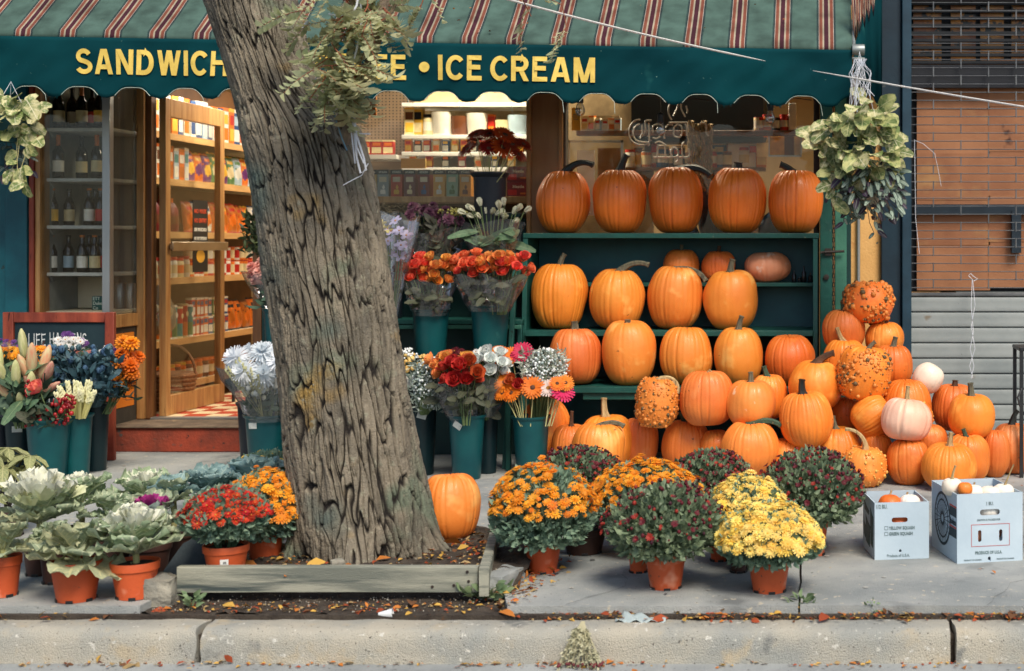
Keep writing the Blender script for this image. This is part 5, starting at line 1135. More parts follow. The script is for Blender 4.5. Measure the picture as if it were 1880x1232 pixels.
# leafy houseplant at the left edge
hl = LEAFM('palmate_leaf', lin(158, 160, 108), lin(196, 192, 140), lin(128, 136, 92), nv=5, vw=.05)
hm = bigleaf_mesh('leaf', hl, Wd=.42, ruf=.02, bend=.35, seed=3, pet=.1)
d = 6.35; hp2 = thing('houseplant', 'leafy plant with drooping palmate yellow green leaves at the left edge', 'potted plant', (X(14, d), d + CAMY, 0)); pot(hp2, .08, .12, darkpot); r = random.Random(5)
sb = MB()
for k in range(10):
    a = r.uniform(0, 6.28); e = Vector((math.cos(a) * r.uniform(.03, .11), math.sin(a) * .1, r.uniform(.26, .42))); sb.tube([(0, 0, .1), (e.x * .4, e.y * .4, e.z * .7), e], .004, 5)
    for q in range(6):
        b = a + q * 1.05; dv = Vector((math.cos(b), math.sin(b), -.15 + r.uniform(-.3, .2))); put('leaf', hm, hp2, e, orient(dv, (0, 0, 1)), r.uniform(.08, .12))
put('stems', sb.mesh('stems', M('houseplant_stem', lin(70, 64, 54))), hp2)
# small yellow marigold behind the kale
mum('small yellow marigold with round heads behind the kale', 490, 838, 880, 90, 6.35, [flower_mesh('flower', [PM('petal_pale', (236, 208, 110)), ctry], POM)] * 2, 9, None, darkpot, fsize=.05, fmin=.3, seed=61, cover=1.2, group=None)

# ------------------------------------------------------------------ buckets
bucketm = M('bucket_green', lin(18, 84, 86), lin(12, 68, 74), scale=4, rough=.38, spots=[(lin(44, 104, 100), 12, .68, .10)], bump=.05, bscale=30)
bucketd = M('bucket_dark', lin(12, 40, 44), lin(8, 30, 36), scale=4, rough=.42)
bucketk = M('bucket_black', (.012, .018, .026), (.018, .024, .034), scale=4, rough=.4)
waterm = M('bucket_inside', lin(10, 30, 32), rough=.3)
def bucket(label, px0, px1, pyr, pyb, d, mat=bucketm, base=0.0, sticker=None, group='florist buckets', taper=.74, flare=1.0):
    r = (px1 - px0) / 2 * d / F; zr = Z(pyr, d); h = zr - base
    t = thing('florist_bucket', label, 'bucket', (X((px0 + px1) / 2, d), d + CAMY, base), (0, 0, 0), group)
    b = r * taper; m = MB(); m.lathe([(b * .9, .006), (b * .97, 0), (b, .006), (b + (r * .95 - b) * .93, h * .93), (r * .955, h * .95), (r * 1.0, h * .955), (r * 1.05 * flare, h * .985), (r * 1.06 * flare, h), (r * 1.02 * flare, h * 1.002), (r * .93, h * .98), (r * .90, h * .90), (.0001, h * .90)], 40, ms=[0] * 10 + [1])
    put('body', m.mesh('body', [mat, waterm], angle=30), t)
    if sticker:
        a0, zf, rot = sticker; rr = b + (r * .95 - b) * zf + .0025; s = MB(); s.box(-.026, .026, -.001, .001, -.017, .017)
        a = -math.pi / 2 + a0; put('label', s.mesh('label', M('bucket_label', lin(200, 202, 192), lin(170, 176, 170), scale=30, spots=[(lin(120, 120, 112), 60, .62, .05)])), t, (rr * math.cos(a), rr * math.sin(a), h * zf), (0, rot, a0))
    return t
KB = {}
bucket('green bucket of lilies with label, at far left behind the front one', 10, 62, 766, 850, 8.05, bucketd, sticker=(.35, .82, 0))
bucket('front green bucket with the pink rose and red berries', 50, 129, 768, 882, 7.90, bucketm)
bucket('green bucket of pale tuberoses behind the berries bucket', 112, 169, 760, 876, 8.02, bucketm)
bucket('dark bucket of blue thistles by the red sign post', 150, 200, 740, 858, 8.22, bucketd)
bucket('black bucket at the left edge behind the lilies', -30, 22, 765, 870, 8.1, bucketk)
bucket('green bucket of white flowers with label near the shop door', 450, 529, 760, 858, 8.12, bucketm, sticker=(-.32, .84, -.05))
bucket('dark bucket behind the white flowers near the door', 436, 496, 738, 850, 8.35, bucketk)
bucket('green bucket with a tilted label, holding the lower roses', 823, 891, 761, 879, 7.93, bucketm, sticker=(-.30, .86, .55))
bucket('dark bucket behind the lower roses', 876, 916, 748, 866, 8.12, bucketd)
bucket('dark bucket under the baby breath beside the trunk', 744, 803, 745, 868, 8.08, bucketd, sticker=(.30, .88, .3))
bucket('green bucket holding the bright gerberas', 940, 1010, 763, 872, 8.02, bucketm)
fz1 = Z(656, 8.35); fz2 = Z(585, 8.62)
bucket('green bucket of red and orange roses on the stand, left one', 756, 826, 567, 656, 8.30, bucketm, base=fz1)
bucket('green bucket of coral roses on the stand, right one', 863, 937, 560, 656, 8.30, bucketm, base=fz1)
bucket('dark bucket of purple mums on the upper tier', 765, 830, 500, 585, 8.66, bucketk, base=fz2)
bucket('dark bucket of white tulips on the upper tier', 868, 940, 490, 585, 8.66, bucketk, base=fz2)
bucket('tall black bucket of rust gerberas in front of the window', 868, 931, 317, 400, 8.68, bucketk, base=1.15, taper=.8, flare=1.08)
bucket('green bucket of pink flowers on the bench left of the trunk', 484, 545, 566, 690, 8.25, bucketm, base=Z(690, 8.2))
bucket('dark bucket of yellow buds standing on the bench', 738, 800, 655, 692, 8.22, bucketk, base=Z(692, 8.15))

bucket('narrow dark bucket holding the orchids on the bench behind the trunk', 690, 731, 600, 692, 8.14, bucketk, base=Z(692, 8.14))
bucket('dark bucket of dry twigs on the upper tier beside the trunk', 688, 745, 424, 585, 8.66, bucketk, base=fz2)
bucket('dark bucket of small orange mums behind the lilies', 48, 104, 742, 860, 8.25, bucketk)
bucket('dark bucket of daisies in front of the chalkboard', 108, 158, 742, 858, 8.32, bucketk)
bucket('dark bucket of purple filler flowers at the far left', -12, 42, 742, 858, 8.34, bucketk)
# flower stand with two tiers and the plank bench
fst = thing('flower_stand', 'dark green wooden two tier stand for flower buckets', 'stand', (-2.2, -.5, 0))
FS = lambda name, mat, *bx: [mm := MB(), [mm.box(*b) for b in bx], mm.build(name, mat, fst, bevel=.003)][-1]
fx0, fx1 = X(600, 8.3), X(946, 8.3)
FS('tier_board', greenp, (fx0, fx1, 8.17 + CAMY, 8.48 + CAMY, fz1 - .028, fz1)); FS('tier_board', greenp, (fx0, fx1, 8.50 + CAMY, 8.82 + CAMY, fz2 - .028, fz2)); FS('tier_board', greenp, (fx0 + 1.0, fx1 - .02, 8.60 + CAMY, 8.78 + CAMY, 1.122, 1.15))
FS('back_board', darkgp, (fx0, fx1, 8.84 + CAMY, 8.86 + CAMY, .0, 1.30)); FS('rail', greenl, (fx0, fx1, 8.46 + CAMY, 8.48 + CAMY, Z(604, 8.47), Z(597, 8.47)))
for x in (fx0, (fx0 + fx1) / 2, fx1 - .03): FS('post', greenp, (x, x + .028, 8.18 + CAMY, 8.21 + CAMY, 0, fz1 - .029)); FS('post', greenp, (x, x + .028, 8.50 + CAMY, 8.53 + CAMY, fz1 + .0, fz2 - .029)) 
bch = thing('plank_bench', 'pale weathered plank bench seen on both sides of the trunk', 'bench', (X(635, 8.1), 8.1 + CAMY, 0)); bz = Z(694, 8.0)
greyw = M('pale_plank', lin(190, 186, 172), lin(160, 158, 148), scale=4, rough=.8, stretch=(.6, 8, 8), bump=.3, bscale=60)
mm = MB(); mm.box(X(506, 8.0), X(762, 8.0), 7.98 + CAMY, 8.32 + CAMY, bz - .055, bz); mm.build('seat', greyw, bch, bevel=.004)
for x in (X(540, 8.0), X(738, 8.0)):
    mm = MB(); mm.box(x - .03, x + .03, 8.02 + CAMY, 8.28 + CAMY, 0, bz - .0555); mm.build('leg', M('bench_leg', lin(70, 66, 58)), bch, bevel=.003)

# ------------------------------------------------------------------ bouquets
ROSE = [(4, .02, .42, .34, 95, 100, .08, 3, .5, 0, 0), (5, .06, .46, .42, 70, 100, .04, 3, .45, .3, 0), (5, .10, .52, .5, 48, 88, .0, 3, .4, .6, 0), (6, .12, .5, .52, 25, 62, -.03, 3, .35, .1, 0)]
def roseset(key, a, b): return [flower_mesh('rose', [M('rose_' + key + str(i), lin(*a), lin(*b), scale=3.5, rough=.6, transl=.2, rnd=.12, hue=.012), grn], ROSE, calyx=1, jit=.06) for i in range(2)]
RO, RR, RW, RC, RP = roseset('orange', (238, 140, 78), (232, 172, 84)), roseset('red', (214, 72, 46), (234, 112, 84)), roseset('white', (240, 242, 238), (222, 230, 226)), roseset('coral', (226, 84, 62), (240, 132, 92)), roseset('pink', (236, 84, 110), (244, 140, 110))
RDK = roseset('rust', (170, 52, 30), (206, 84, 54))
GERB = [(22, .12, .38, .10, 10, -4, .0, 3, .15, 0, 0), (18, .10, .28, .09, 22, 8, .025, 3, .15, .5, 0)]
def gerb(key, a, ctr=ctrk): return [flower_mesh('gerbera', [PM('gerbera_' + key, a, None, rnd=.08), ctr], GERB, (.12, .45, .01, 1), jit=.05)] * 2
GO, GP, GW, GK, GR = gerb('orange', (246, 140, 36), ctrk), gerb('hotpink', (216, 50, 92)), gerb('white', (232, 214, 206), ctry), gerb('rust', (150, 40, 28)), gerb('amber', (206, 92, 28))
TUL = [(3, .06, .62, .46, 60, 100, 0, 4, .5, 0, 0), (3, .05, .6, .44, 66, 102, .0, 4, .5, .5, 0)]
TW = [flower_mesh('tulip', [PM('tulip_white', (236, 234, 214), (216, 218, 186), rnd=.06), grn], TUL, jit=.04)] * 2
MARI = [flower_mesh('marigold', [PM('marigold_orange' + str(i), a, None, rnd=.1), ctry], POM) for i, a in enumerate(((240, 146, 30), (228, 122, 22)))]
MPU = [flower_mesh('pompom', [PM('pompom_purple' + str(i), a), ctry], POM) for i, a in enumerate(((128, 82, 104), (96, 56, 78)))]
MWH = [flower_mesh('white_mum', [PM('pompom_white' + str(i), a, a, rnd=.05), ctry], [(22, .05, .5, .085, -12, -40, -.03, 3, .25, .3, 0), (22, .05, .5, .085, 12, -14, .0, 3, .25, 0, 0), (20, .05, .45, .085, 34, 20, .04, 3, .25, .5, 0), (16, .04, .38, .085, 58, 58, .08, 3, .3, .2, 0), (10, .03, .3, .08, 76, 95, .10, 3, .3, .6, 0)]) for i, a in enumerate(((238, 242, 246), (224, 232, 238)))]
CARN = [flower_mesh('carnation', [PM('carnation_pink' + str(i), a), grn], POM) for i, a in enumerate(((232, 170, 160), (216, 140, 132)))]
DAIS = [flower_mesh('daisy', [PM('daisy_white', (236, 236, 232)), ctry], MUM, (.1, .6, .04, 1))] * 2
PUR = [flower_mesh('statice', [PM('statice_purple', (112, 66, 140)), ctry], MUM)] * 2
def lilybud(key, a, b):
    m = MB(); n = 12; prof = [(.02, 0), (.07, .05), (.11, .2), (.135, .42), (.125, .65), (.09, .85), (.03, .98), (.001, 1)]; vs = []
    for r_, z in prof:
        for j in range(n): q = r_ * (1 + .10 * math.cos(3 * 2 * math.pi * j / n)); vs.append((q * math.cos(2 * math.pi * j / n), q * math.sin(2 * math.pi * j / n), z - .5))
    m.add(vs, [(i * n + j, i * n + (j + 1) % n, (i + 1) * n + (j + 1) % n, (i + 1) * n + j) for i in range(len(prof) - 1) for j in range(n)])
    return m.mesh('lily_bud', [M('lily_' + key, lin(*a), lin(*b), scale=5, rough=.5, transl=.15, stretch=(3, 3, .6), rnd=.08)], angle=180)
LIL = [lilybud('cream', (214, 210, 160), (186, 190, 130)), lilybud('peach', (216, 150, 116), (206, 196, 150))]
LILP = [lilybud('peach', (0, 0, 0), (0, 0, 0)), lilybud('rose', (206, 130, 120), (214, 180, 150))]
roseleaf = LEAFM('rose_leaf', lin(64, 76, 58), lin(98, 104, 80), lin(80, 76, 58), nv=5, vw=.04)
rlm = bigleaf_mesh('leaf', roseleaf, Wd=.5, ruf=.03, bend=.25, seed=9, nu=6, nv=7, pet=.1)
lilleaf = LEAFM('lily_leaf', lin(104, 130, 96), lin(140, 160, 120), lin(78, 108, 80), nv=0.5, vw=.03)
llm = bigleaf_mesh('leaf', lilleaf, Wd=.26, ruf=.0, bend=.3, seed=9, nu=6, nv=8, pet=.05)
def bouquet(label, rim, d, heads, leaf=None, stemm=stm, sleeve=None, group='bouquets in the buckets', seed=1, filler=None, name='bouquet', facing=.5, spread=.35):
    """rim: px, py where the stems enter the bucket; heads: (meshes, n, size px, cx, cy, rx, ry)"""
    r = random.Random(seed); o = W(rim[0], rim[1], d); o.z -= .01; k = d / F
    t = thing(name, label, 'bouquet', o, (0, 0, 0), group); ends = []
    for (meshes, n, spx, cx, cy, rx, ry) in heads:
        got = []; tries = 0
        while len(got) < n and tries < n * 60:
            tries += 1; a, q = r.uniform(0, 6.28), math.sqrt(r.random()); u, v = q * math.cos(a), q * math.sin(a)
            dep = math.sqrt(max(0, 1 - q * q)) * r.choice((1, 1, 1, .4, -.4))
            p = Vector(((cx + u * rx - rim[0]) * k, -dep * min(rx, 60) * k * .75, (rim[1] - cy + v * ry) * k + .01))
            md = spx * k * (.72 if tries < n * 30 else .5)
            if any((p - g_).length < md for g_ in got): continue
            got.append(p)
            out = (p - Vector((((cx - rim[0]) * .6) * k, .0, (rim[1] - cy - ry * 1.2) * k))).normalized()
            dv = (out * (1 - facing) + Vector((0, -1, .35)) * facing + Vector((r.gauss(0, .12), r.gauss(0, .1), r.gauss(0, .1)))).normalized()
            put(meshes[0].name.split('.')[0], meshes[r.random() < .4], t, p, aim(dv, r.uniform(0, 6)), spx * k * r.uniform(.88, 1.12)); ends.append((p, dv))
    sb = MB()
    for p, dv in ends:
        b = Vector((p.x * spread * .6 + r.uniform(-.012, .012), p.y * .3 + r.uniform(-.01, .01), -.04)); mid = p.lerp(b, .4) - dv * .025; sb.tube([p - dv * .004, mid, b], [.0028, .003, .003], 5)
    if sb.v: put('stems', sb.mesh('stems', stemm), t)
    if leaf:
        mesh, n, spx, cx, cy, rx, ry = leaf
        for i in range(n):
            p = Vector(((cx + r.uniform(-1, 1) * rx - rim[0]) * k, r.uniform(-1, .3) * min(rx, 50) * k * .9, (rim[1] - cy + r.uniform(-1, 1) * ry) * k)); p.x *= .45 + .55 * min(1, max(0, p.z / max(.01, (rim[1] - cy + ry) * k)))
            a = r.uniform(0, 6.28); dv = Vector((math.cos(a), math.sin(a) - .3, r.uniform(-.5, .8))); put('leaf', mesh, t, p, orient(dv, Vector((r.gauss(0, .3), -1, .6))), spx * k * r.uniform(.7, 1.25))
    if filler: filler(t, r, k, rim)
    if sleeve:
        (w0, w1, top, tx) = sleeve; m = MB(); n = 22; rows = 5; vs = []
        for j in range(rows + 1):
            q = j / rows; rr = (w0 + (w1 - w0) * q) / 2 * k
            for i in range(n):
                a = 2 * math.pi * i / n; w = 1 + .07 * math.sin(a * 5 + j * 1.3 + seed) + .03 * math.sin(a * 11 + j); vs.append(((tx - rim[0]) * k * q + rr * w * math.cos(a), rr * .8 * w * math.sin(a), -.02 + ((rim[1] - top) * k + .02) * q + (.02 * math.sin(a * 3 + seed) * (j == rows))))
        m.add(vs, [(j * n + i, j * n + (i + 1) % n, (j + 1) * n + (i + 1) % n, (j + 1) * n + i) for j in range(rows) for i in range(n)]); put('sleeve', m.mesh('sleeve', sleevem, angle=180), t)
    return t
def tiny(mats, n, spx, cx, cy, rx, ry, ball=True, stems=True, name='blossoms', sm_=None, tall=1.0, top=.0):
    def f(t, r, k, rim):
        m = MB(); sb = MB()
        for i in range(n):
            a, q = r.uniform(0, 6.28), math.sqrt(r.random()); dep = math.sqrt(max(0, 1 - q * q)) * r.uniform(-.5, 1)
            p = Vector(((cx + q * math.cos(a) * rx - rim[0]) * k, -dep * min(rx, 55) * k, (rim[1] - cy + q * math.sin(a) * ry) * k)); s = spx * k * r.uniform(.6, 1.3) / 2
            mi = r.randrange(len(mats))
            if ball: m.ball(p, s, 6, 3, mi, sz=tall)
            else: st = len(m.v); petals(m, 6, 0, s, s * .8, 45, 10, 0, 1, .2, 0, mi, rr=r); m.xf(Matrix.Translation(p) @ Vector((r.gauss(0, .5), -1, r.uniform(0, 1))).to_track_quat('Z', 'Y').to_matrix().to_4x4(), st)
            if stems and i % 5 == 0: b = Vector((p.x * .2, p.y * .3, -.03)); sb.tube([p, p.lerp(b, .35) + Vector((0, 0, .0)), b], [.001, .0014, .002], 4)
        put(name, m.mesh(name, mats, angle=180), t, kind='stuff')
        if sb.v: put('sprigs', sb.mesh('sprigs', sm_ or stm), t)
    return f
def multi(*fs):
    def f(*a): [g_(*a) for g_ in fs]
    return f
wht = M('tiny_white', lin(240, 242, 240), lin(214, 222, 220), scale=30, rough=.7); thm = M('thistle_blue', lin(62, 92, 116), lin(44, 70, 98), scale=30, rough=.8, rnd=.2); thm2 = M('thistle_green', lin(76, 104, 110), lin(56, 84, 92)); lgreen = M('filler_green', lin(78, 100, 78), lin(50, 74, 62), scale=20, rough=.7, transl=.15)
cells = lambda n, spx, cx, cy, rx, ry, mat=lgreen, wid=.35: (lambda t, r, k, rim: (lambda mb: (leaf_arrays(np.array([[(cx + r.uniform(-1, 1) * rx - rim[0]) * k, r.uniform(-1, .4) * min(rx, 50) * k * .8, (rim[1] - cy + r.uniform(-1, 1) * ry) * k] for _ in range(n)]), np.array([[r.gauss(0, .6), r.gauss(0, .5) - .2, r.uniform(-.2, 1.2)] for _ in range(n)]), spx * k, wid, .2, int(cx), mb=mb), put('foliage', mb.mesh('foliage', mat, angle=180), t, kind='stuff')))(MB()))
# left group
bouquet('lily buds in cream and peach rising from the left buckets', (38, 770), 7.95, [(LIL, 13, 62, 35, 690, 42, 62), (LILP, 6, 60, 75, 685, 28, 34)], (llm, 22, 62, 45, 715, 45, 45), seed=101, facing=.12, filler=cells(160, 40, 40, 735, 36, 26))
bouquet('single bright pink rose with sprays of red berries in the front bucket', (90, 772), 7.84, [(RP, 1, 40, 72, 719, 3, 3)], (rlm, 5, 34, 72, 760, 26, 14), seed=102, filler=multi(tiny([M('berry_red', lin(168, 34, 36), lin(120, 22, 28), scale=30, rough=.35, rnd=.2)], 60, 8, 110, 752, 22, 24), tiny([MATS['berry_red']], 45, 8, 66, 766, 22, 18), tiny([MATS['berry_red']], 30, 7, 128, 732, 14, 14), tiny([MATS['berry_red']], 22, 7, 56, 712, 10, 18), cells(60, 24, 90, 764, 26, 16)))
def tuberose(t, r, k, rim):
    for i in range(15):
        bx = rim[0] + r.uniform(-16, 16); tx = bx + (bx - rim[0]) * 1.3 + r.uniform(-8, 8) + 4; ty = 696 + abs(tx - 150) * .25 + r.uniform(-6, 16); y = r.uniform(-.04, .02) - .03
        P = lambda q: Vector(((bx + (tx - bx) * q - rim[0]) * k, y * (.5 + q), (rim[1] - (rim[1] + (ty - rim[1]) * q)) * k)); m = MB(); m.tube([P(0), P(.35), P(.7)], [.008, .010, .012], 7, 0)
        for j in range(26):
            q = .62 + .38 * j / 25; a = j * 2.4; c = P(q) + Vector((math.cos(a), math.sin(a), .2)) * .012 * (1.2 - q * .6); m.ball(c, .0065 * r.uniform(.8, 1.3), 6, 4, 1, sz=1.5)
        put('flower_spike', m.mesh('flower_spike', [M('tuberose_stem', lin(206, 198, 130), lin(180, 178, 108), scale=8, rough=.5), M('tuberose_bud', lin(228, 224, 184), lin(206, 206, 156), scale=30, rough=.6)]), t)
bouquet('pale yellow tuberose spikes fanning from the green bucket', (142, 764), 7.96, [], None, seed=103, filler=tuberose)
def thistles(t, r, k, rim):
    m = MB(); sb = MB()
    for i in range(150):
        cx, cy = 150 + r.uniform(-1, 1) * 66, 668 + r.uniform(-1, 1) * 34; p = Vector(((cx - rim[0]) * k, r.uniform(-.10, .08), (rim[1] - cy) * k)); s = 5.2 * k * r.uniform(.8, 1.25); mi = i % 2; m.ball(p, s, 7, 5, mi, sz=1.3)
        st = len(m.v); petals(m, 7, s * .4, s * 2.0, s * .5, 20, 50, 0, 1, .1, 0, mi, rr=r); m.xf(Matrix.Translation(p - Vector((0, 0, s))), st)
        b = Vector((p.x * .2, p.y * .3, 0)); sb.tube([p, p.lerp(b, .4), b], .0018, 4)
    put('thistle_heads', m.mesh('thistle_heads', [thm, thm2], angle=180), t, kind='stuff'); put('stems', sb.mesh('stems', thm2), t)
bouquet('mass of steel blue sea holly thistles before the chalkboard', (172, 744), 8.12, [], None, seed=104, filler=multi(thistles, cells(420, 22, 160, 690, 62, 40, M('thistle_leaf', lin(52, 84, 92), lin(36, 62, 74), scale=20))))
bouquet('orange marigold heads hanging over the red sign post', (186, 744), 8.17, [(MARI, 9, 30, 236, 655, 20, 38), (MARI, 4, 30, 232, 692, 24, 14)], None, seed=105, facing=.45, filler=cells(90, 24, 225, 715, 22, 16, M('marigold_leaf', lin(40, 56, 40), lin(28, 42, 34), scale=20), .2))
bouquet('low band of small orange mums behind the lily buds', (70, 740), 8.2, [([FO[0], FO[1]], 34, 17, 62, 652, 46, 14), ([FO[0], FO[1]], 10, 15, 14, 650, 16, 14)], None, seed=106, facing=.4, filler=cells(90, 22, 60, 672, 50, 16))
bouquet('white daisies and purple statice in front of the chalk lettering', (128, 740), 8.28, [(DAIS, 24, 14, 128, 630, 30, 12), (PUR, 7, 12, 124, 616, 8, 7), (PUR, 5, 11, 152, 628, 8, 8), (CARN, 5, 15, 150, 650, 40, 10)], None, seed=107, facing=.5, filler=cells(90, 18, 128, 652, 46, 14))
bouquet('purple filler flowers in a clear sleeve at the far left edge', (16, 740), 8.32, [(PUR, 18, 11, 12, 636, 24, 14), ([FY[0], FY[1]], 8, 9, 12, 640, 16, 12)], None, seed=108, sleeve=(20, 76, 628, 40), filler=cells(60, 16, 12, 655, 24, 12))
bouquet('mixed white, blue and pink posy beside the marigolds', (184, 744), 8.2, [(DAIS, 6, 13, 196, 645, 12, 10), (PUR, 4, 12, 210, 648, 8, 8), (CARN, 4, 15, 193, 664, 12, 6)], None, seed=109)
# near the door
def wheat(t, r, k, rim):
    for i in range(9):
        tx, ty = 430 + i * 8 + r.uniform(-4, 4), 648 + abs(i - 3) * 7 + r.uniform(-5, 8); m = MB(); b = Vector((r.uniform(-.01, .01), -.02, -.02)); e = Vector(((tx - rim[0]) * k, -.13 + r.uniform(-.02, .02), (rim[1] - ty) * k)); m.tube([b, b.lerp(e, .5), e], .002, 4)
        for j in range(22): q = .62 + .38 * j / 21; a = j * 2.1; m.ball(b.lerp(e, q) + Vector((math.cos(a), math.sin(a), 0)) * .008 * (1.3 - q), .0055, 5, 3, 1, sz=1.6)
        put('wheat_ear', m.mesh('wheat_ear', [stp, M('wheat', lin(206, 202, 160), lin(176, 176, 128), scale=20)]), t)
bouquet('large white football mums with wheat ears in a clear sleeve near the door', (488, 764), 8.06, [(MWH, 9, 44, 475, 668, 50, 26), (MWH, 3, 36, 505, 655, 20, 20)], None, seed=110, facing=.35, sleeve=(56, 140, 672, 470), filler=multi(wheat, tiny([wht, M('stock_cream', lin(226, 224, 200))], 110, 10, 480, 700, 34, 30), cells(70, 26, 480, 735, 20, 20)))
bouquet('pink and mauve stock flowers showing beside the trunk', (505, 764), 8.12, [(CARN, 7, 16, 518, 668, 10, 26)], None, seed=111)
bouquet('pink carnations in cellophane left of the trunk on the bench', (515, 568), 8.22, [(CARN, 22, 22, 484, 500, 26, 22)], None, seed=112, facing=.35, sleeve=(40, 90, 500, 490), filler=cells(90, 26, 500, 535, 20, 24))
bouquet('bushy dark green filler foliage left of the trunk', (520, 568), 8.45, [], None, seed=113, filler=multi(cells(520, 17, 484, 428, 28, 36, M('dark_filler', lin(74, 84, 48), lin(44, 58, 40), scale=20), .3), cells(60, 40, 500, 500, 14, 44, stm, .12)))
# right of the trunk, upper stand
bouquet('red roses with a few orange ones on the stand at left', (790, 570), 8.24, [(RC, 14, 27, 764, 496, 30, 22), (RO, 12, 27, 806, 496, 26, 24)], (rlm, 26, 26, 788, 540, 36, 22), seed=120, facing=.3, sleeve=(58, 100, 515, 788))
bouquet('coral red roses beside the orange ones on the stand', (886, 562), 8.24, [(RC, 15, 27, 872, 487, 34, 20)], (rlm, 20, 26, 878, 530, 30, 22), seed=121, facing=.3, sleeve=(46, 84, 505, 872))
bouquet('orange pink roses at the right end of the stand', (915, 562), 8.2, [(RO, 8, 27, 910, 482, 26, 18), (RC, 10, 27, 945, 488, 30, 20)], (rlm, 20, 26, 918, 530, 30, 22), seed=122, facing=.3, sleeve=(44, 90, 505, 925))
bouquet('purple pompom mums on the upper tier', (798, 505), 8.58, [(MPU, 6, 20, 770, 392, 28, 18), (MPU, 5, 22, 828, 400, 24, 14), (MPU, 3, 20, 795, 385, 14, 8)], (rlm, 16, 30, 800, 450, 40, 30), seed=123, facing=.45, sleeve=(56, 112, 420, 800), filler=multi(tiny([M('yellow_filler', lin(170, 160, 84), lin(130, 126, 66))], 90, 5, 832, 386, 28, 7), cells(120, 26, 800, 440, 42, 32, M('dim_filler', lin(70, 70, 56), lin(50, 52, 44)))))
bouquet('white tulips in cellophane on the upper tier', (905, 495), 8.56, [(TW, 9, 26, 884, 390, 30, 12), (TW, 8, 26, 935, 392, 30, 16)], (llm, 22, 56, 905, 440, 44, 26), seed=124, facing=.15, sleeve=(60, 120, 405, 905))
bouquet('rust and amber gerberas in the tall black bucket', (899, 320), 8.62, [(GK, 6, 40, 880, 262, 32, 20), (GR, 3, 46, 922, 258, 24, 12), (GK, 4, 40, 945, 272, 20, 18)], None, stp, seed=125, facing=.30, spread=.5)
def twiggy(t, r, k, rim):
    m = MB()
    for i in range(150):
        p = Vector(((rim[0] + r.uniform(-60, 55) - rim[0]) * k, r.uniform(-.06, .06), (rim[1] - 392 + r.uniform(-18, 22)) * k)); q = [p]
        for j in range(3): q.append(q[-1] + Vector((r.uniform(-.02, .02), r.uniform(-.01, .01), r.uniform(-.004, .014))))
        m.tube(q, .0012, 3)
    put('twigs', m.mesh('twigs', M('dry_twig', lin(150, 136, 104), lin(110, 98, 74))), t, kind='stuff')
bouquet('tangle of dry curly twigs under the tea boxes', (715, 424), 8.64, [], None, seed=126, filler=twiggy)
ORC = [flower_mesh('orchid', [PM('orchid_lilac', (196, 190, 222)), ctry], [(5, .05, .45, .36, 15, 0, 0, 2, .2, 0, 0)], (.07, 1, .03, 1))] * 2
ORY = [flower_mesh('orchid', [PM('orchid_cream', (226, 210, 140)), ctry], [(5, .05, .45, .36, 15, 0, 0, 2, .2, 0, 0)], (.07, 1, .03, 1))] * 2
bouquet('lilac orchids wrapped in tall clear cellophane against the trunk', (714, 602), 8.12, [(ORC, 9, 24, 728, 440, 22, 36), (ORY, 4, 20, 700, 420, 14, 18)], (llm, 6, 40, 722, 520, 12, 40), seed=127, facing=.6, sleeve=(16, 92, 396, 724))
bouquet('second lilac orchid in cellophane half hidden by the trunk', (706, 602), 8.17, [(ORC, 5, 22, 702, 470, 14, 40)], None, seed=128, facing=.6, sleeve=(16, 70, 390, 698))
# right of the trunk, lower row
bouquet('orange roses at left of the lower bucket', (850, 764), 7.9, [(RO, 16, 28, 826, 668, 38, 18)], (rlm, 18, 28, 828, 722, 32, 26), seed=130, facing=.3, sleeve=(50, 100, 690, 830))
bouquet('dark red roses at the front of the lower bucket', (857, 764), 7.82, [(RDK, 12, 33, 848, 684, 34, 20)], (rlm, 22, 28, 856, 728, 34, 24), seed=131, facing=.3)
bouquet('white roses behind the dark red ones in the lower bucket', (885, 755), 8.0, [(RW, 16, 30, 900, 672, 36, 26)], (rlm, 12, 36, 892, 725, 28, 24), seed=132, facing=.3, sleeve=(46, 96, 690, 896))
bouquet('small rusty mums and white asters above the white roses', (890, 750), 8.15, [(FD, 9, 17, 846, 648, 24, 6), (DAIS, 16, 14, 884, 652, 24, 8), (GO, 3, 34, 920, 652, 18, 8)], None, seed=133)
yb = tiny([M('strawflower', lin(226, 196, 120), lin(200, 160, 90), scale=30)], 110, 9, 760, 664, 30, 18)
bouquet('small yellow button flowers beside the trunk above the bench', (768, 655), 8.16, [], None, seed=134, filler=multi(yb, tiny([wht], 60, 5, 745, 648, 24, 12), cells(90, 18, 765, 680, 24, 14)))
bouquet('cloud of white baby breath spilling left of the lower roses', (775, 748), 7.98, [], None, seed=135, filler=multi(tiny([wht, M('tiny_grey', lin(160, 176, 172))], 620, 4.4, 792, 700, 34, 48), cells(480, 14, 788, 706, 34, 46, M('gyp_green', lin(150, 160, 148), lin(116, 132, 122)), .2)))
bouquet('orange gerberas with stems bunched at the front of the right bucket', (968, 766), 7.94, [(GO, 3, 42, 958, 716, 28, 14), (GO, 2, 38, 926, 712, 14, 16), (RDK, 2, 26, 950, 700, 10, 6)], None, stp, seed=136, facing=.72, spread=.5)
bouquet('hot pink gerberas with a white one leaning right over the bucket', (995, 766), 7.92, [(GP, 1, 44, 1032, 718, 2, 2), (GW, 1, 36, 1008, 712, 3, 3), (GO, 2, 32, 1030, 704, 10, 6), (RP, 1, 20, 1014, 728, 2, 2)], None, stp, seed=137, facing=.6, spread=.6)
bouquet('single hot pink gerbera standing above the others', (965, 766), 8.05, [(GP, 1, 42, 957, 647, 1, 1), (GO, 2, 36, 925, 650, 16, 5)], None, stp, seed=138, facing=.8)
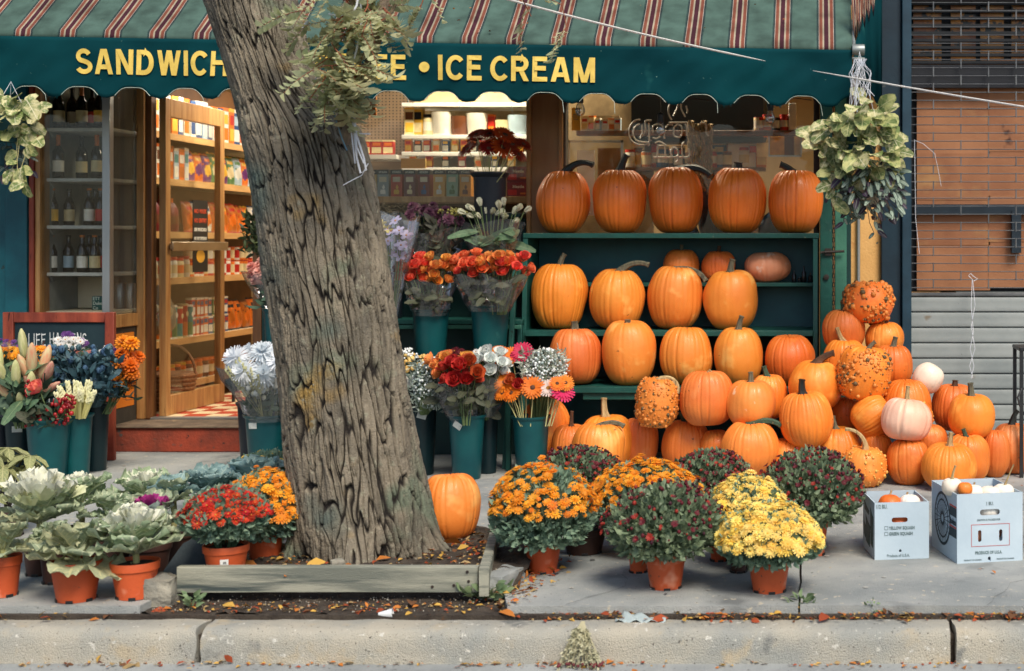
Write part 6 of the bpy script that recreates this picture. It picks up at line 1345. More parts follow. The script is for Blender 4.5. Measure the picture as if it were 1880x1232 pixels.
bouquet('rounded bunch of white baby breath at right of the lower buckets', (985, 766), 8.06, [], None, seed=139, filler=multi(tiny([wht, wht, M('tiny_grey', (0, 0, 0))], 800, 4.6, 1002, 676, 42, 40, ), cells(620, 13, 1000, 682, 40, 42, M('gyp_pale', lin(190, 196, 180), lin(158, 168, 152), transl=.3), .22)))

# ------------------------------------------------------------------ hanging plants
pothm = LEAFM('pothos_leaf', lin(206, 200, 150), lin(240, 234, 204), lin(104, 122, 66), nv=3, vw=.03, rnd=.2, ls=2.6, lo=.42, hi=.56); pothd = LEAFM('pothos_leaf_green', lin(170, 172, 112), lin(206, 204, 150), lin(98, 116, 66), nv=3, vw=.04, rnd=.25, ls=2.6, lo=.44, hi=.58)
trdm = LEAFM('inch_plant_leaf', lin(180, 196, 178), lin(84, 104, 90), lin(130, 152, 138), nv=.5, vw=.12, edge=lin(64, 84, 76), rnd=.3); trdp = LEAFM('inch_plant_purple', lin(74, 56, 76), lin(130, 140, 130), lin(50, 44, 60), nv=.5, vw=.1, rnd=.3)
PL = [bigleaf_mesh('leaf', m_, Wd=.78, ruf=.03, bend=.3, seed=s, nu=8, nv=9, pet=.0, notch=.0, cupk=.12, pw=.72) for s, m_ in ((1, pothm), (2, pothd), (3, pothm))]
TL = [bigleaf_mesh('leaf', m_, Wd=.42, ruf=.0, bend=.35, seed=s, nu=6, nv=6, pet=.0, notch=.0) for s, m_ in ((1, trdm), (2, trdm), (3, trdp))]
vinem = M('vine', lin(196, 190, 140), lin(160, 154, 104)); vind = M('vine_dark', lin(90, 74, 66))
def hanging(label, top, potc, potr, poth, d, leaves, vines, lsz, potmat, wirem, seed, wires=True, vm=vinem):
    r = random.Random(seed); o = W(potc[0], potc[1], d); k = d / F; t = thing('hanging_plant', label, 'hanging plant', o)
    m = MB(); m.lathe([(potr * .7 * k, -poth * k), (potr * .72 * k, -poth * k), (potr * k, -.01), (potr * 1.05 * k, 0), (potr * .95 * k, 0), (.001, -.02)], 24); put('pot', m.mesh('pot', potmat, angle=35), t)
    if wires:
        m = MB(); tp_ = Vector(((top[0] - potc[0]) * k, 0, (potc[1] - top[1]) * k))
        for a in range(3): m.tube([(potr * k * math.cos(a * 2.1), potr * k * math.sin(a * 2.1), -.01), tp_], .0014, 4)
        if wirem: put('hanger', m.mesh('hanger', wirem), t)
    vb = MB()
    for (n, cx, cy, rx, ry) in leaves:
        for i in range(n):
            a, q = r.uniform(0, 6.28), r.random() ** .5; u, v = q * math.cos(a), q * math.sin(a); p = Vector(((cx + u * rx - potc[0]) * k, -math.sqrt(max(0, 1 - q * q)) * rx * k * r.choice((1, 1, .5, -.6)), (potc[1] - cy - v * ry) * k))
            dv = Vector((u * .8 + r.gauss(0, .3), p.y * 6 + r.gauss(0, .3) - .2, r.uniform(-1.0, .35))); put('leaf', leavesmesh[r.randrange(3)], t, p, orient(dv, Vector((u * .3 + r.gauss(0, .25), -.9, .5))), lsz * k * r.uniform(.6, 1.2))
            if i % 2 == 0: b = Vector((r.uniform(-.6, .6) * potr * k, r.uniform(-.6, .6) * potr * k, .0)); vb.tube([b, b.lerp(p, .5) + Vector((0, -.01, .03)), p], .0017, 4)
    for pts in vines:
        q = [Vector(((a - potc[0]) * k, -.05 - .01 * j, (potc[1] - b) * k)) for j, (a, b) in enumerate(pts)]; vb.tube(q, .002, 5)
        for j in range(len(q) - 1):
            for s in range(2):
                p = q[j].lerp(q[j + 1], r.random()); dv = Vector((r.gauss(0, .8), -.3, r.uniform(-1, 0))); put('leaf', leavesmesh[r.randrange(3)], t, p, orient(dv, (r.gauss(0, .3), -1, .4)), lsz * k * r.uniform(.5, .85))
    put('vines', vb.mesh('vines', vm), t); return t
tealpot = M('teal_pot', lin(16, 78, 84), lin(12, 62, 70), scale=4, rough=.45); beigepot = M('beige_pot', lin(196, 186, 160), lin(170, 162, 138), rough=.6)
leavesmesh = PL
hanging('variegated pothos with cream leaves hanging at the right end of the awning', (1578, 95), (1580, 245), 34, 42, 7.98, [(56, 1582, 232, 64, 54), (32, 1590, 285, 62, 36), (18, 1528, 250, 28, 46)], [[(1545, 250), (1535, 300), (1540, 340), (1533, 380)], [(1560, 260), (1570, 310), (1555, 345)], [(1610, 270), (1625, 310), (1640, 335)], [(1520, 240), (1522, 285), (1510, 310)], [(1545, 235), (1528, 270), (1524, 320), (1530, 350)]], 38, tealpot, twm, 201)
hanging('variegated pothos trailing at the upper left edge of the shopfront', (20, 150), (18, 215), 36, 46, 7.9, [(34, 26, 205, 46, 30), (10, 62, 232, 20, 40)], [[(45, 230), (42, 270), (45, 310), (52, 330), (62, 338)], [(55, 240), (60, 280), (48, 320)], [(48, 235), (44, 290), (30, 320)]], 36, tealpot, twm, 202)
leavesmesh = TL
hanging('striped purple and silver inch plant hanging under the cream pothos', (1588, 262), (1592, 345), 26, 36, 8.02, [(110, 1592, 338, 66, 42), (64, 1602, 368, 58, 44), (30, 1548, 345, 34, 46)], [[(1600, 360), (1612, 390), (1610, 425)], [(1560, 350), (1550, 385), (1548, 410)], [(1640, 340), (1650, 370), (1648, 400)], [(1570, 360), (1562, 395)], [(1590, 370), (1596, 410), (1604, 428)], [(1625, 350), (1632, 390), (1622, 405)], [(1545, 330), (1532, 360), (1540, 390)]], 25, beigepot, None, 203, vm=vind)
hanging('dark trailing inch plant below the left pothos', (20, 262), (14, 275), 26, 30, 8.05, [(40, 20, 300, 40, 34)], [[(40, 290), (44, 320), (40, 345)], [(10, 300), (8, 330)]], 22, tealpot, None, 204, vm=vind)
nm = MB(); r = random.Random(8)
for i in range(22): nm.tube([W(1580 + r.uniform(-12, 12), 108, 7.98), W(1578 + r.uniform(-20, 22), 140 + r.uniform(-10, 10), 7.96), W(1580 + r.uniform(-26, 26), 190 + r.uniform(-16, 22), 7.95)], .0013, 4)
tag(nm.build('string_tangle', twm, None), 'tangle of thin white strings tied at the awning bracket above the pothos', 'string')
# ------------------------------------------------------------------ shop goods
ORD = ['first', 'second', 'third', 'fourth', 'fifth', 'sixth', 'seventh', 'eighth', 'ninth', 'tenth', 'eleventh', 'twelfth', 'thirteenth', 'fourteenth', 'fifteenth', 'sixteenth', 'seventeenth', 'eighteenth', 'nineteenth', 'twentieth', 'twenty first', 'twenty second', 'twenty third', 'twenty fourth', 'twenty fifth', 'twenty sixth', 'twenty seventh', 'twenty eighth', 'twenty ninth', 'thirtieth']
PC = {'red': (188, 44, 34), 'orange': (226, 116, 34), 'blue': (44, 82, 132), 'teal': (52, 138, 138), 'white': (232, 228, 214), 'cream': (226, 208, 160), 'yellow': (232, 182, 66), 'green': (92, 134, 84), 'brown': (112, 66, 40), 'purple': (104, 50, 110), 'maroon': (120, 40, 40), 'black': (26, 28, 32), 'pale blue': (176, 200, 214), 'amber': (190, 106, 34)}
pm = lambda c: M('pack_' + c.replace(' ', '_'), lin(*PC[c]), tuple(x * .82 for x in lin(*PC[c])), scale=14, rough=.4, rnd=.12)
darkglass = M('dark_bottle_glass', (.012, .01, .008), (.02, .014, .008), rough=.08, spec=.6)
_gm = {}
def good(kind, c1, c2, c3):
    key = (kind, c1, c2, c3)
    if key in _gm: return _gm[key]
    m = MB(); r = random.Random(hash(key) % 9999 if False else len(_gm))
    if kind == 'box':
        w, dp, h = .085, .05, .17; m.box(-w / 2, w / 2, -dp / 2, dp / 2, 0, h, 0); m.box(-w / 2 + .006, w / 2 - .006, -dp / 2 - .0012, -dp / 2 + .001, h * .12, h * .52, 1); m.box(-w / 2 + .012, w / 2 - .012, -dp / 2 - .0014, -dp / 2 + .001, h * .62, h * .82, 2); m.box(-w / 2 - .0008, w / 2 + .0008, -dp / 2 - .0008, dp / 2, h * .90, h + .0008, 1)
    elif kind == 'tallbox':
        w, dp, h = .09, .06, .27; m.box(-w / 2, w / 2, -dp / 2, dp / 2, 0, h, 0); m.box(-w / 2 + .008, w / 2 - .008, -dp / 2 - .0012, -dp / 2 + .001, .03, .12, 1); m.box(-w / 2 + .01, w / 2 - .01, -dp / 2 - .0014, -dp / 2 + .001, .15, .22, 2); m.box(-w / 2 - .0008, w / 2 + .0008, -dp / 2 - .0008, dp / 2, .245, h + .0008, 1)
    elif kind == 'tube':
        m.lathe([(.037, 0), (.037, .012), (.036, .013), (.036, .11), (.036, .20), (.036, .222), (.038, .223), (.038, .236), (.001, .237)], 18, ms=[2, 2, 1, 0, 0, 2, 2, 2]); 
        st = len(m.v); m.lathe([(.020, 0), (.020, .001), (.0001, .0012)], 14, m=2, sx=1, sy=1); m.xf(Matrix.Translation((0, -.0362, .165)) @ Matrix.Rotation(rad(90), 4, 'X'), st)
    elif kind == 'can':
        m.lathe([(.034, 0), (.036, .004), (.036, .02), (.036, .085), (.036, .106), (.034, .11), (.001, .108)], 18, ms=[2, 0, 1, 0, 2, 2])
    elif kind == 'jar':
        m.lathe([(.036, 0), (.04, .006), (.04, .03), (.04, .085), (.04, .10), (.034, .115), (.038, .116), (.038, .135), (.001, .136)], 18, ms=[0, 0, 1, 0, 0, 2, 2, 2])
    elif kind == 'bottle':
        m.lathe([(.030, 0), (.032, .004), (.032, .03), (.032, .105), (.032, .135), (.016, .18), (.0135, .185), (.0135, .225), (.015, .226), (.015, .238), (.001, .239)], 18, ms=[0, 0, 1, 0, 0, 0, 0, 0, 2, 2])
    elif kind == 'wine':
        m.lathe([(.036, 0), (.038, .004), (.038, .05), (.038, .13), (.038, .19), (.016, .235), (.0145, .25), (.0145, .30), (.016, .301), (.016, .312), (.001, .313)], 18, ms=[0, 0, 1, 0, 0, 2, 2, 2, 2, 2])
    elif kind == 'jug':
        m.lathe([(.06, 0), (.066, .008), (.066, .06), (.066, .12), (.06, .17), (.03, .215), (.02, .22), (.02, .25), (.001, .251)], 18, ms=[0, 0, 1, 0, 0, 0, 2, 2], sy=.8)
    elif kind == 'bag':
        nx, nz = 14, 18; w, h = .16, .235
        for s in (-1, 1):
            vs, uv = [], []
            for j in range(nz + 1):
                for i in range(nx + 1):
                    u, v = -1 + 2 * i / nx, j / nz; b = (1 - u * u) ** .6 * math.sin(math.pi * min(1, max(0, v))) ** .6 if 0 < v < 1 else 0
                    vs.append((u * w / 2 * (1 - .06 * math.sin(v * math.pi)), s * (.036 * b + .001) + .006 * math.sin(u * 5 + v * 9) * b, v * h + .004 * math.sin(u * 6) * (v > .95)))
            fs = [(j * (nx + 1) + i, j * (nx + 1) + i + 1, (j + 1) * (nx + 1) + i + 1, (j + 1) * (nx + 1) + i) for j in range(nz) for i in range(nx)]
            o = len(m.v); m.add(vs, fs if s < 0 else [f[::-1] for f in fs])
            for q in range(len(fs)):
                j, i = divmod(q, nx); m.mi[-len(fs) + q] = 1 if ((i - 6.5) / 5) ** 2 + ((j - 6 - .25 * i) / 3.6) ** 2 < 1 else (2 if (j in (13, 14) and 3 <= i <= 10) or j in (0, 17) or (i + 2 * j) % 23 == 0 else 0)
    elif kind == 'pot':
        m.lathe([(.05, 0), (.055, .004), (.068, .12), (.07, .135), (.064, .135), (.06, .11), (.001, .10)], 20, ms=[0, 0, 0, 1, 1, 2])
    m0 = darkglass if c1 == 'dark' else pm(c1)
    me = m.mesh({'tallbox': 'carton', 'wine': 'wine_bottle', 'box': 'packet', 'tube': 'crisp_tube', 'can': 'tin', 'jar': 'jar', 'bottle': 'bottle', 'jug': 'jug', 'bag': 'snack_bag', 'pot': 'pot'}[kind], [m0, pm(c2), pm(c3)], angle=40); _gm[key] = me; return me
KN = {'box': ('packet', 'packet'), 'tallbox': ('tall carton', 'carton'), 'tube': ('crisp tube', 'tube'), 'can': ('tin', 'tin'), 'jar': ('jar', 'jar'), 'bottle': ('bottle', 'bottle'), 'wine': ('tall bottle', 'bottle'), 'jug': ('jug', 'jug'), 'bag': ('snack bag', 'snack bag'), 'pot': ('plant pot', 'pot')}
def stock(kind, c1, c2, c3, loc, rotz, label, group, scale=1, lean=0):
    o = put({'tallbox': 'carton', 'wine': 'wine_bottle', 'box': 'packet', 'tube': 'crisp_tube', 'can': 'tin', 'jar': 'jar', 'bottle': 'bottle', 'jug': 'jug', 'bag': 'snack_bag', 'pot': 'flower_pot'}[kind], good(kind, c1, c2, c3), None, loc, (lean, 0, rotz), scale)
    return tag(o, label, KN[kind][1], group)
# left wall shelving seen through and beside the open door
gsh = thing('grocery_shelf', 'pine edged grocery shelving along the left wall inside the shop door', 'shelf', (-4.75, 2.2, .15))
zs = [.32, .634, 1.067, 1.39, 1.76, 2.08]; names = ['lowest', 'second lowest', 'middle', 'fourth', 'fifth', 'top']
for z in zs:
    mm = MB(); mm.box(-5.0, -4.53, .56, 3.6, z - .022, z); b = mm.build('shelf_board', cream, gsh); mm = MB(); mm.box(-4.5295, -4.515, .56, 3.6, z - .042, z + .004); mm.build('shelf_edge', M('pale_pine', lin(222, 178, 116), lin(200, 150, 90), scale=4, stretch=(6, .5, 6), rough=.5), b)
mm = MB(); mm.box(-5.02, -5.0, .56, 3.6, .15, 2.6); mm.build('back_panel', M('shelf_back', lin(120, 84, 54)), gsh)
plan = {0: ('jar', [('amber', 'cream', 'orange'), ('brown', 'white', 'orange'), ('orange', 'cream', 'yellow')], .092), 1: ('tube', [('orange', 'red', 'white'), ('red', 'orange', 'cream'), ('teal', 'orange', 'white'), ('teal', 'green', 'white'), ('red', 'teal', 'cream')], .084),
        2: ('can', [('red', 'white', 'orange'), ('orange', 'cream', 'red'), ('white', 'red', 'orange')], .082), 3: ('bag', [('orange', 'amber', 'yellow'), ('amber', 'orange', 'red'), ('white', 'orange', 'blue')], .15), 4: ('bag', [('purple', 'yellow', 'orange'), ('pale blue', 'white', 'green'), ('green', 'cream', 'yellow'), ('orange', 'purple', 'yellow')], .14),
        5: ('tallbox', [('orange', 'yellow', 'red'), ('pale blue', 'white', 'blue'), ('white', 'blue', 'orange'), ('blue', 'white', 'pale blue'), ('white', 'orange', 'yellow')], .098)}
R2 = random.Random(77)
def shelf_row(lv, kind, cols, pitch, y0, y1, stack=1, scale=1):
    y = y0; i = 0
    while y < y1:
        c = cols[(i * 2 + R2.randrange(2)) % len(cols)]
        for s in range(stack):
            hh = {'can': .112, 'box': .172}.get(kind, .2) * scale
            nm_ = '%s and %s %s, %s left wall shelf, %s from the %s%s' % (c[0], c[1], KN[kind][0], names[lv], ORD[min(i, 29)], {0: 'door', 1: 'middle'}[0 if y0 < 1.2 else 1], '' if stack == 1 else (', lower layer' if s == 0 else ', upper layer'))
            stock(kind, c[0], c[1], c[2], (-4.585 - .01 * R2.random(), y, zs[lv] + s * hh), rad(90) + R2.uniform(-.12, .12), nm_, 'groceries on the left wall shelving', scale * R2.uniform(.95, 1.05), lean=-.12 if kind == 'bag' else 0)
        y += pitch * scale; i += 1
shelf_row(0, 'jar', plan[0][1], .092, .64, 2.7)
shelf_row(1, 'tube', plan[1][1], .084, .64, 1.42); shelf_row(1, 'box', [('blue', 'white', 'red'), ('red', 'white', 'blue'), ('green', 'cream', 'red'), ('orange', 'white', 'blue')], .09, 1.46, 2.1, 2, .8); shelf_row(1, 'bag', [('amber', 'orange', 'brown'), ('orange', 'amber', 'black')], .15, 2.16, 2.8)
shelf_row(2, 'can', plan[2][1], .082, 1.42, 2.7, 2); shelf_row(2, 'jar', [('orange', 'yellow', 'red'), ('cream', 'orange', 'red'), ('white', 'cream', 'red')], .09, .64, 1.4, 1, 1.1)
shelf_row(3, 'jug', [('brown', 'maroon', 'red'), ('maroon', 'brown', 'orange')], .15, .68, 1.2); shelf_row(3, 'bag', plan[3][1], .15, 1.42, 2.8)
shelf_row(4, 'tallbox', [('pale blue', 'white', 'teal'), ('white', 'cream', 'black'), ('white', 'orange', 'brown'), ('orange', 'amber', 'white')], .098, .64, 1.36, 1, .88); shelf_row(4, 'bag', plan[4][1], .14, 1.44, 2.8)
shelf_row(5, 'tallbox', plan[5][1], .098, .64, 2.8)
# things at the foot of the shelving behind the glass door: netted garlic, basket, drum
gn = thing('garlic_bag', 'net bag of pale garlic hanging behind the glass door', 'bag', (-4.46, .66, .72)); m = MB(); r = random.Random(4)
for k in range(16): m.ball((r.uniform(-.06, .06), r.uniform(-.06, .06), r.uniform(.0, .16)), .034, 8, 5)
m.build('garlic', M('garlic', lin(226, 214, 176), lin(200, 180, 140)), gn, world=False)
m = MB(); m.lathe([(.06, -.03), (.11, .03), (.11, .14), (.05, .28), (.03, .42), (.05, .47)], 14); m.build('net', GLASS('net_film', (.95, .93, .88), .05, .2, film=.12, filmcol=(.8, .75, .6)), gn, world=False)
bkt = thing('wicker_basket', 'round wicker basket on the floor behind the glass door', 'basket', (-4.44, .80, .155)); m = MB()
for k in range(9): m.lathe([(.12 + .006 * k, .03 * k), (.128 + .006 * k, .03 * k + .014), (.121 + .006 * k, .03 * k + .029)], 20)
m.build('weave', M('wicker', lin(150, 104, 62), lin(110, 72, 44), scale=60, rough=.7, bump=.6, bscale=120), bkt, world=False); m = MB(); m.tube([(.17 * math.cos(a), 0, .26 + .2 * math.sin(a)) for a in [math.pi * k / 12 for k in range(13)]], .009, 6); m.build('handle', MATS['wicker'], bkt, world=False)
# fridge window with bottles
fr_ = thing('bottle_cabinet', 'grey shelved bottle cabinet behind the left window', 'cabinet', (-4.7, .3, .86)); fg = M('cabinet_grey', lin(146, 148, 140), lin(116, 120, 116), scale=3, rough=.5)
mm = MB(); mm.box(-4.91, -4.46, .50, .515, .62, 2.5); mm.build('back_panel', fg, fr_); mm = MB(); mm.box(-4.93, -4.893, .03, .5, .62, 2.5); mm.build('side_panel', fg, fr_)
fz = [2.045, 1.725, 1.425, 1.125]
for z in fz: mm = MB(); mm.box(-4.892, -4.475, .06, .499, z - .022, z); mm.build('shelf_board', M('cabinet_shelf', lin(196, 196, 186), lin(170, 172, 166)), fr_, bevel=.003); mm = MB(); mm.prism([(.062, z - .0225), (.30, z - .0225), (.10, z - .06)], -4.88, -4.87, 'x'); mm.build('bracket', fg, fr_)
mm = MB(); mm.box(-4.892, -4.476, .055, .499, .86, .88); mm.build('base_board', cream, fr_)
mm = MB(); mm.box(-4.89, -4.70, .44, .46, .885, 1.09); mm.build('cream_card', cream, fr_)
bl = [(0, [(108, 'cream'), (133, 'white'), (150, 'cream'), (170, 'red'), (183, 'yellow')]), (1, [(107, 'white'), (150, 'cream'), (178, 'cream')]), (2, [(97, 'yellow'), (127, 'cream'), (164, 'white'), (175, 'cream'), (185, 'red')]), (3, [(95, 'white'), (126, 'pale blue'), (151, 'white'), (164, 'teal'), (174, 'cream'), (185, 'red')])]
for lv, row in bl:
    for i, (px, c) in enumerate(row):
        kind = 'wine' if lv in (0, 1) else 'bottle'; d = 9.12 + .10 * (i % 2)
        stock(kind, 'dark', c, 'black' if i % 2 else 'amber', (X(px, d), d + CAMY, fz[lv]), R2.uniform(-1, 1), 'dark beer bottle with %s label on the %s cabinet shelf, %s from left' % (c, ['top', 'second', 'third', 'bottom'][lv], ORD[i]), 'beer bottles in the window cabinet', 1.0 if kind == 'bottle' else .9)
tn = MB(); tn.box(X(173, 9.2), X(192, 9.2), .20, .28, .881, .97); o = tn.build('tea_tin', M('teal_tin', lin(20, 84, 76), lin(14, 66, 62), rough=.4), None, bevel=.003); tag(o, 'small dark green tin with white script at the bottom of the bottle window', 'tin')
letter('ETT\nDuke\nCo', .03, M('tin_ink', lin(220, 226, 214)), o, (X(175, 9.2), .1985, .945), xs=.9)
cans = thing('crate', 'stack of drink cans behind the narrow side window', 'crate', (-4.62, .42, .88))
for k in range(3): MB().lathe([(.03, 0), (.031, .005), (.031, .16), (.026, .17)], 12, (.02 + .06 * (k % 2), .02 * k, 0)).build('can', alum, cans, world=False)
# window one: white shelves, pegboard, tea boxes
ws = thing('window_shelf', 'white metal shelving with pots and packets behind the middle window', 'shelf', (-2.5, 1.2, .15))
whz = [2.075, 1.955, 1.845]
x0, x1 = X(738, 10.0), X(975, 10.0)
for i, z in enumerate([2.30] + whz): mm = MB(); mm.box(x0, x1, 1.02, 1.34, z - .028, z); mm.build('shelf_board', white, ws, bevel=.003)
mm = MB(); mm.box(x0, x1, 1.345, 1.36, .3, 2.6); mm.build('back_panel', M('shelf_backing', lin(206, 188, 150), lin(180, 160, 120)), ws)
mm = MB(); mm.box(X(600, 10.2), x0 - .03, 1.0, 1.32, 1.905, 1.935); mm.build('shelf_board', white, ws); mm = MB(); mm.box(X(600, 10.2), x0 - .03, 1.0, 1.32, 1.70, 1.73); mm.build('shelf_board', white, ws)
pgm = M('pegboard', lin(150, 128, 106), lin(132, 112, 92)); pgb = thing('pegboard', 'brown perforated pegboard panel behind the middle window', 'pegboard', (-2.9, 1.36, 1.6)); mm = MB(); mm.box(X(600, 10.3), x0 - .01, 1.36, 1.37, 1.5, 2.5); mm.build('panel', pgm, pgb); hm_ = MB()
for i in range(20):
    for j in range(26): hm_.box(x0 - .03 - i * .026 - .004, x0 - .03 - i * .026 + .004, 1.357, 1.3601, 1.92 + j * .022, 1.92 + j * .022 + .008)
hm_.build('peg_holes', blackm, pgb, kind='stuff')
yb_ = MB(); yx0, yx1 = X(655, 9.3), X(693, 9.3); zt_, zb_ = Z(160, 9.3), Z(212, 9.3); yb_.box(yx0, yx1, .30, .32, zb_, zb_ + .045); yb_.box(yx1 - .04, yx1, .30, .32, zb_ + .0455, zt_); o = yb_.build('orange_bracket', M('orange_plastic', lin(222, 138, 66), lin(206, 120, 50), rough=.4), None, bevel=.006); tag(o, 'orange corner frame with a round hole hanging in the middle window', 'frame')
goods = [(0, 'pot', 'brown', 'cream', 'black', 847, 1.0), (0, 'pot', 'white', 'white', 'white', 878, 1.15), (0, 'pot', 'white', 'cream', 'brown', 815, 1.2), (0, 'tallbox', 'red', 'orange', 'red', 905, .55), (0, 'pot', 'cream', 'white', 'green', 925, .8), (0, 'pot', 'pale blue', 'white', 'white', 952, 1.05), (0, 'tallbox', 'yellow', 'cream', 'black', 772, .75), (0, 'jar', 'cream', 'white', 'black', 790, 1.1), (0, 'tallbox', 'cream', 'yellow', 'brown', 755, .75)]
for (lv, kd, a, b, c, px, s) in goods:
    stock(kd, a, b, c, (X(px, 10.1), 1.10, whz[0]), R2.uniform(-.2, .2), '%s %s on upper white shelf in middle window, by the %s' % (a + ('' if a == b else ' and ' + b), KN[kd][0], 'pilaster' if px > 890 else 'centre' if px > 800 else 'pegboard'), 'goods on the white shelves', s)
for lv, pxs in ((1, range(752, 968, 17)), (2, range(760, 968, 30))):
    for i, px in enumerate(pxs):
        c = [('black', 'white', 'orange'), ('orange', 'yellow', 'red'), ('yellow', 'cream', 'orange'), ('blue', 'white', 'yellow'), ('cream', 'orange', 'white'), ('red', 'white', 'orange')][(i * 5 + lv) % 6]
        stock('box', *c, (X(px, 10.08), 1.09, whz[lv]), R2.uniform(-.1, .1), '%s-%s packet on the %s white shelf in the middle window, %s from left' % (c[0], c[1], ['', 'second', 'third'][lv], ORD[i]), 'goods on the white shelves', (.56 if lv == 1 else .58))
for i, px in enumerate(range(672, 735, 21)):
    for lv, z in enumerate((1.935,)): stock('box', 'red', 'cream', 'orange', (X(px, 10.05), 1.08, z), 0, 'red patterned biscuit box on the pegboard shelf, %s from left' % ORD[i], 'red patterned boxes', .72).scale = (.9, .9, .62)
yc_ = MB(); yc_.box(X(737, 9.5), X(782, 9.5), .52, .54, Z(309, 9.5), Z(291, 9.5)); tag(yc_.build('price_card', M('manila_card', lin(222, 186, 96), lin(206, 168, 80)), None), 'manila price card propped above the tea boxes', 'card')
ts = thing('tea_shelf', 'brown wooden ledge holding the row of tea boxes inside the middle window', 'shelf', (-2.5, .25, 1.58)); tz = Z(363, 9.2); mm = MB(); mm.box(X(640, 9.2), X(975, 9.2), .13, .42, tz - .03, tz); mm.build('ledge', oakd, ts, bevel=.003); mm = MB(); mm.box(X(640, 9.2), X(975, 9.2), .10, .129, tz - .036, tz + .004); mm.build('ledge_edge', oakm, ts, bevel=.002)
mm = MB(); mm.box(X(600, 9.3), X(990, 9.3), .44, .455, .2, tz - .031); mm.build('curtain_board', M('dim_board', lin(96, 84, 66), lin(76, 66, 54)), ts)
tink = M('tea_ink', lin(232, 228, 214)); tcols = [('tan', (204, 168, 106)), ('grey blue', (150, 160, 158)), ('rust red', (176, 62, 34)), ('plum', (112, 60, 64)), ('maroon', (120, 44, 40)), ('gold', (216, 164, 84)), ('mint green', (140, 172, 148)), ('amber', (210, 146, 54))]
for i, ((cn, cc), px) in enumerate(zip(tcols, (681, 703, 728, 752, 778, 806, 830, 854))):
    d = 9.16; w = 21 * d / F; h = 51 * d / F; cx = X(px, d); t = thing('tea_box', '%s box of tea with black top band on the window ledge' % cn, 'tea box', (cx, d + CAMY, tz), (0, 0, R2.uniform(-.05, .05)), 'tea boxes in a row')
    MB().box(-w / 2, w / 2, 0, .09, 0, h * .83).build('carton', M('tea_' + cn.replace(' ', '_'), lin(*cc), tuple(x * .85 for x in lin(*cc)), rough=.45), t, world=False); MB().box(-w / 2 - .0005, w / 2 + .0005, -.0005, .0905, h * .832, h).build('top_band', blackm, t, world=False)
    MB().box(-w * .32, w * .32, -.0014, 0, h * .56, h * .74).build('label', cream, t, world=False)
    pm_ = MB(); pm_.lathe([(.016, 0), (.018, .018), (.013, .03), (.001, .03)], 10, (0, -.0005, h * .12), sy=.12); pm_.lathe([(.003, .0), (.010, .012), (.001, .03)], 8, (.004, -.0005, h * .30), sy=.12); pm_.build('picture', pm(['cream', 'white', 'yellow', 'cream', 'blue', 'white', 'green', 'brown'][i]), t, world=False)
    letter('STASH', .016, tink, t, (0, -.0012, h * .88), bold=.0006, align='CENTER', width=w * .72)
t = thing('cocoa_boxes', 'two red cocoa boxes stacked at the right end of the tea ledge', 'boxes', (X(950, 9.16), 9.16 + CAMY, tz))
for k in range(2):
    bx_ = MB().box(-.068, .068, 0, .09, .1 * k + .001, .1 * k + .099).build('carton', pm('maroon'), t, world=False); letter('Nestle', .024, tink, bx_, (-.03, -.001, .1 * k + .062), bold=.001); MB().box(-.06, -.005, -.001, 0, .1 * k + .015, .1 * k + .05).build('label', pm('red'), bx_, world=False); cm = MB(); cm.lathe([(.016, 0), (.018, .012), (.001, .012)], 10, (.035, -.0005, .1 * k + .02), sy=.1); cm.build('cup', pm('amber'), bx_, world=False)
# window two: beam, hood, cases, neon, person
wb = thing('window_beam', 'brown wooden beam across the inside of the right window', 'beam', (-.8, .45, 2.04)); mm = MB(); mm.box(-1.59, -.02, .42, .50, Z(249, 9.42), Z(240, 9.42)); mm.build('beam', oakd, wb, bevel=.003)
hd = thing('extractor_hood', 'black extractor hood filling the top of the right window', 'hood', (-.8, .9, 2.3)); mm = MB(); mm.prism([(.70, 2.0), (.70, 2.45), (1.5, 2.45), (1.5, 2.1), (.95, 2.0)], X(1160, 9.7), X(1402, 9.7), 'x'); mm.build('canopy', blackh, hd); mm = MB(); mm.box(X(1158, 9.7), X(1404, 9.7), .68, .699, 2.06, 2.10); mm.build('rim', blackm, hd)
dc = thing('display_case', 'glass fronted counter case with beige trays inside the right window', 'display case', (-1.4, .7, 1.2)); 
for a in ((X(1042, 9.5), X(1046, 9.5), 1.3, 2.0), (X(1140, 9.5), X(1144, 9.5), 1.3, 2.0), (X(1042, 9.5), X(1144, 9.5), 1.985, 2.0)): mm = MB(); mm.box(a[0], a[1], .52, .54, a[2], a[3]); mm.build('frame', alum, dc)
mm = MB(); mm.box(X(1030, 9.9), X(1200, 9.9), .93, .95, 1.2, 2.4); mm.build('back_panel', M('case_beige', lin(170, 146, 106), lin(120, 100, 72), scale=4), dc); mm = MB(); mm.box(X(1098, 9.6), X(1142, 9.6), .62, .64, 1.5, Z(272, 9.6)); mm.build('brown_card', M('brown_card', lin(150, 112, 66), lin(126, 92, 54), scale=3), dc); mm = MB(); mm.box(X(1060, 9.6), X(1092, 9.6), .62, .63, 1.5, Z(276, 9.6)); mm.build('white_card', white, dc); mm = MB(); mm.box(X(1072, 9.6), X(1136, 9.6), .65, .66, Z(240, 9.6), Z(212, 9.6)); mm.build('paper', M('peach_paper', lin(226, 196, 160)), dc)
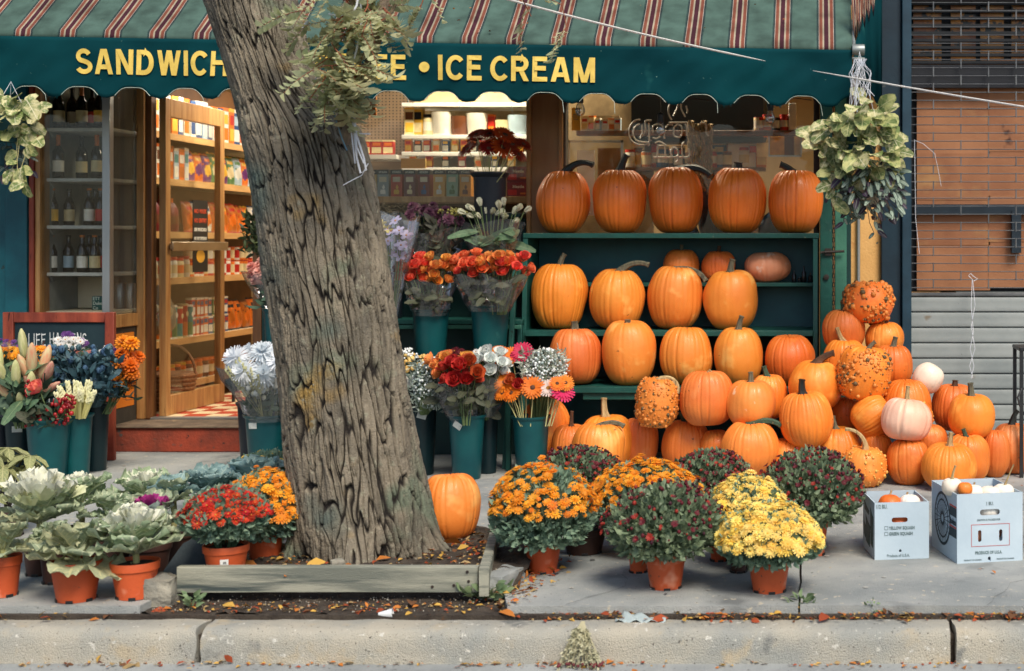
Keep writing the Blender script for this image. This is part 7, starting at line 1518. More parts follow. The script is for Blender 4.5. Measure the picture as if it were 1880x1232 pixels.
tg = MB(); tg.box(X(1050, 9.12), X(1066, 9.12), .14, .142, Z(240, 9.12), Z(198, 9.12)); o = tg.build('hang_tag', M('yellow_tag', lin(232, 188, 80), lin(220, 172, 62)), None); tag(o, 'yellow printed tag hanging in the left corner of the right window', 'tag'); lines = MB(); [lines.box(X(1052.5, 9.12), X(1062 - (k % 3), 9.12), .1388, .1395, Z(211 + 3 * k, 9.12), Z(210 + 3 * k, 9.12)) for k in range(4)]; lines.build('print', inkm, o)
wpn = thing('notice_board', 'white board with taped notes behind the right window', 'board', (X(1357, 9.8), .83, 1.5)); MB().box(X(1336, 9.8), X(1392, 9.8), .83, .85, 1.35, Z(228, 9.8)).build('panel', white, wpn)
for (a, b, c, e, cn) in ((1389, 1411, 262, 288, 'cream'), (1383, 1409, 241, 252, 'orange'), (1376, 1388, 268, 280, 'red')): MB().box(X(a, 9.75), X(b, 9.75), .78, .79, Z(e, 9.75), Z(c, 9.75)).build('note', pm(cn), wpn)
pf = thing('picture_frame', 'framed yellow and dark picture at the right side of the window', 'picture', (X(1440, 9.5), .53, 1.9))
for a in ((1411, 1472, 236, 239), (1411, 1472, 285, 288), (1411, 1413, 239, 285), (1470, 1472, 239, 285)): MB().box(X(a[0], 9.5), X(a[1], 9.5), .52, .54, Z(a[3], 9.5), Z(a[2], 9.5)).build('frame', alum, pf)
for a, cn in (((1413, 1440, 239, 285), 'yellow'), ((1440, 1458, 239, 285), 'brown'), ((1458, 1470, 239, 285), 'cream')): MB().box(X(a[0], 9.5), X(a[1], 9.5), .535, .545, Z(a[3], 9.5), Z(a[2], 9.5)).build('print', M('print_' + cn, lin(*PC[cn]), tuple(x * .5 for x in lin(*PC[cn])), scale=6), pf)
for i, (px, c) in enumerate(((1395, 'red'), (1408, 'orange'), (1425, 'black'), (1440, 'red'), (1392, 'cream'))): stock('jar' if i % 2 else 'can', c, 'white', 'red', (X(px, 9.42), .46, Z(240, 9.42)), 0, '%s container standing on the window beam, %s of the group' % (c, ORD[i]), 'containers on the window beam', .8)
ct = MB(); ct.box(X(1448, 9.42), X(1462, 9.42), .43, .48, Z(239.5, 9.42), Z(190, 9.42)); tag(ct.build('milk_carton', white, None, bevel=.003), 'tall pale carton on the window beam at the right', 'carton')
bb = MB(); bb.ball((X(1420, 9.2), .26, 1.42), .085, 14, 8, sz=1.2, sy=.8); v = np.array(bb.v); v += ((wnoise(v * 30, 3) - .5) * .03)[:, None]; bb.v = v.tolist(); tag(bb.build('blue_bag', M('blue_plastic', lin(20, 84, 130), lin(12, 60, 100), rough=.25), None), 'crumpled blue plastic bag behind the rightmost top pumpkin', 'bag')
gl = thing('garland', 'thick twisted brown garland hanging inside the right window', 'garland', (X(1285, 9.35), .38, 2.1)); gm_ = M('straw', lin(150, 130, 96), lin(110, 92, 66), scale=50, rough=.9)
for k, px in enumerate((1268, 1280, 1292, 1303)):
    m = MB()
    for q in range(3): m.tube([Vector((X(px, 9.35) + .012 * math.cos(j * .7 + q * 2.1), .38 + .012 * math.sin(j * .7 + q * 2.1), Z(222 + 6 * (k % 2), 9.35) - j * .02)) for j in range(24)], .011, 5)
    m.build('strand', gm_, gl)
ncol = M('neon_tube_off', lin(206, 200, 186), lin(186, 178, 162), rough=.25); neon = thing('neon_sign', 'unlit neon sign of looping script tubes inside the right window', 'neon sign', (X(1210, 9.15), .18, 2.0))
NZ = [[(910, 310), (840, 330), (790, 400), (785, 500), (830, 570), (920, 605), (990, 590), (1035, 545)], [(905, 360), (855, 390), (830, 460), (850, 530), (900, 562), (1000, 575)], [(930, 370), (935, 470), (905, 530)], [(1040, 320), (985, 322), (968, 350), (970, 450), (905, 525)], [(1010, 350), (1018, 580), (1000, 610)], [(1060, 460), (1058, 395), (1090, 370), (1150, 372), (1185, 440), (1190, 530)], [(1055, 520), (1100, 530), (1140, 500)], [(1300, 400), (1300, 490), (1345, 515), (1390, 490), (1390, 400), (1345, 370), (1300, 400)], [(1205, 410), (1235, 372), (1290, 370)], [(1425, 350), (1450, 400), (1450, 500)], [(1590, 370), (1630, 345), (1672, 380), (1675, 470), (1700, 500)], [(1320, 75), (1260, 120), (1235, 200), (1250, 270), (1275, 315)], [(1350, 110), (1335, 180), (1295, 270)], [(1385, 130), (1385, 190), (1430, 280)], [(1440, 150), (1455, 210), (1445, 240)], [(1240, 345), (1460, 345)], [(1080, 580), (1140, 565), (1210, 610)], [(1115, 600), (1110, 740)], [(1110, 610), (1190, 625), (1200, 720), (1212, 750)], [(1345, 665), (1300, 632), (1262, 680), (1290, 745), (1345, 720), (1350, 660), (1350, 760), (1330, 800)], [(1425, 560), (1395, 610), (1400, 730), (1440, 760)], [(1470, 640), (1480, 720), (1450, 750)], [(1060, 745), (1480, 745)]]
def smooth(p, n=4):
    p = [Vector((a, b, 0)) for a, b in p]; o = []
    for i in range(len(p) - 1):
        p0, p1, p2, p3 = p[max(0, i - 1)], p[i], p[i + 1], p[min(len(p) - 1, i + 2)]
        for k in range(n): t = k / n; o.append(.5 * ((2 * p1) + (p2 - p0) * t + (2 * p0 - 5 * p1 + 4 * p2 - p3) * t * t + (3 * p1 - p0 - 3 * p2 + p3) * t ** 3))
    return o + [p[-1]]
for pl in NZ: m = MB(); m.tube([W(1030 + q.x / 6.27, 170 + q.y / 6.27, 9.15) for q in smooth(pl)], .0052, 7); m.build('tube', ncol, neon)
def skin_body(name, parent, pts, edges, mat, sub=2):
    me = bpy.data.meshes.new(name); me.from_pydata([p[:3] for p in pts], edges, []); o = put(name, me, parent); sk_ = o.modifiers.new('skin', 'SKIN'); me.skin_vertices.new() if not me.skin_vertices else None
    for i, p in enumerate(pts): me.skin_vertices[0].data[i].radius = (p[3], p[4] if len(p) > 4 else p[3])
    me.skin_vertices[0].data[0].use_root = True; s = o.modifiers.new('sub', 'SUBSURF'); s.levels = sub; s.render_levels = sub; me.materials.append(mat); return o
dP = 9.95; per = thing('person', 'person in a dark denim jacket seen from the side inside the right window', 'person', (X(1326, dP), dP + CAMY, .15), (0, 0, rad(30)))
mm = MB(); mm.box(-.35, .35, -.35, .35, .0005, .14); o = mm.build('duckboard', oakd, None, world=False); o.location = (X(1326, dP), dP + CAMY, .152); tag(o, 'low wooden platform behind the counter', 'platform'); per.location.z = .294
skin_ = M('skin', lin(188, 130, 104), lin(172, 112, 88), rough=.55); den = M('denim', lin(44, 62, 82), lin(32, 46, 64), scale=30, rough=.8)
skin_body('body', per, [(0, 0, .95, .15, .11), (0, 0, 1.2, .14, .10), (0, 0, 1.42, .16, .10), (0, -.01, 1.52, .06), (0, -.02, 1.60, .075, .09), (0, -.02, 1.72, .085, .10), (0, -.02, 1.80, .05), (.2, 0, 1.44, .06), (.27, .02, 1.16, .045), (.24, -.15, .98, .035), (.23, -.22, .95, .04), (-.2, 0, 1.44, .06), (-.27, .02, 1.16, .045), (-.24, -.15, .98, .035), (-.23, -.22, .95, .04), (.09, 0, .9, .09), (.1, 0, .5, .06), (.1, .02, .08, .045), (.1, -.13, .03, .035), (-.09, 0, .9, .09), (-.1, 0, .5, .06), (-.1, .02, .08, .045), (-.1, -.13, .03, .035)], [(0, 1), (1, 2), (2, 3), (3, 4), (4, 5), (5, 6), (2, 7), (7, 8), (8, 9), (9, 10), (2, 11), (11, 12), (12, 13), (13, 14), (0, 15), (15, 16), (16, 17), (17, 18), (0, 19), (19, 20), (20, 21), (21, 22)], skin_)
skin_body('jacket', per, [(0, 0, .98, .19, .14), (0, 0, 1.2, .18, .135), (0, 0, 1.40, .19, .13), (0, 0, 1.48, .10, .10), (.2, 0, 1.43, .085), (.27, .02, 1.16, .062), (.245, -.13, 1.0, .05), (-.2, 0, 1.43, .085), (-.27, .02, 1.16, .062), (-.245, -.13, 1.0, .05)], [(0, 1), (1, 2), (2, 3), (2, 4), (4, 5), (5, 6), (2, 7), (7, 8), (8, 9)], den)
skin_body('trousers', per, [(0, 0, .95, .165, .125), (.1, 0, .85, .11), (.1, 0, .5, .08), (.1, .02, .12, .07), (-.1, 0, .85, .11), (-.1, 0, .5, .08), (-.1, .02, .12, .07)], [(0, 1), (1, 2), (2, 3), (0, 4), (4, 5), (5, 6)], M('trousers', lin(40, 42, 50)))
hr = MB(); hr.ball((0, .015, 1.755), .106, 16, 10, sz=1.05); hr.v = [(x, y + max(0, .06 - z * 0) * 0, z) if not (y < -.05 and z < 1.76) else (x, -.05, z) for x, y, z in hr.v]; hr.build('hair', M('dark_hair', lin(40, 32, 30), lin(26, 22, 22), scale=40, bump=.4), per, world=False)
fc = MB(); fc.ball((0, -.128, 1.66), .014, 8, 5, sz=1.6); fc.build('nose', skin_, per, world=False); fc = MB(); fc.ball((.088, 0, 1.67), .02, 8, 5, sz=1.6, sx=.5); fc.ball((-.088, 0, 1.67), .02, 8, 5, sz=1.6, sx=.5); fc.build('ears', skin_, per, world=False); fc = MB(); fc.ball((.034, -.106, 1.69), .010, 8, 5); fc.ball((-.034, -.106, 1.69), .010, 8, 5); fc.box(-.022, .022, -.112, -.104, 1.605, 1.611); fc.build('eyes_and_mouth', blackm, per, world=False)
b2 = MB(); b2.box(X(1150, 9.8), X(1405, 9.8), .80, .98, 1.815, 1.835); t = thing('back_shelf', 'dim shelf of jars and packets across the back of the right window', 'shelf', (X(1280, 9.8), .9, 1.8)); b2.build('shelf_board', oakd, t)
for i in range(17):
    c = [('white', 'cream', 'red'), ('brown', 'cream', 'orange'), ('red', 'white', 'cream'), ('cream', 'yellow', 'brown'), ('black', 'white', 'red'), ('blue', 'white', 'cream'), ('amber', 'cream', 'white')][(i * 3) % 7]; kd = ('jar', 'box', 'can', 'bottle', 'jar')[i % 5]
    stock(kd, *c, (X(1156 + i * 15, 9.8), .85 + .03 * (i % 2), 1.8355), R2.uniform(-.3, .3), '%s-%s %s on the dim back shelf of right window, %s from left' % (c[0], c[1], KN[kd][0], ORD[i]), 'goods on the dim back shelf', R2.uniform(.85, 1.1))
for i in range(6):
    c = [('white', 'cream', 'red'), ('cream', 'orange', 'white'), ('pale blue', 'white', 'red')][i % 3]; stock('box', *c, (X(1074 + i * 12, 9.42), .46, Z(240, 9.42)), R2.uniform(-.4, .4), '%s-%s packet on the window beam above the display case, %s from left' % (c[0], c[1], ORD[i]), 'packets on the window beam', R2.uniform(.45, .62))
# hanging bulbs
bulbg = GLASS('bulb_glass', (.9, .9, .86), .22, .03); cordm = blackm
for i, (px, py, yt, lb) in enumerate(((1065, 196, 166, 'clear bulb in a black socket under the awning, left one before the yellow tag'), (1213, 232, 180, 'clear bulb in a dark socket hanging lowest, before the neon sign'), (1414, 210, 172, 'clear bulb in a dark socket at the right, before the cartons on the beam'))):
    d = 8.35; o = W(px, py, d); k = d / F; t = thing('hanging_bulb', lb, 'light bulb', o, (0, 0, 0), 'clear bulbs strung under the awning'); t.scale = (1.25,) * 3
    m = MB(); m.lathe([(.001, -.044), (.012, -.042), (.021, -.032), (.024, -.018), (.020, 0), (.013, .016), (.012, .024)], 16); m.build('glass', bulbg, t, world=False); m = MB(); m.lathe([(.0145, .018), (.016, .02), (.016, .055), (.010, .062), (.005, .066)], 14); m.build('socket', blackm, t, world=False)
    m = MB(); m.tube([(0, 0, .064), (.002, 0, (py - yt) * k * .6), (0, .0, (py - yt) * k + .05)], .0022, 5); m.build('cord', cordm, t, world=False); m = MB(); m.tube([(-.006, 0, .02), (-.005, 0, -.012), (0, 0, -.018), (.005, 0, -.012), (.006, 0, .02)], .0008, 4); m.build('filament', steel, t, world=False)
cm = MB(); cm.tube([W(990, 172, 8.35), W(1065, 168, 8.35), W(1140, 176, 8.35), W(1213, 176, 8.35), W(1310, 184, 8.35), W(1414, 174, 8.35), W(1490, 184, 8.35)], .003, 5); tag(cm.build('light_cord', blackm, None), 'black cord carrying the bulbs beneath the awning', 'cord')
# chalkboard sign
d = 8.6; cb = thing('chalkboard_sign', 'red framed chalkboard sandwich sign reading life happens behind the bouquets', 'sign', (X(110, d), d + CAMY, 0)); k = d / F; w2 = 102 * k; zt_ = Z(573, d)
def CB(name, mat, *bx, bev=.004): mm = MB(); [mm.box(*b) for b in bx]; return mm.build(name, mat, cb, world=False, bevel=bev)
CB('post', redw, (-w2, -w2 + .064, -.02, .012, 0, zt_)); CB('post', redw, (w2 - .056, w2, -.02, .012, 0, zt_)); CB('rail', redw, (-w2 + .065, w2 - .057, -.018, .01, zt_ - .062, zt_ - .001)); CB('rail', redw, (-w2 + .065, w2 - .057, -.018, .01, .10, .16)); CB('board', M('chalkboard', lin(18, 40, 48), lin(26, 50, 56), scale=5, rough=.8), (-w2 + .0655, w2 - .0575, -.004, .006, .161, zt_ - .063), bev=0)
CB('rear_strut', redw, (-.08, -.03, .20, .23, 0, zt_ - .08))
chalk = M('chalk', lin(226, 228, 224), lin(196, 202, 200), scale=90, rough=.9)
def chalkword(body, x, z, h, wd): 
    m = stroke_word(body, h, wd, .10, .0006, jitter=.03); m.xf(Matrix.Translation((x, -.0055, z))); m.build('chalk_writing', chalk, cb, world=False, smooth=False)
chalkword('LIFE', (53 - 110) * k, Z(636, d), .080, 32 * k); chalkword('HAPPENS', (92 - 110) * k, Z(635, d), .080, 68 * k); chalkword('COFFEE', (60 - 110) * k, Z(690, d), .09, 70 * k); chalkword('HELPS', (90 - 110) * k, Z(740, d), .09, 60 * k)
# black stand at the right edge
d = 7.95; st = thing('metal_stand', 'black metal stand cut off by the right edge of the photo', 'stand', (X(1885, d), d + CAMY, 0)); m = MB(); x = X(1872, d) - st.location.x; zt_ = Z(645, d)
m.box(x, x + .02, -.01, .01, 0, zt_); m.box(x + .3, x + .32, -.01, .01, 0, zt_); m.box(x, x + .02, .26, .28, 0, zt_); m.build('legs', blackm, st, world=False); m = MB(); m.box(x - .002, x + .33, -.012, .29, zt_ + .0005, zt_ + .02); m.build('top', blackm, st, world=False, bevel=.003); m = MB(); m.box(x + .0205, x + .2995, -.008, .008, .35, .37); m.tube([(x + .01, -.012, .5), (x - .015, -.03, .45), (x, -.03, .40)], .006, 5); m.build('brace', blackm, st, world=False)
# strings on the shutter
m = MB(); m.tube([W(1785, 512, 8.88), W(1783, 560, 8.88), W(1787, 610, 8.88), W(1781, 640, 8.88), W(1788, 672, 8.88), W(1783, 695, 8.88)], .0022, 5); m.tube([W(1786, 515, 8.88), W(1790, 560, 8.88), W(1783, 600, 8.88), W(1790, 640, 8.88), W(1780, 672, 8.88), W(1786, 694, 8.88)], .0022, 5); m.tube([W(1784, 512, 8.87), W(1778, 506, 8.87), W(1782, 502, 8.87), (W(1788, 508, 8.87)), W(1795, 512, 8.87), W(1788, 516, 8.87)], .002, 5)
tag(m.build('shutter_pull', twm, None), 'knotted white pull cord hanging down the roller shutter', 'cord')
m = MB(); m.tube([W(1679, 256, 8.88), W(1680, 330, 8.87), W(1681, 400, 8.87), W(1685, 440, 8.87), W(1688, 466, 8.87)], .0016, 4); m.tube([W(1680, 258, 8.88), W(1695, 264, 8.87), W(1716, 282, 8.87), W(1722, 310, 8.87), W(1728, 342, 8.87)], .0014, 4); tag(m.build('loose_string', twm, None), 'thin loose string dangling at the left edge of the grille', 'string')

# ------------------------------------------------------------------ produce crates
card = M('white_carton', lin(186, 202, 212), lin(170, 188, 200), scale=3, rough=.7, bump=.1, bscale=40); cink = M('carton_ink', lin(104, 124, 126)); cred = M('carton_red', lin(196, 76, 70)); cgrn = M('carton_green', lin(24, 70, 64), lin(16, 52, 52)); hole_dark = M('corrugated_edge', lin(150, 130, 100))
def hole_panel(w, h, th, holes):
    """upright panel in XZ with stadium holes (cx, cz, half width, half height): extruded curve outline"""
    cu = bpy.data.curves.new('panel', 'CURVE'); cu.dimensions = '2D'; cu.fill_mode = 'BOTH'; cu.extrude = th / 2
    def sp(pts): s = cu.splines.new('POLY'); s.points.add(len(pts) - 1); s.use_cyclic_u = True; [setattr(s.points[i], 'co', (p[0], p[1], 0, 1)) for i, p in enumerate(pts)]
    sp([(0, 0), (w, 0), (w, h), (0, h)])
    for cx, cz, a, b in holes:
        pts = []; rr = min(a, b)
        for k in range(20):
            t = 2 * math.pi * k / 20; x_, z_ = math.cos(t) * rr, math.sin(t) * rr; pts.append((cx + x_ + (a - rr) * (1 if x_ > 0 else -1), cz + z_ + (b - rr) * (1 if z_ > 0 else -1)))
        sp(pts)
    o = bpy.data.objects.new('panel', cu); me = bpy.data.meshes.new_from_object(o); bpy.data.objects.remove(o)
    n = len(me.vertices); co = np.empty(n * 3); me.vertices.foreach_get('co', co); co = co.reshape(-1, 3); co = np.stack([co[:, 0], co[:, 2], co[:, 1]], 1); me.vertices.foreach_set('co', co.ravel()); me.flip_normals(); me.update(); me.materials.clear(); me.materials.append(card); return me
def crate(label, loc, rz, w, dp, h, holes):
    t = thing('produce_crate', label, 'carton', loc, (0, 0, rz), 'white produce cartons'); th = .005
    put('front_panel', hole_panel(w, h, th, holes), t, (0, th / 2, 0)); put('back_panel', hole_panel(w, h, th, []), t, (0, dp - th / 2, 0))
    MB().box(0, th, th + .0005, dp - th - .0005, 0, h - .001).build('side_panel', card, t, world=False); MB().box(w - th, w, th + .0005, dp - th - .0005, 0, h - .001).build('side_panel', card, t, world=False); MB().box(th, w - th, th, dp - th, .002, .008).build('base', card, t, world=False)
    return t
w, h = .229, .236; c1 = crate('smaller white squash carton with two tick boxes printed on its front', (.238, 5.87 + CAMY, .0), rad(8), w, .28, h, [(w * .46, h * .69, .034, .0105), (w * .47, h * .15, .006, .006)])
tx = lambda b, s, t_, x, z, **kw: letter(b, s, kw.pop('mat', cink), t_, (x, -.0012, z), **kw)
tx('1/2 BU.', .022, c1, .008, h * .90, bold=.0004, width=.045); tx('YELLOW SQUASH', .018, c1, .060, h * .525, bold=.0005, width=.108); tx('GREEN SQUASH', .018, c1, .060, h * .425, bold=.0005, width=.10); tx('Produce of U.S.A.', .017, c1, .052, h * .045, width=.095)
for z in (.525, .425):
    m = MB(); x0, z0, s = .041, h * z - .001, .015; m.box(x0, x0 + s, -.0012, -.0002, z0, z0 + .0014); m.box(x0, x0 + s, -.0012, -.0002, z0 + s - .0014, z0 + s); m.box(x0, x0 + .0014, -.0012, -.0002, z0 + .0015, z0 + s - .0015); m.box(x0 + s - .0014, x0 + s, -.0012, -.0002, z0 + .0015, z0 + s - .0015); m.build('tick_box', cink, c1, world=False)
for (y0, y1, z0, z1) in ((.04, .09, .04, .20), (.11, .20, .03, .15), (.14, .24, .16, .21), (.21, .26, .05, .13)): MB().prism([(y0, z0), (y1, z0 + .01), (y1 + .01, z1), ((y0 + y1) / 2, z1 - .02), (y0 - .01, z1 - .03)], -.0012, -.0002, 'x').build('leaf_print', cgrn, c1, world=False)
w, h = .282, .283; c2 = crate('larger white carton with a wheel emblem on its side and a red printed frame', (.571, 5.80 + CAMY, .0), rad(12), w, .36, h, [(w * .50, h * .725, .043, .0125), (w * .345, h * .385, .0075, .024), (w * .665, h * .385, .0075, .024), (w * .49, h * .045, .006, .011)])
tx('1 BU.', .02, c2, w * .5, h * .83, align='CENTER', width=.03); tx('GROWN & PACKED FOR', .011, c2, w * .48, h * .605, align='CENTER', width=.10); tx('PRODUCE OF U.S.A.', .017, c2, w * .48, h * .125, align='CENTER', bold=.0005, width=.115); tx('PRODUCT OF CANADA', .008, c2, .03, h * .035, width=.075); tx('PRODUIT DU CANADA', .008, c2, .17, h * .035, width=.075)
x0, x1, z0, z1 = w * .215, w * .80, h * .235, h * .555; m = MB(); m.box(x0, x1, -.0012, -.0002, z0, z0 + .0018); m.box(x0, x1, -.0012, -.0002, z1 - .0018, z1); m.box(x0, x0 + .0018, -.0012, -.0002, z0 + .002, z1 - .002); m.box(x1 - .0018, x1, -.0012, -.0002, z0 + .002, z1 - .002); m.build('red_frame', cred, c2, world=False)
wm = MB(); cy_, cz_ = .20, .15
def ring(r0, r1, n=36):
    for k in range(n):
        a, b = 2 * math.pi * k / n, 2 * math.pi * (k + 1) / n; wm.add([(-.0012, cy_ + r * math.cos(t), cz_ + r * math.sin(t)) for r, t in ((r0, a), (r1, a), (r1, b), (r0, b))], [(0, 1, 2, 3)])
ring(.100, .112); ring(.074, .082); ring(.016, .030)
for k in range(24): a = 2 * math.pi * k / 24; wm.add([(-.0013, cy_ + r * math.cos(a + s), cz_ + r * math.sin(a + s)) for r, s in ((.030, -.05), (.101, -.018), (.101, .018), (.030, .05))], [(0, 1, 2, 3)])
wm.build('wheel_emblem', M('carton_navy', lin(36, 56, 66)), c2, world=False, smooth=False)
for z0, z1, mt_ in ((.185, .222, 'carton_navy'), (.224, .230, 'carton_red'), (.10, .137, 'carton_navy'), (.139, .145, 'carton_red')): MB().box(-.0016, -.0003, .008, .10, z0, z1).build('printed_band', MATS[mt_], c2, world=False)
letter('Produce', .034, MATS['carton_navy'], c2, (-.0018, .094, .152), (0, 0, rad(-90)), bold=.001, width=.082)
GC = [('W', 'white'), ('O', 'orange')]
def gourd(cr_, x, y, z, w, h, tone, label, stem=(20, 0, 20, 3, 't'), tilt=0, ribs=9):
    p = cr_.matrix_basis @ Vector((x, y, z)); pk_n[0] += 1; t = thing('gourd', label, 'gourd', p, (0, rad(tilt), 0), 'small gourds in the cartons'); mb, V = pumpkin_body(w, h, w, ribs, pk_n[0], .07); put('body', mb.mesh('body', TONE[tone], angle=180), t)
    if stem: L, a0, a1, rp, sm = stem; put('stem', stem_mesh(L * .0022, a0, a1, rp * .0022, pk_n[0]).mesh('stem', STEMM[sm], angle=60), t, (0, 0, h * .9))
bpy.context.view_layer.update()
gourd(c1, .08, .09, .175, .095, .075, 'O', 'orange and green ribbed gourd at the left of the smaller carton', None); gourd(c1, .165, .08, .185, .09, .065, 'W', 'white gourd at the right of the smaller carton', None); gourd(c1, .10, .19, .15, .10, .08, 'D', 'dark orange gourd at the back of the smaller carton'); gourd(c1, .17, .19, .15, .09, .07, 'Y', 'golden gourd at the back right of the smaller carton'); gourd(c1, .11, .075, .10, .12, .075, 'O', 'orange gourd seen through the hand hole of the smaller carton', None)
gourd(c2, .01, .10, .262, .085, .07, 'W', 'mini white pumpkin with long stem at the left rim of the larger carton', (34, 0, 22, 3.2, 't')); gourd(c2, .045, .035, .272, .062, .052, 'O', 'little orange gourd perched on the corner of the larger carton', None); gourd(c2, .10, .10, .24, .09, .06, 'W', 'white gourd second from left in the larger carton', None); gourd(c2, .17, .09, .24, .085, .055, 'W', 'white gourd in the middle of the larger carton', (12, 40, 60, 3.4, 'k')); gourd(c2, .235, .10, .24, .09, .06, 'W', 'white gourd at the right of the larger carton', (50, 20, 24, 2, 't')); gourd(c2, .15, .075, .165, .13, .075, 'W', 'cream gourd seen through the hand hole of the larger carton', None); gourd(c2, .14, .09, .06, .16, .1, 'P', 'pinkish gourd low inside the larger carton', None); gourd(c2, .14, .22, .18, .14, .09, 'O', 'orange gourd at the back of the larger carton')

# ------------------------------------------------------------------ litter and small growth
lit = [M('leaf_litter_%d' % i, lin(*c), None, rough=.8, transl=.15) for i, c in enumerate(((196, 120, 50), (164, 74, 40), (214, 170, 80), (120, 80, 50), (176, 150, 104)))]
def litter(name, n, fn, sz, seed):
    mb = MB(); r = random.Random(seed)
    P = [fn(r) for _ in range(n)]; P = [p for p in P if p]
    D = np.array([[r.gauss(0, 1), r.gauss(0, 1), r.uniform(-.05, .35)] for _ in P]); 
    for q in range(5):
        idx = [i for i in range(len(P)) if i % 5 == q]; leaf_arrays(np.array([P[i] for i in idx]), D[idx], [sz * math.exp(r.gauss(-.05, .45)) for _ in idx], .5, .2, seed + q, up=(0, 0, 1), mb=mb, m=q)
    o = put(name, mb.mesh(name, lit, angle=180), None); tag(o, kind='stuff'); return o
def edge_strip(r):
    px = 930 + 960 * r.random() ** .9; d = r.gauss(5.13, .025); dens = .35 + .65 * abs(math.sin(px * .012 + 1)) ; 
    return None if r.random() > dens else (X(px, d), d + CAMY, -.042 + r.random() * .012 if d < 5.13 else -.03)
litter('fallen_leaves', 1000, edge_strip, .020, 3)
litter('fallen_leaves', 170, lambda r: (X(945 + r.gauss(0, 22), 5.2), -3.84 + r.uniform(0, .75) * 1.0, .0 + r.random() * .02) , .022, 4)
litter('fallen_leaves', 620, lambda r: (r.uniform(-2.3, -1.32), r.uniform(-3.63, -2.8), .048 + r.random() * .02), .026, 5)
litter('fallen_leaves', 420, lambda r: (r.uniform(-5, 1.4), -4.0 - abs(r.gauss(0, .025)), -.163 + r.random() * .006), .020, 6)
litter('fallen_leaves', 150, lambda r: (r.uniform(-4, 1.6), r.uniform(-3.8, -.6), .004), .014, 7)
litter('fallen_leaves', 240, lambda r: (r.uniform(-2.4, -1.15), r.uniform(-3.84, -3.7), -.03 + r.random() * .01), .020, 8)
litter('fallen_leaves', 90, lambda r: (r.uniform(-4.6, -2.5), r.gauss(-3.86, .02), -.04 + r.random() * .01), .022, 9)
litter('fallen_leaves', 46, lambda r: (lambda x, q: (x, AY + .02 + q * .5, ztop(x) + .06 + q * .46))(r.uniform(-5, .1), r.random()), .016, 10)
grv = MB(); r = random.Random(2)
for i in range(900): x, y = r.uniform(-2.42, -1.2), r.uniform(-3.84, -3.6) if r.random() < .6 else r.uniform(-3.6, -2.8); grv.ball((x, y, -.026 + (.08 if y > -3.6 else 0) + r.random() * .008), r.uniform(.0012, .0034), 5, 3, r.choice((0, 1, 1)))
tag(grv.build('grit', [M('pale_grit', lin(170, 164, 150)), M('brown_grit', lin(96, 78, 62))], None), kind='stuff')
# paper scrap, crumpled cup
def sheet(nx, ny, fx): 
    m = MB(); vs = [fx(i / nx, j / ny) for j in range(ny + 1) for i in range(nx + 1)]; m.add(vs, [(j * (nx + 1) + i, j * (nx + 1) + i + 1, (j + 1) * (nx + 1) + i + 1, (j + 1) * (nx + 1) + i) for j in range(ny) for i in range(nx)]); return m
m = sheet(14, 6, lambda u, v: (X(1132 + 92 * u, 5.1), 5.06 + CAMY + .055 * v, -.040 + .006 * math.sin(u * 7) * v + .014 * v * (1 if .1 < u < .75 else .2) + .008 * math.sin(u * 19 + v * 5))); o = m.build('paper_scrap', M('litter_paper', lin(176, 188, 186), lin(150, 164, 166)), None, angle=25); o.modifiers.new('thick', 'SOLIDIFY').thickness = .001; tag(o, 'crumpled grey white paper scrap lying behind the kerb', 'paper')
m = MB(); m.lathe([(.010, 0), (.016, .05), (.017, .05), (.011, 0)], 12); m.v = [(x + .004 * math.sin(z * 200 + y * 90), y * .8, z) for x, y, z in m.v]; m.xf(Matrix.Translation((X(696, 5.12), 5.12 + CAMY, -.032)) @ Matrix.Rotation(rad(84), 4, 'Y') @ Matrix.Rotation(.4, 4, 'Z')); tag(m.build('crushed_cup', M('paper_cup', lin(226, 230, 232)), None), 'small crushed white cup on the soil behind the kerb', 'cup')
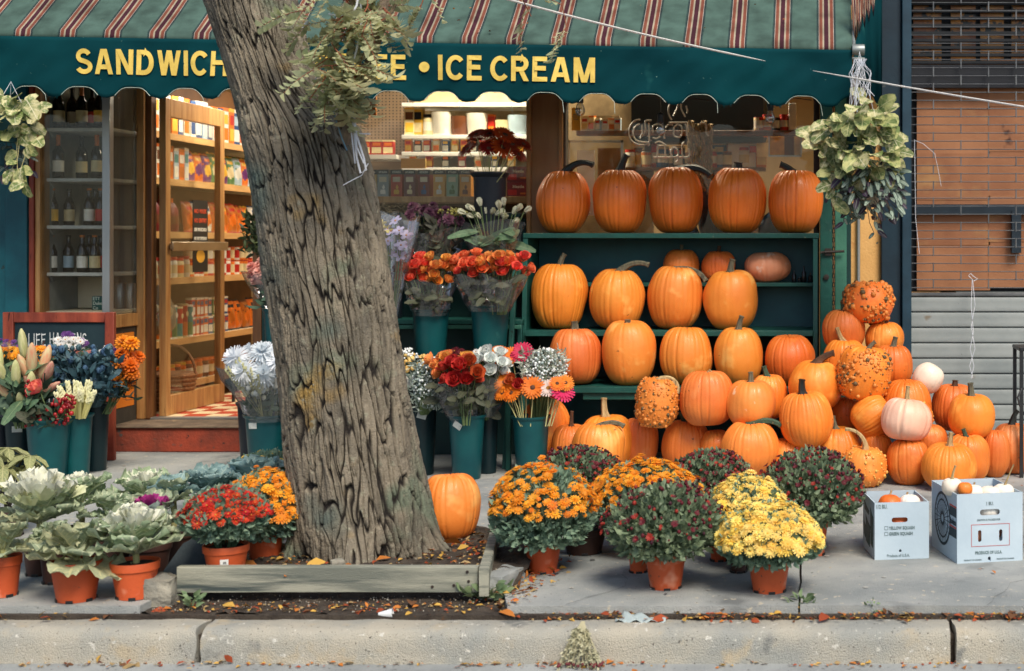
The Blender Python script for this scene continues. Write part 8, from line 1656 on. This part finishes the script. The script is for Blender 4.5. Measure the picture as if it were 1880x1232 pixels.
# dried bouquet hanging over the kerb
db = thing('dried_flowers', 'dried upside down bunch of flowers lying over the kerb face', 'dried flowers', (X(1066, 4.97), -3.98, -.04)); sb, lb, fb = MB(), MB(), MB(); r = random.Random(6); P, D = [], []
for i in range(34):
    ex = r.uniform(-.085, .085); q = [Vector((r.uniform(-.006, .006), .03, .012)), Vector((ex * .3, -.022, -.01)), Vector((ex * .7, -.034 - r.random() * .02, -.07)), Vector((ex, -.045 - r.random() * .05, -.117))]; sb.tube(q, .0014, 4)
    for j in range(16): t_ = r.uniform(.25, 1) * 2.99; a = int(t_); p = q[a].lerp(q[a + 1], t_ - a); P.append(tuple(p)); D.append((r.gauss(0, .7), -.5, r.gauss(-.3, .5)))
    if r.random() < .75: fb.ball(q[3] + Vector((0, 0, .006)), .006, 6, 4)
leaf_arrays(np.array(P), np.array(D), .018, .4, .2, 5, mb=lb); put('stems', sb.mesh('stems', M('dry_stem', lin(176, 170, 140), lin(140, 136, 112))), db); put('leaves', lb.mesh('leaves', M('dry_leaf', lin(196, 192, 160), lin(160, 160, 132), transl=.2), angle=180), db, kind='stuff'); put('flower_heads', fb.mesh('flower_heads', M('dry_red', lin(130, 44, 48), lin(90, 34, 40)), angle=180), db)
wdm = M('weed_leaf', lin(140, 158, 118), lin(104, 130, 92), scale=20, rough=.6, transl=.25)
def weed(label, px, py, z, rpx, n, seed, sz=.05):
    d = F * (CAMH - z) / (py - 450); t = thing('weed', label, 'weed', (X(px, d), d + CAMY, z)); r = random.Random(seed); mb = MB(); P, D = [], []
    for i in range(n): a = r.uniform(0, 6.28); q = r.uniform(.1, 1) * rpx * d / F; P.append((math.cos(a) * q, math.sin(a) * q * .6, r.uniform(.0, .05))); D.append((math.cos(a), math.sin(a) * .6 - .2, r.uniform(.0, .8)))
    leaf_arrays(np.array(P), np.array(D), sz, .5, .25, seed, mb=mb); put('leaves', mb.mesh('leaves', wdm, angle=180), t, kind='stuff'); sb = MB(); [sb.tube([(0, 0, -.01), (p[0] * .6, p[1] * .6, p[2] * .8), p], .0016, 4) for p in P[::3]]; put('stems', sb.mesh('stems', wdm), t)
weed('broad leaved green weed at the right front corner of the pit board', 890, 1098, -.02, 40, 60, 3); weed('small weed in the slab joint at the kerb', 1470, 1122, -.035, 26, 40, 4, .03); weed('tiny pale weed among the fallen leaves by the kerb', 1600, 1130, -.040, 14, 20, 5, .02)
weed('thin weed tuft beside the left stone at the pit', 350, 1118, -.03, 16, 20, 6, .03)
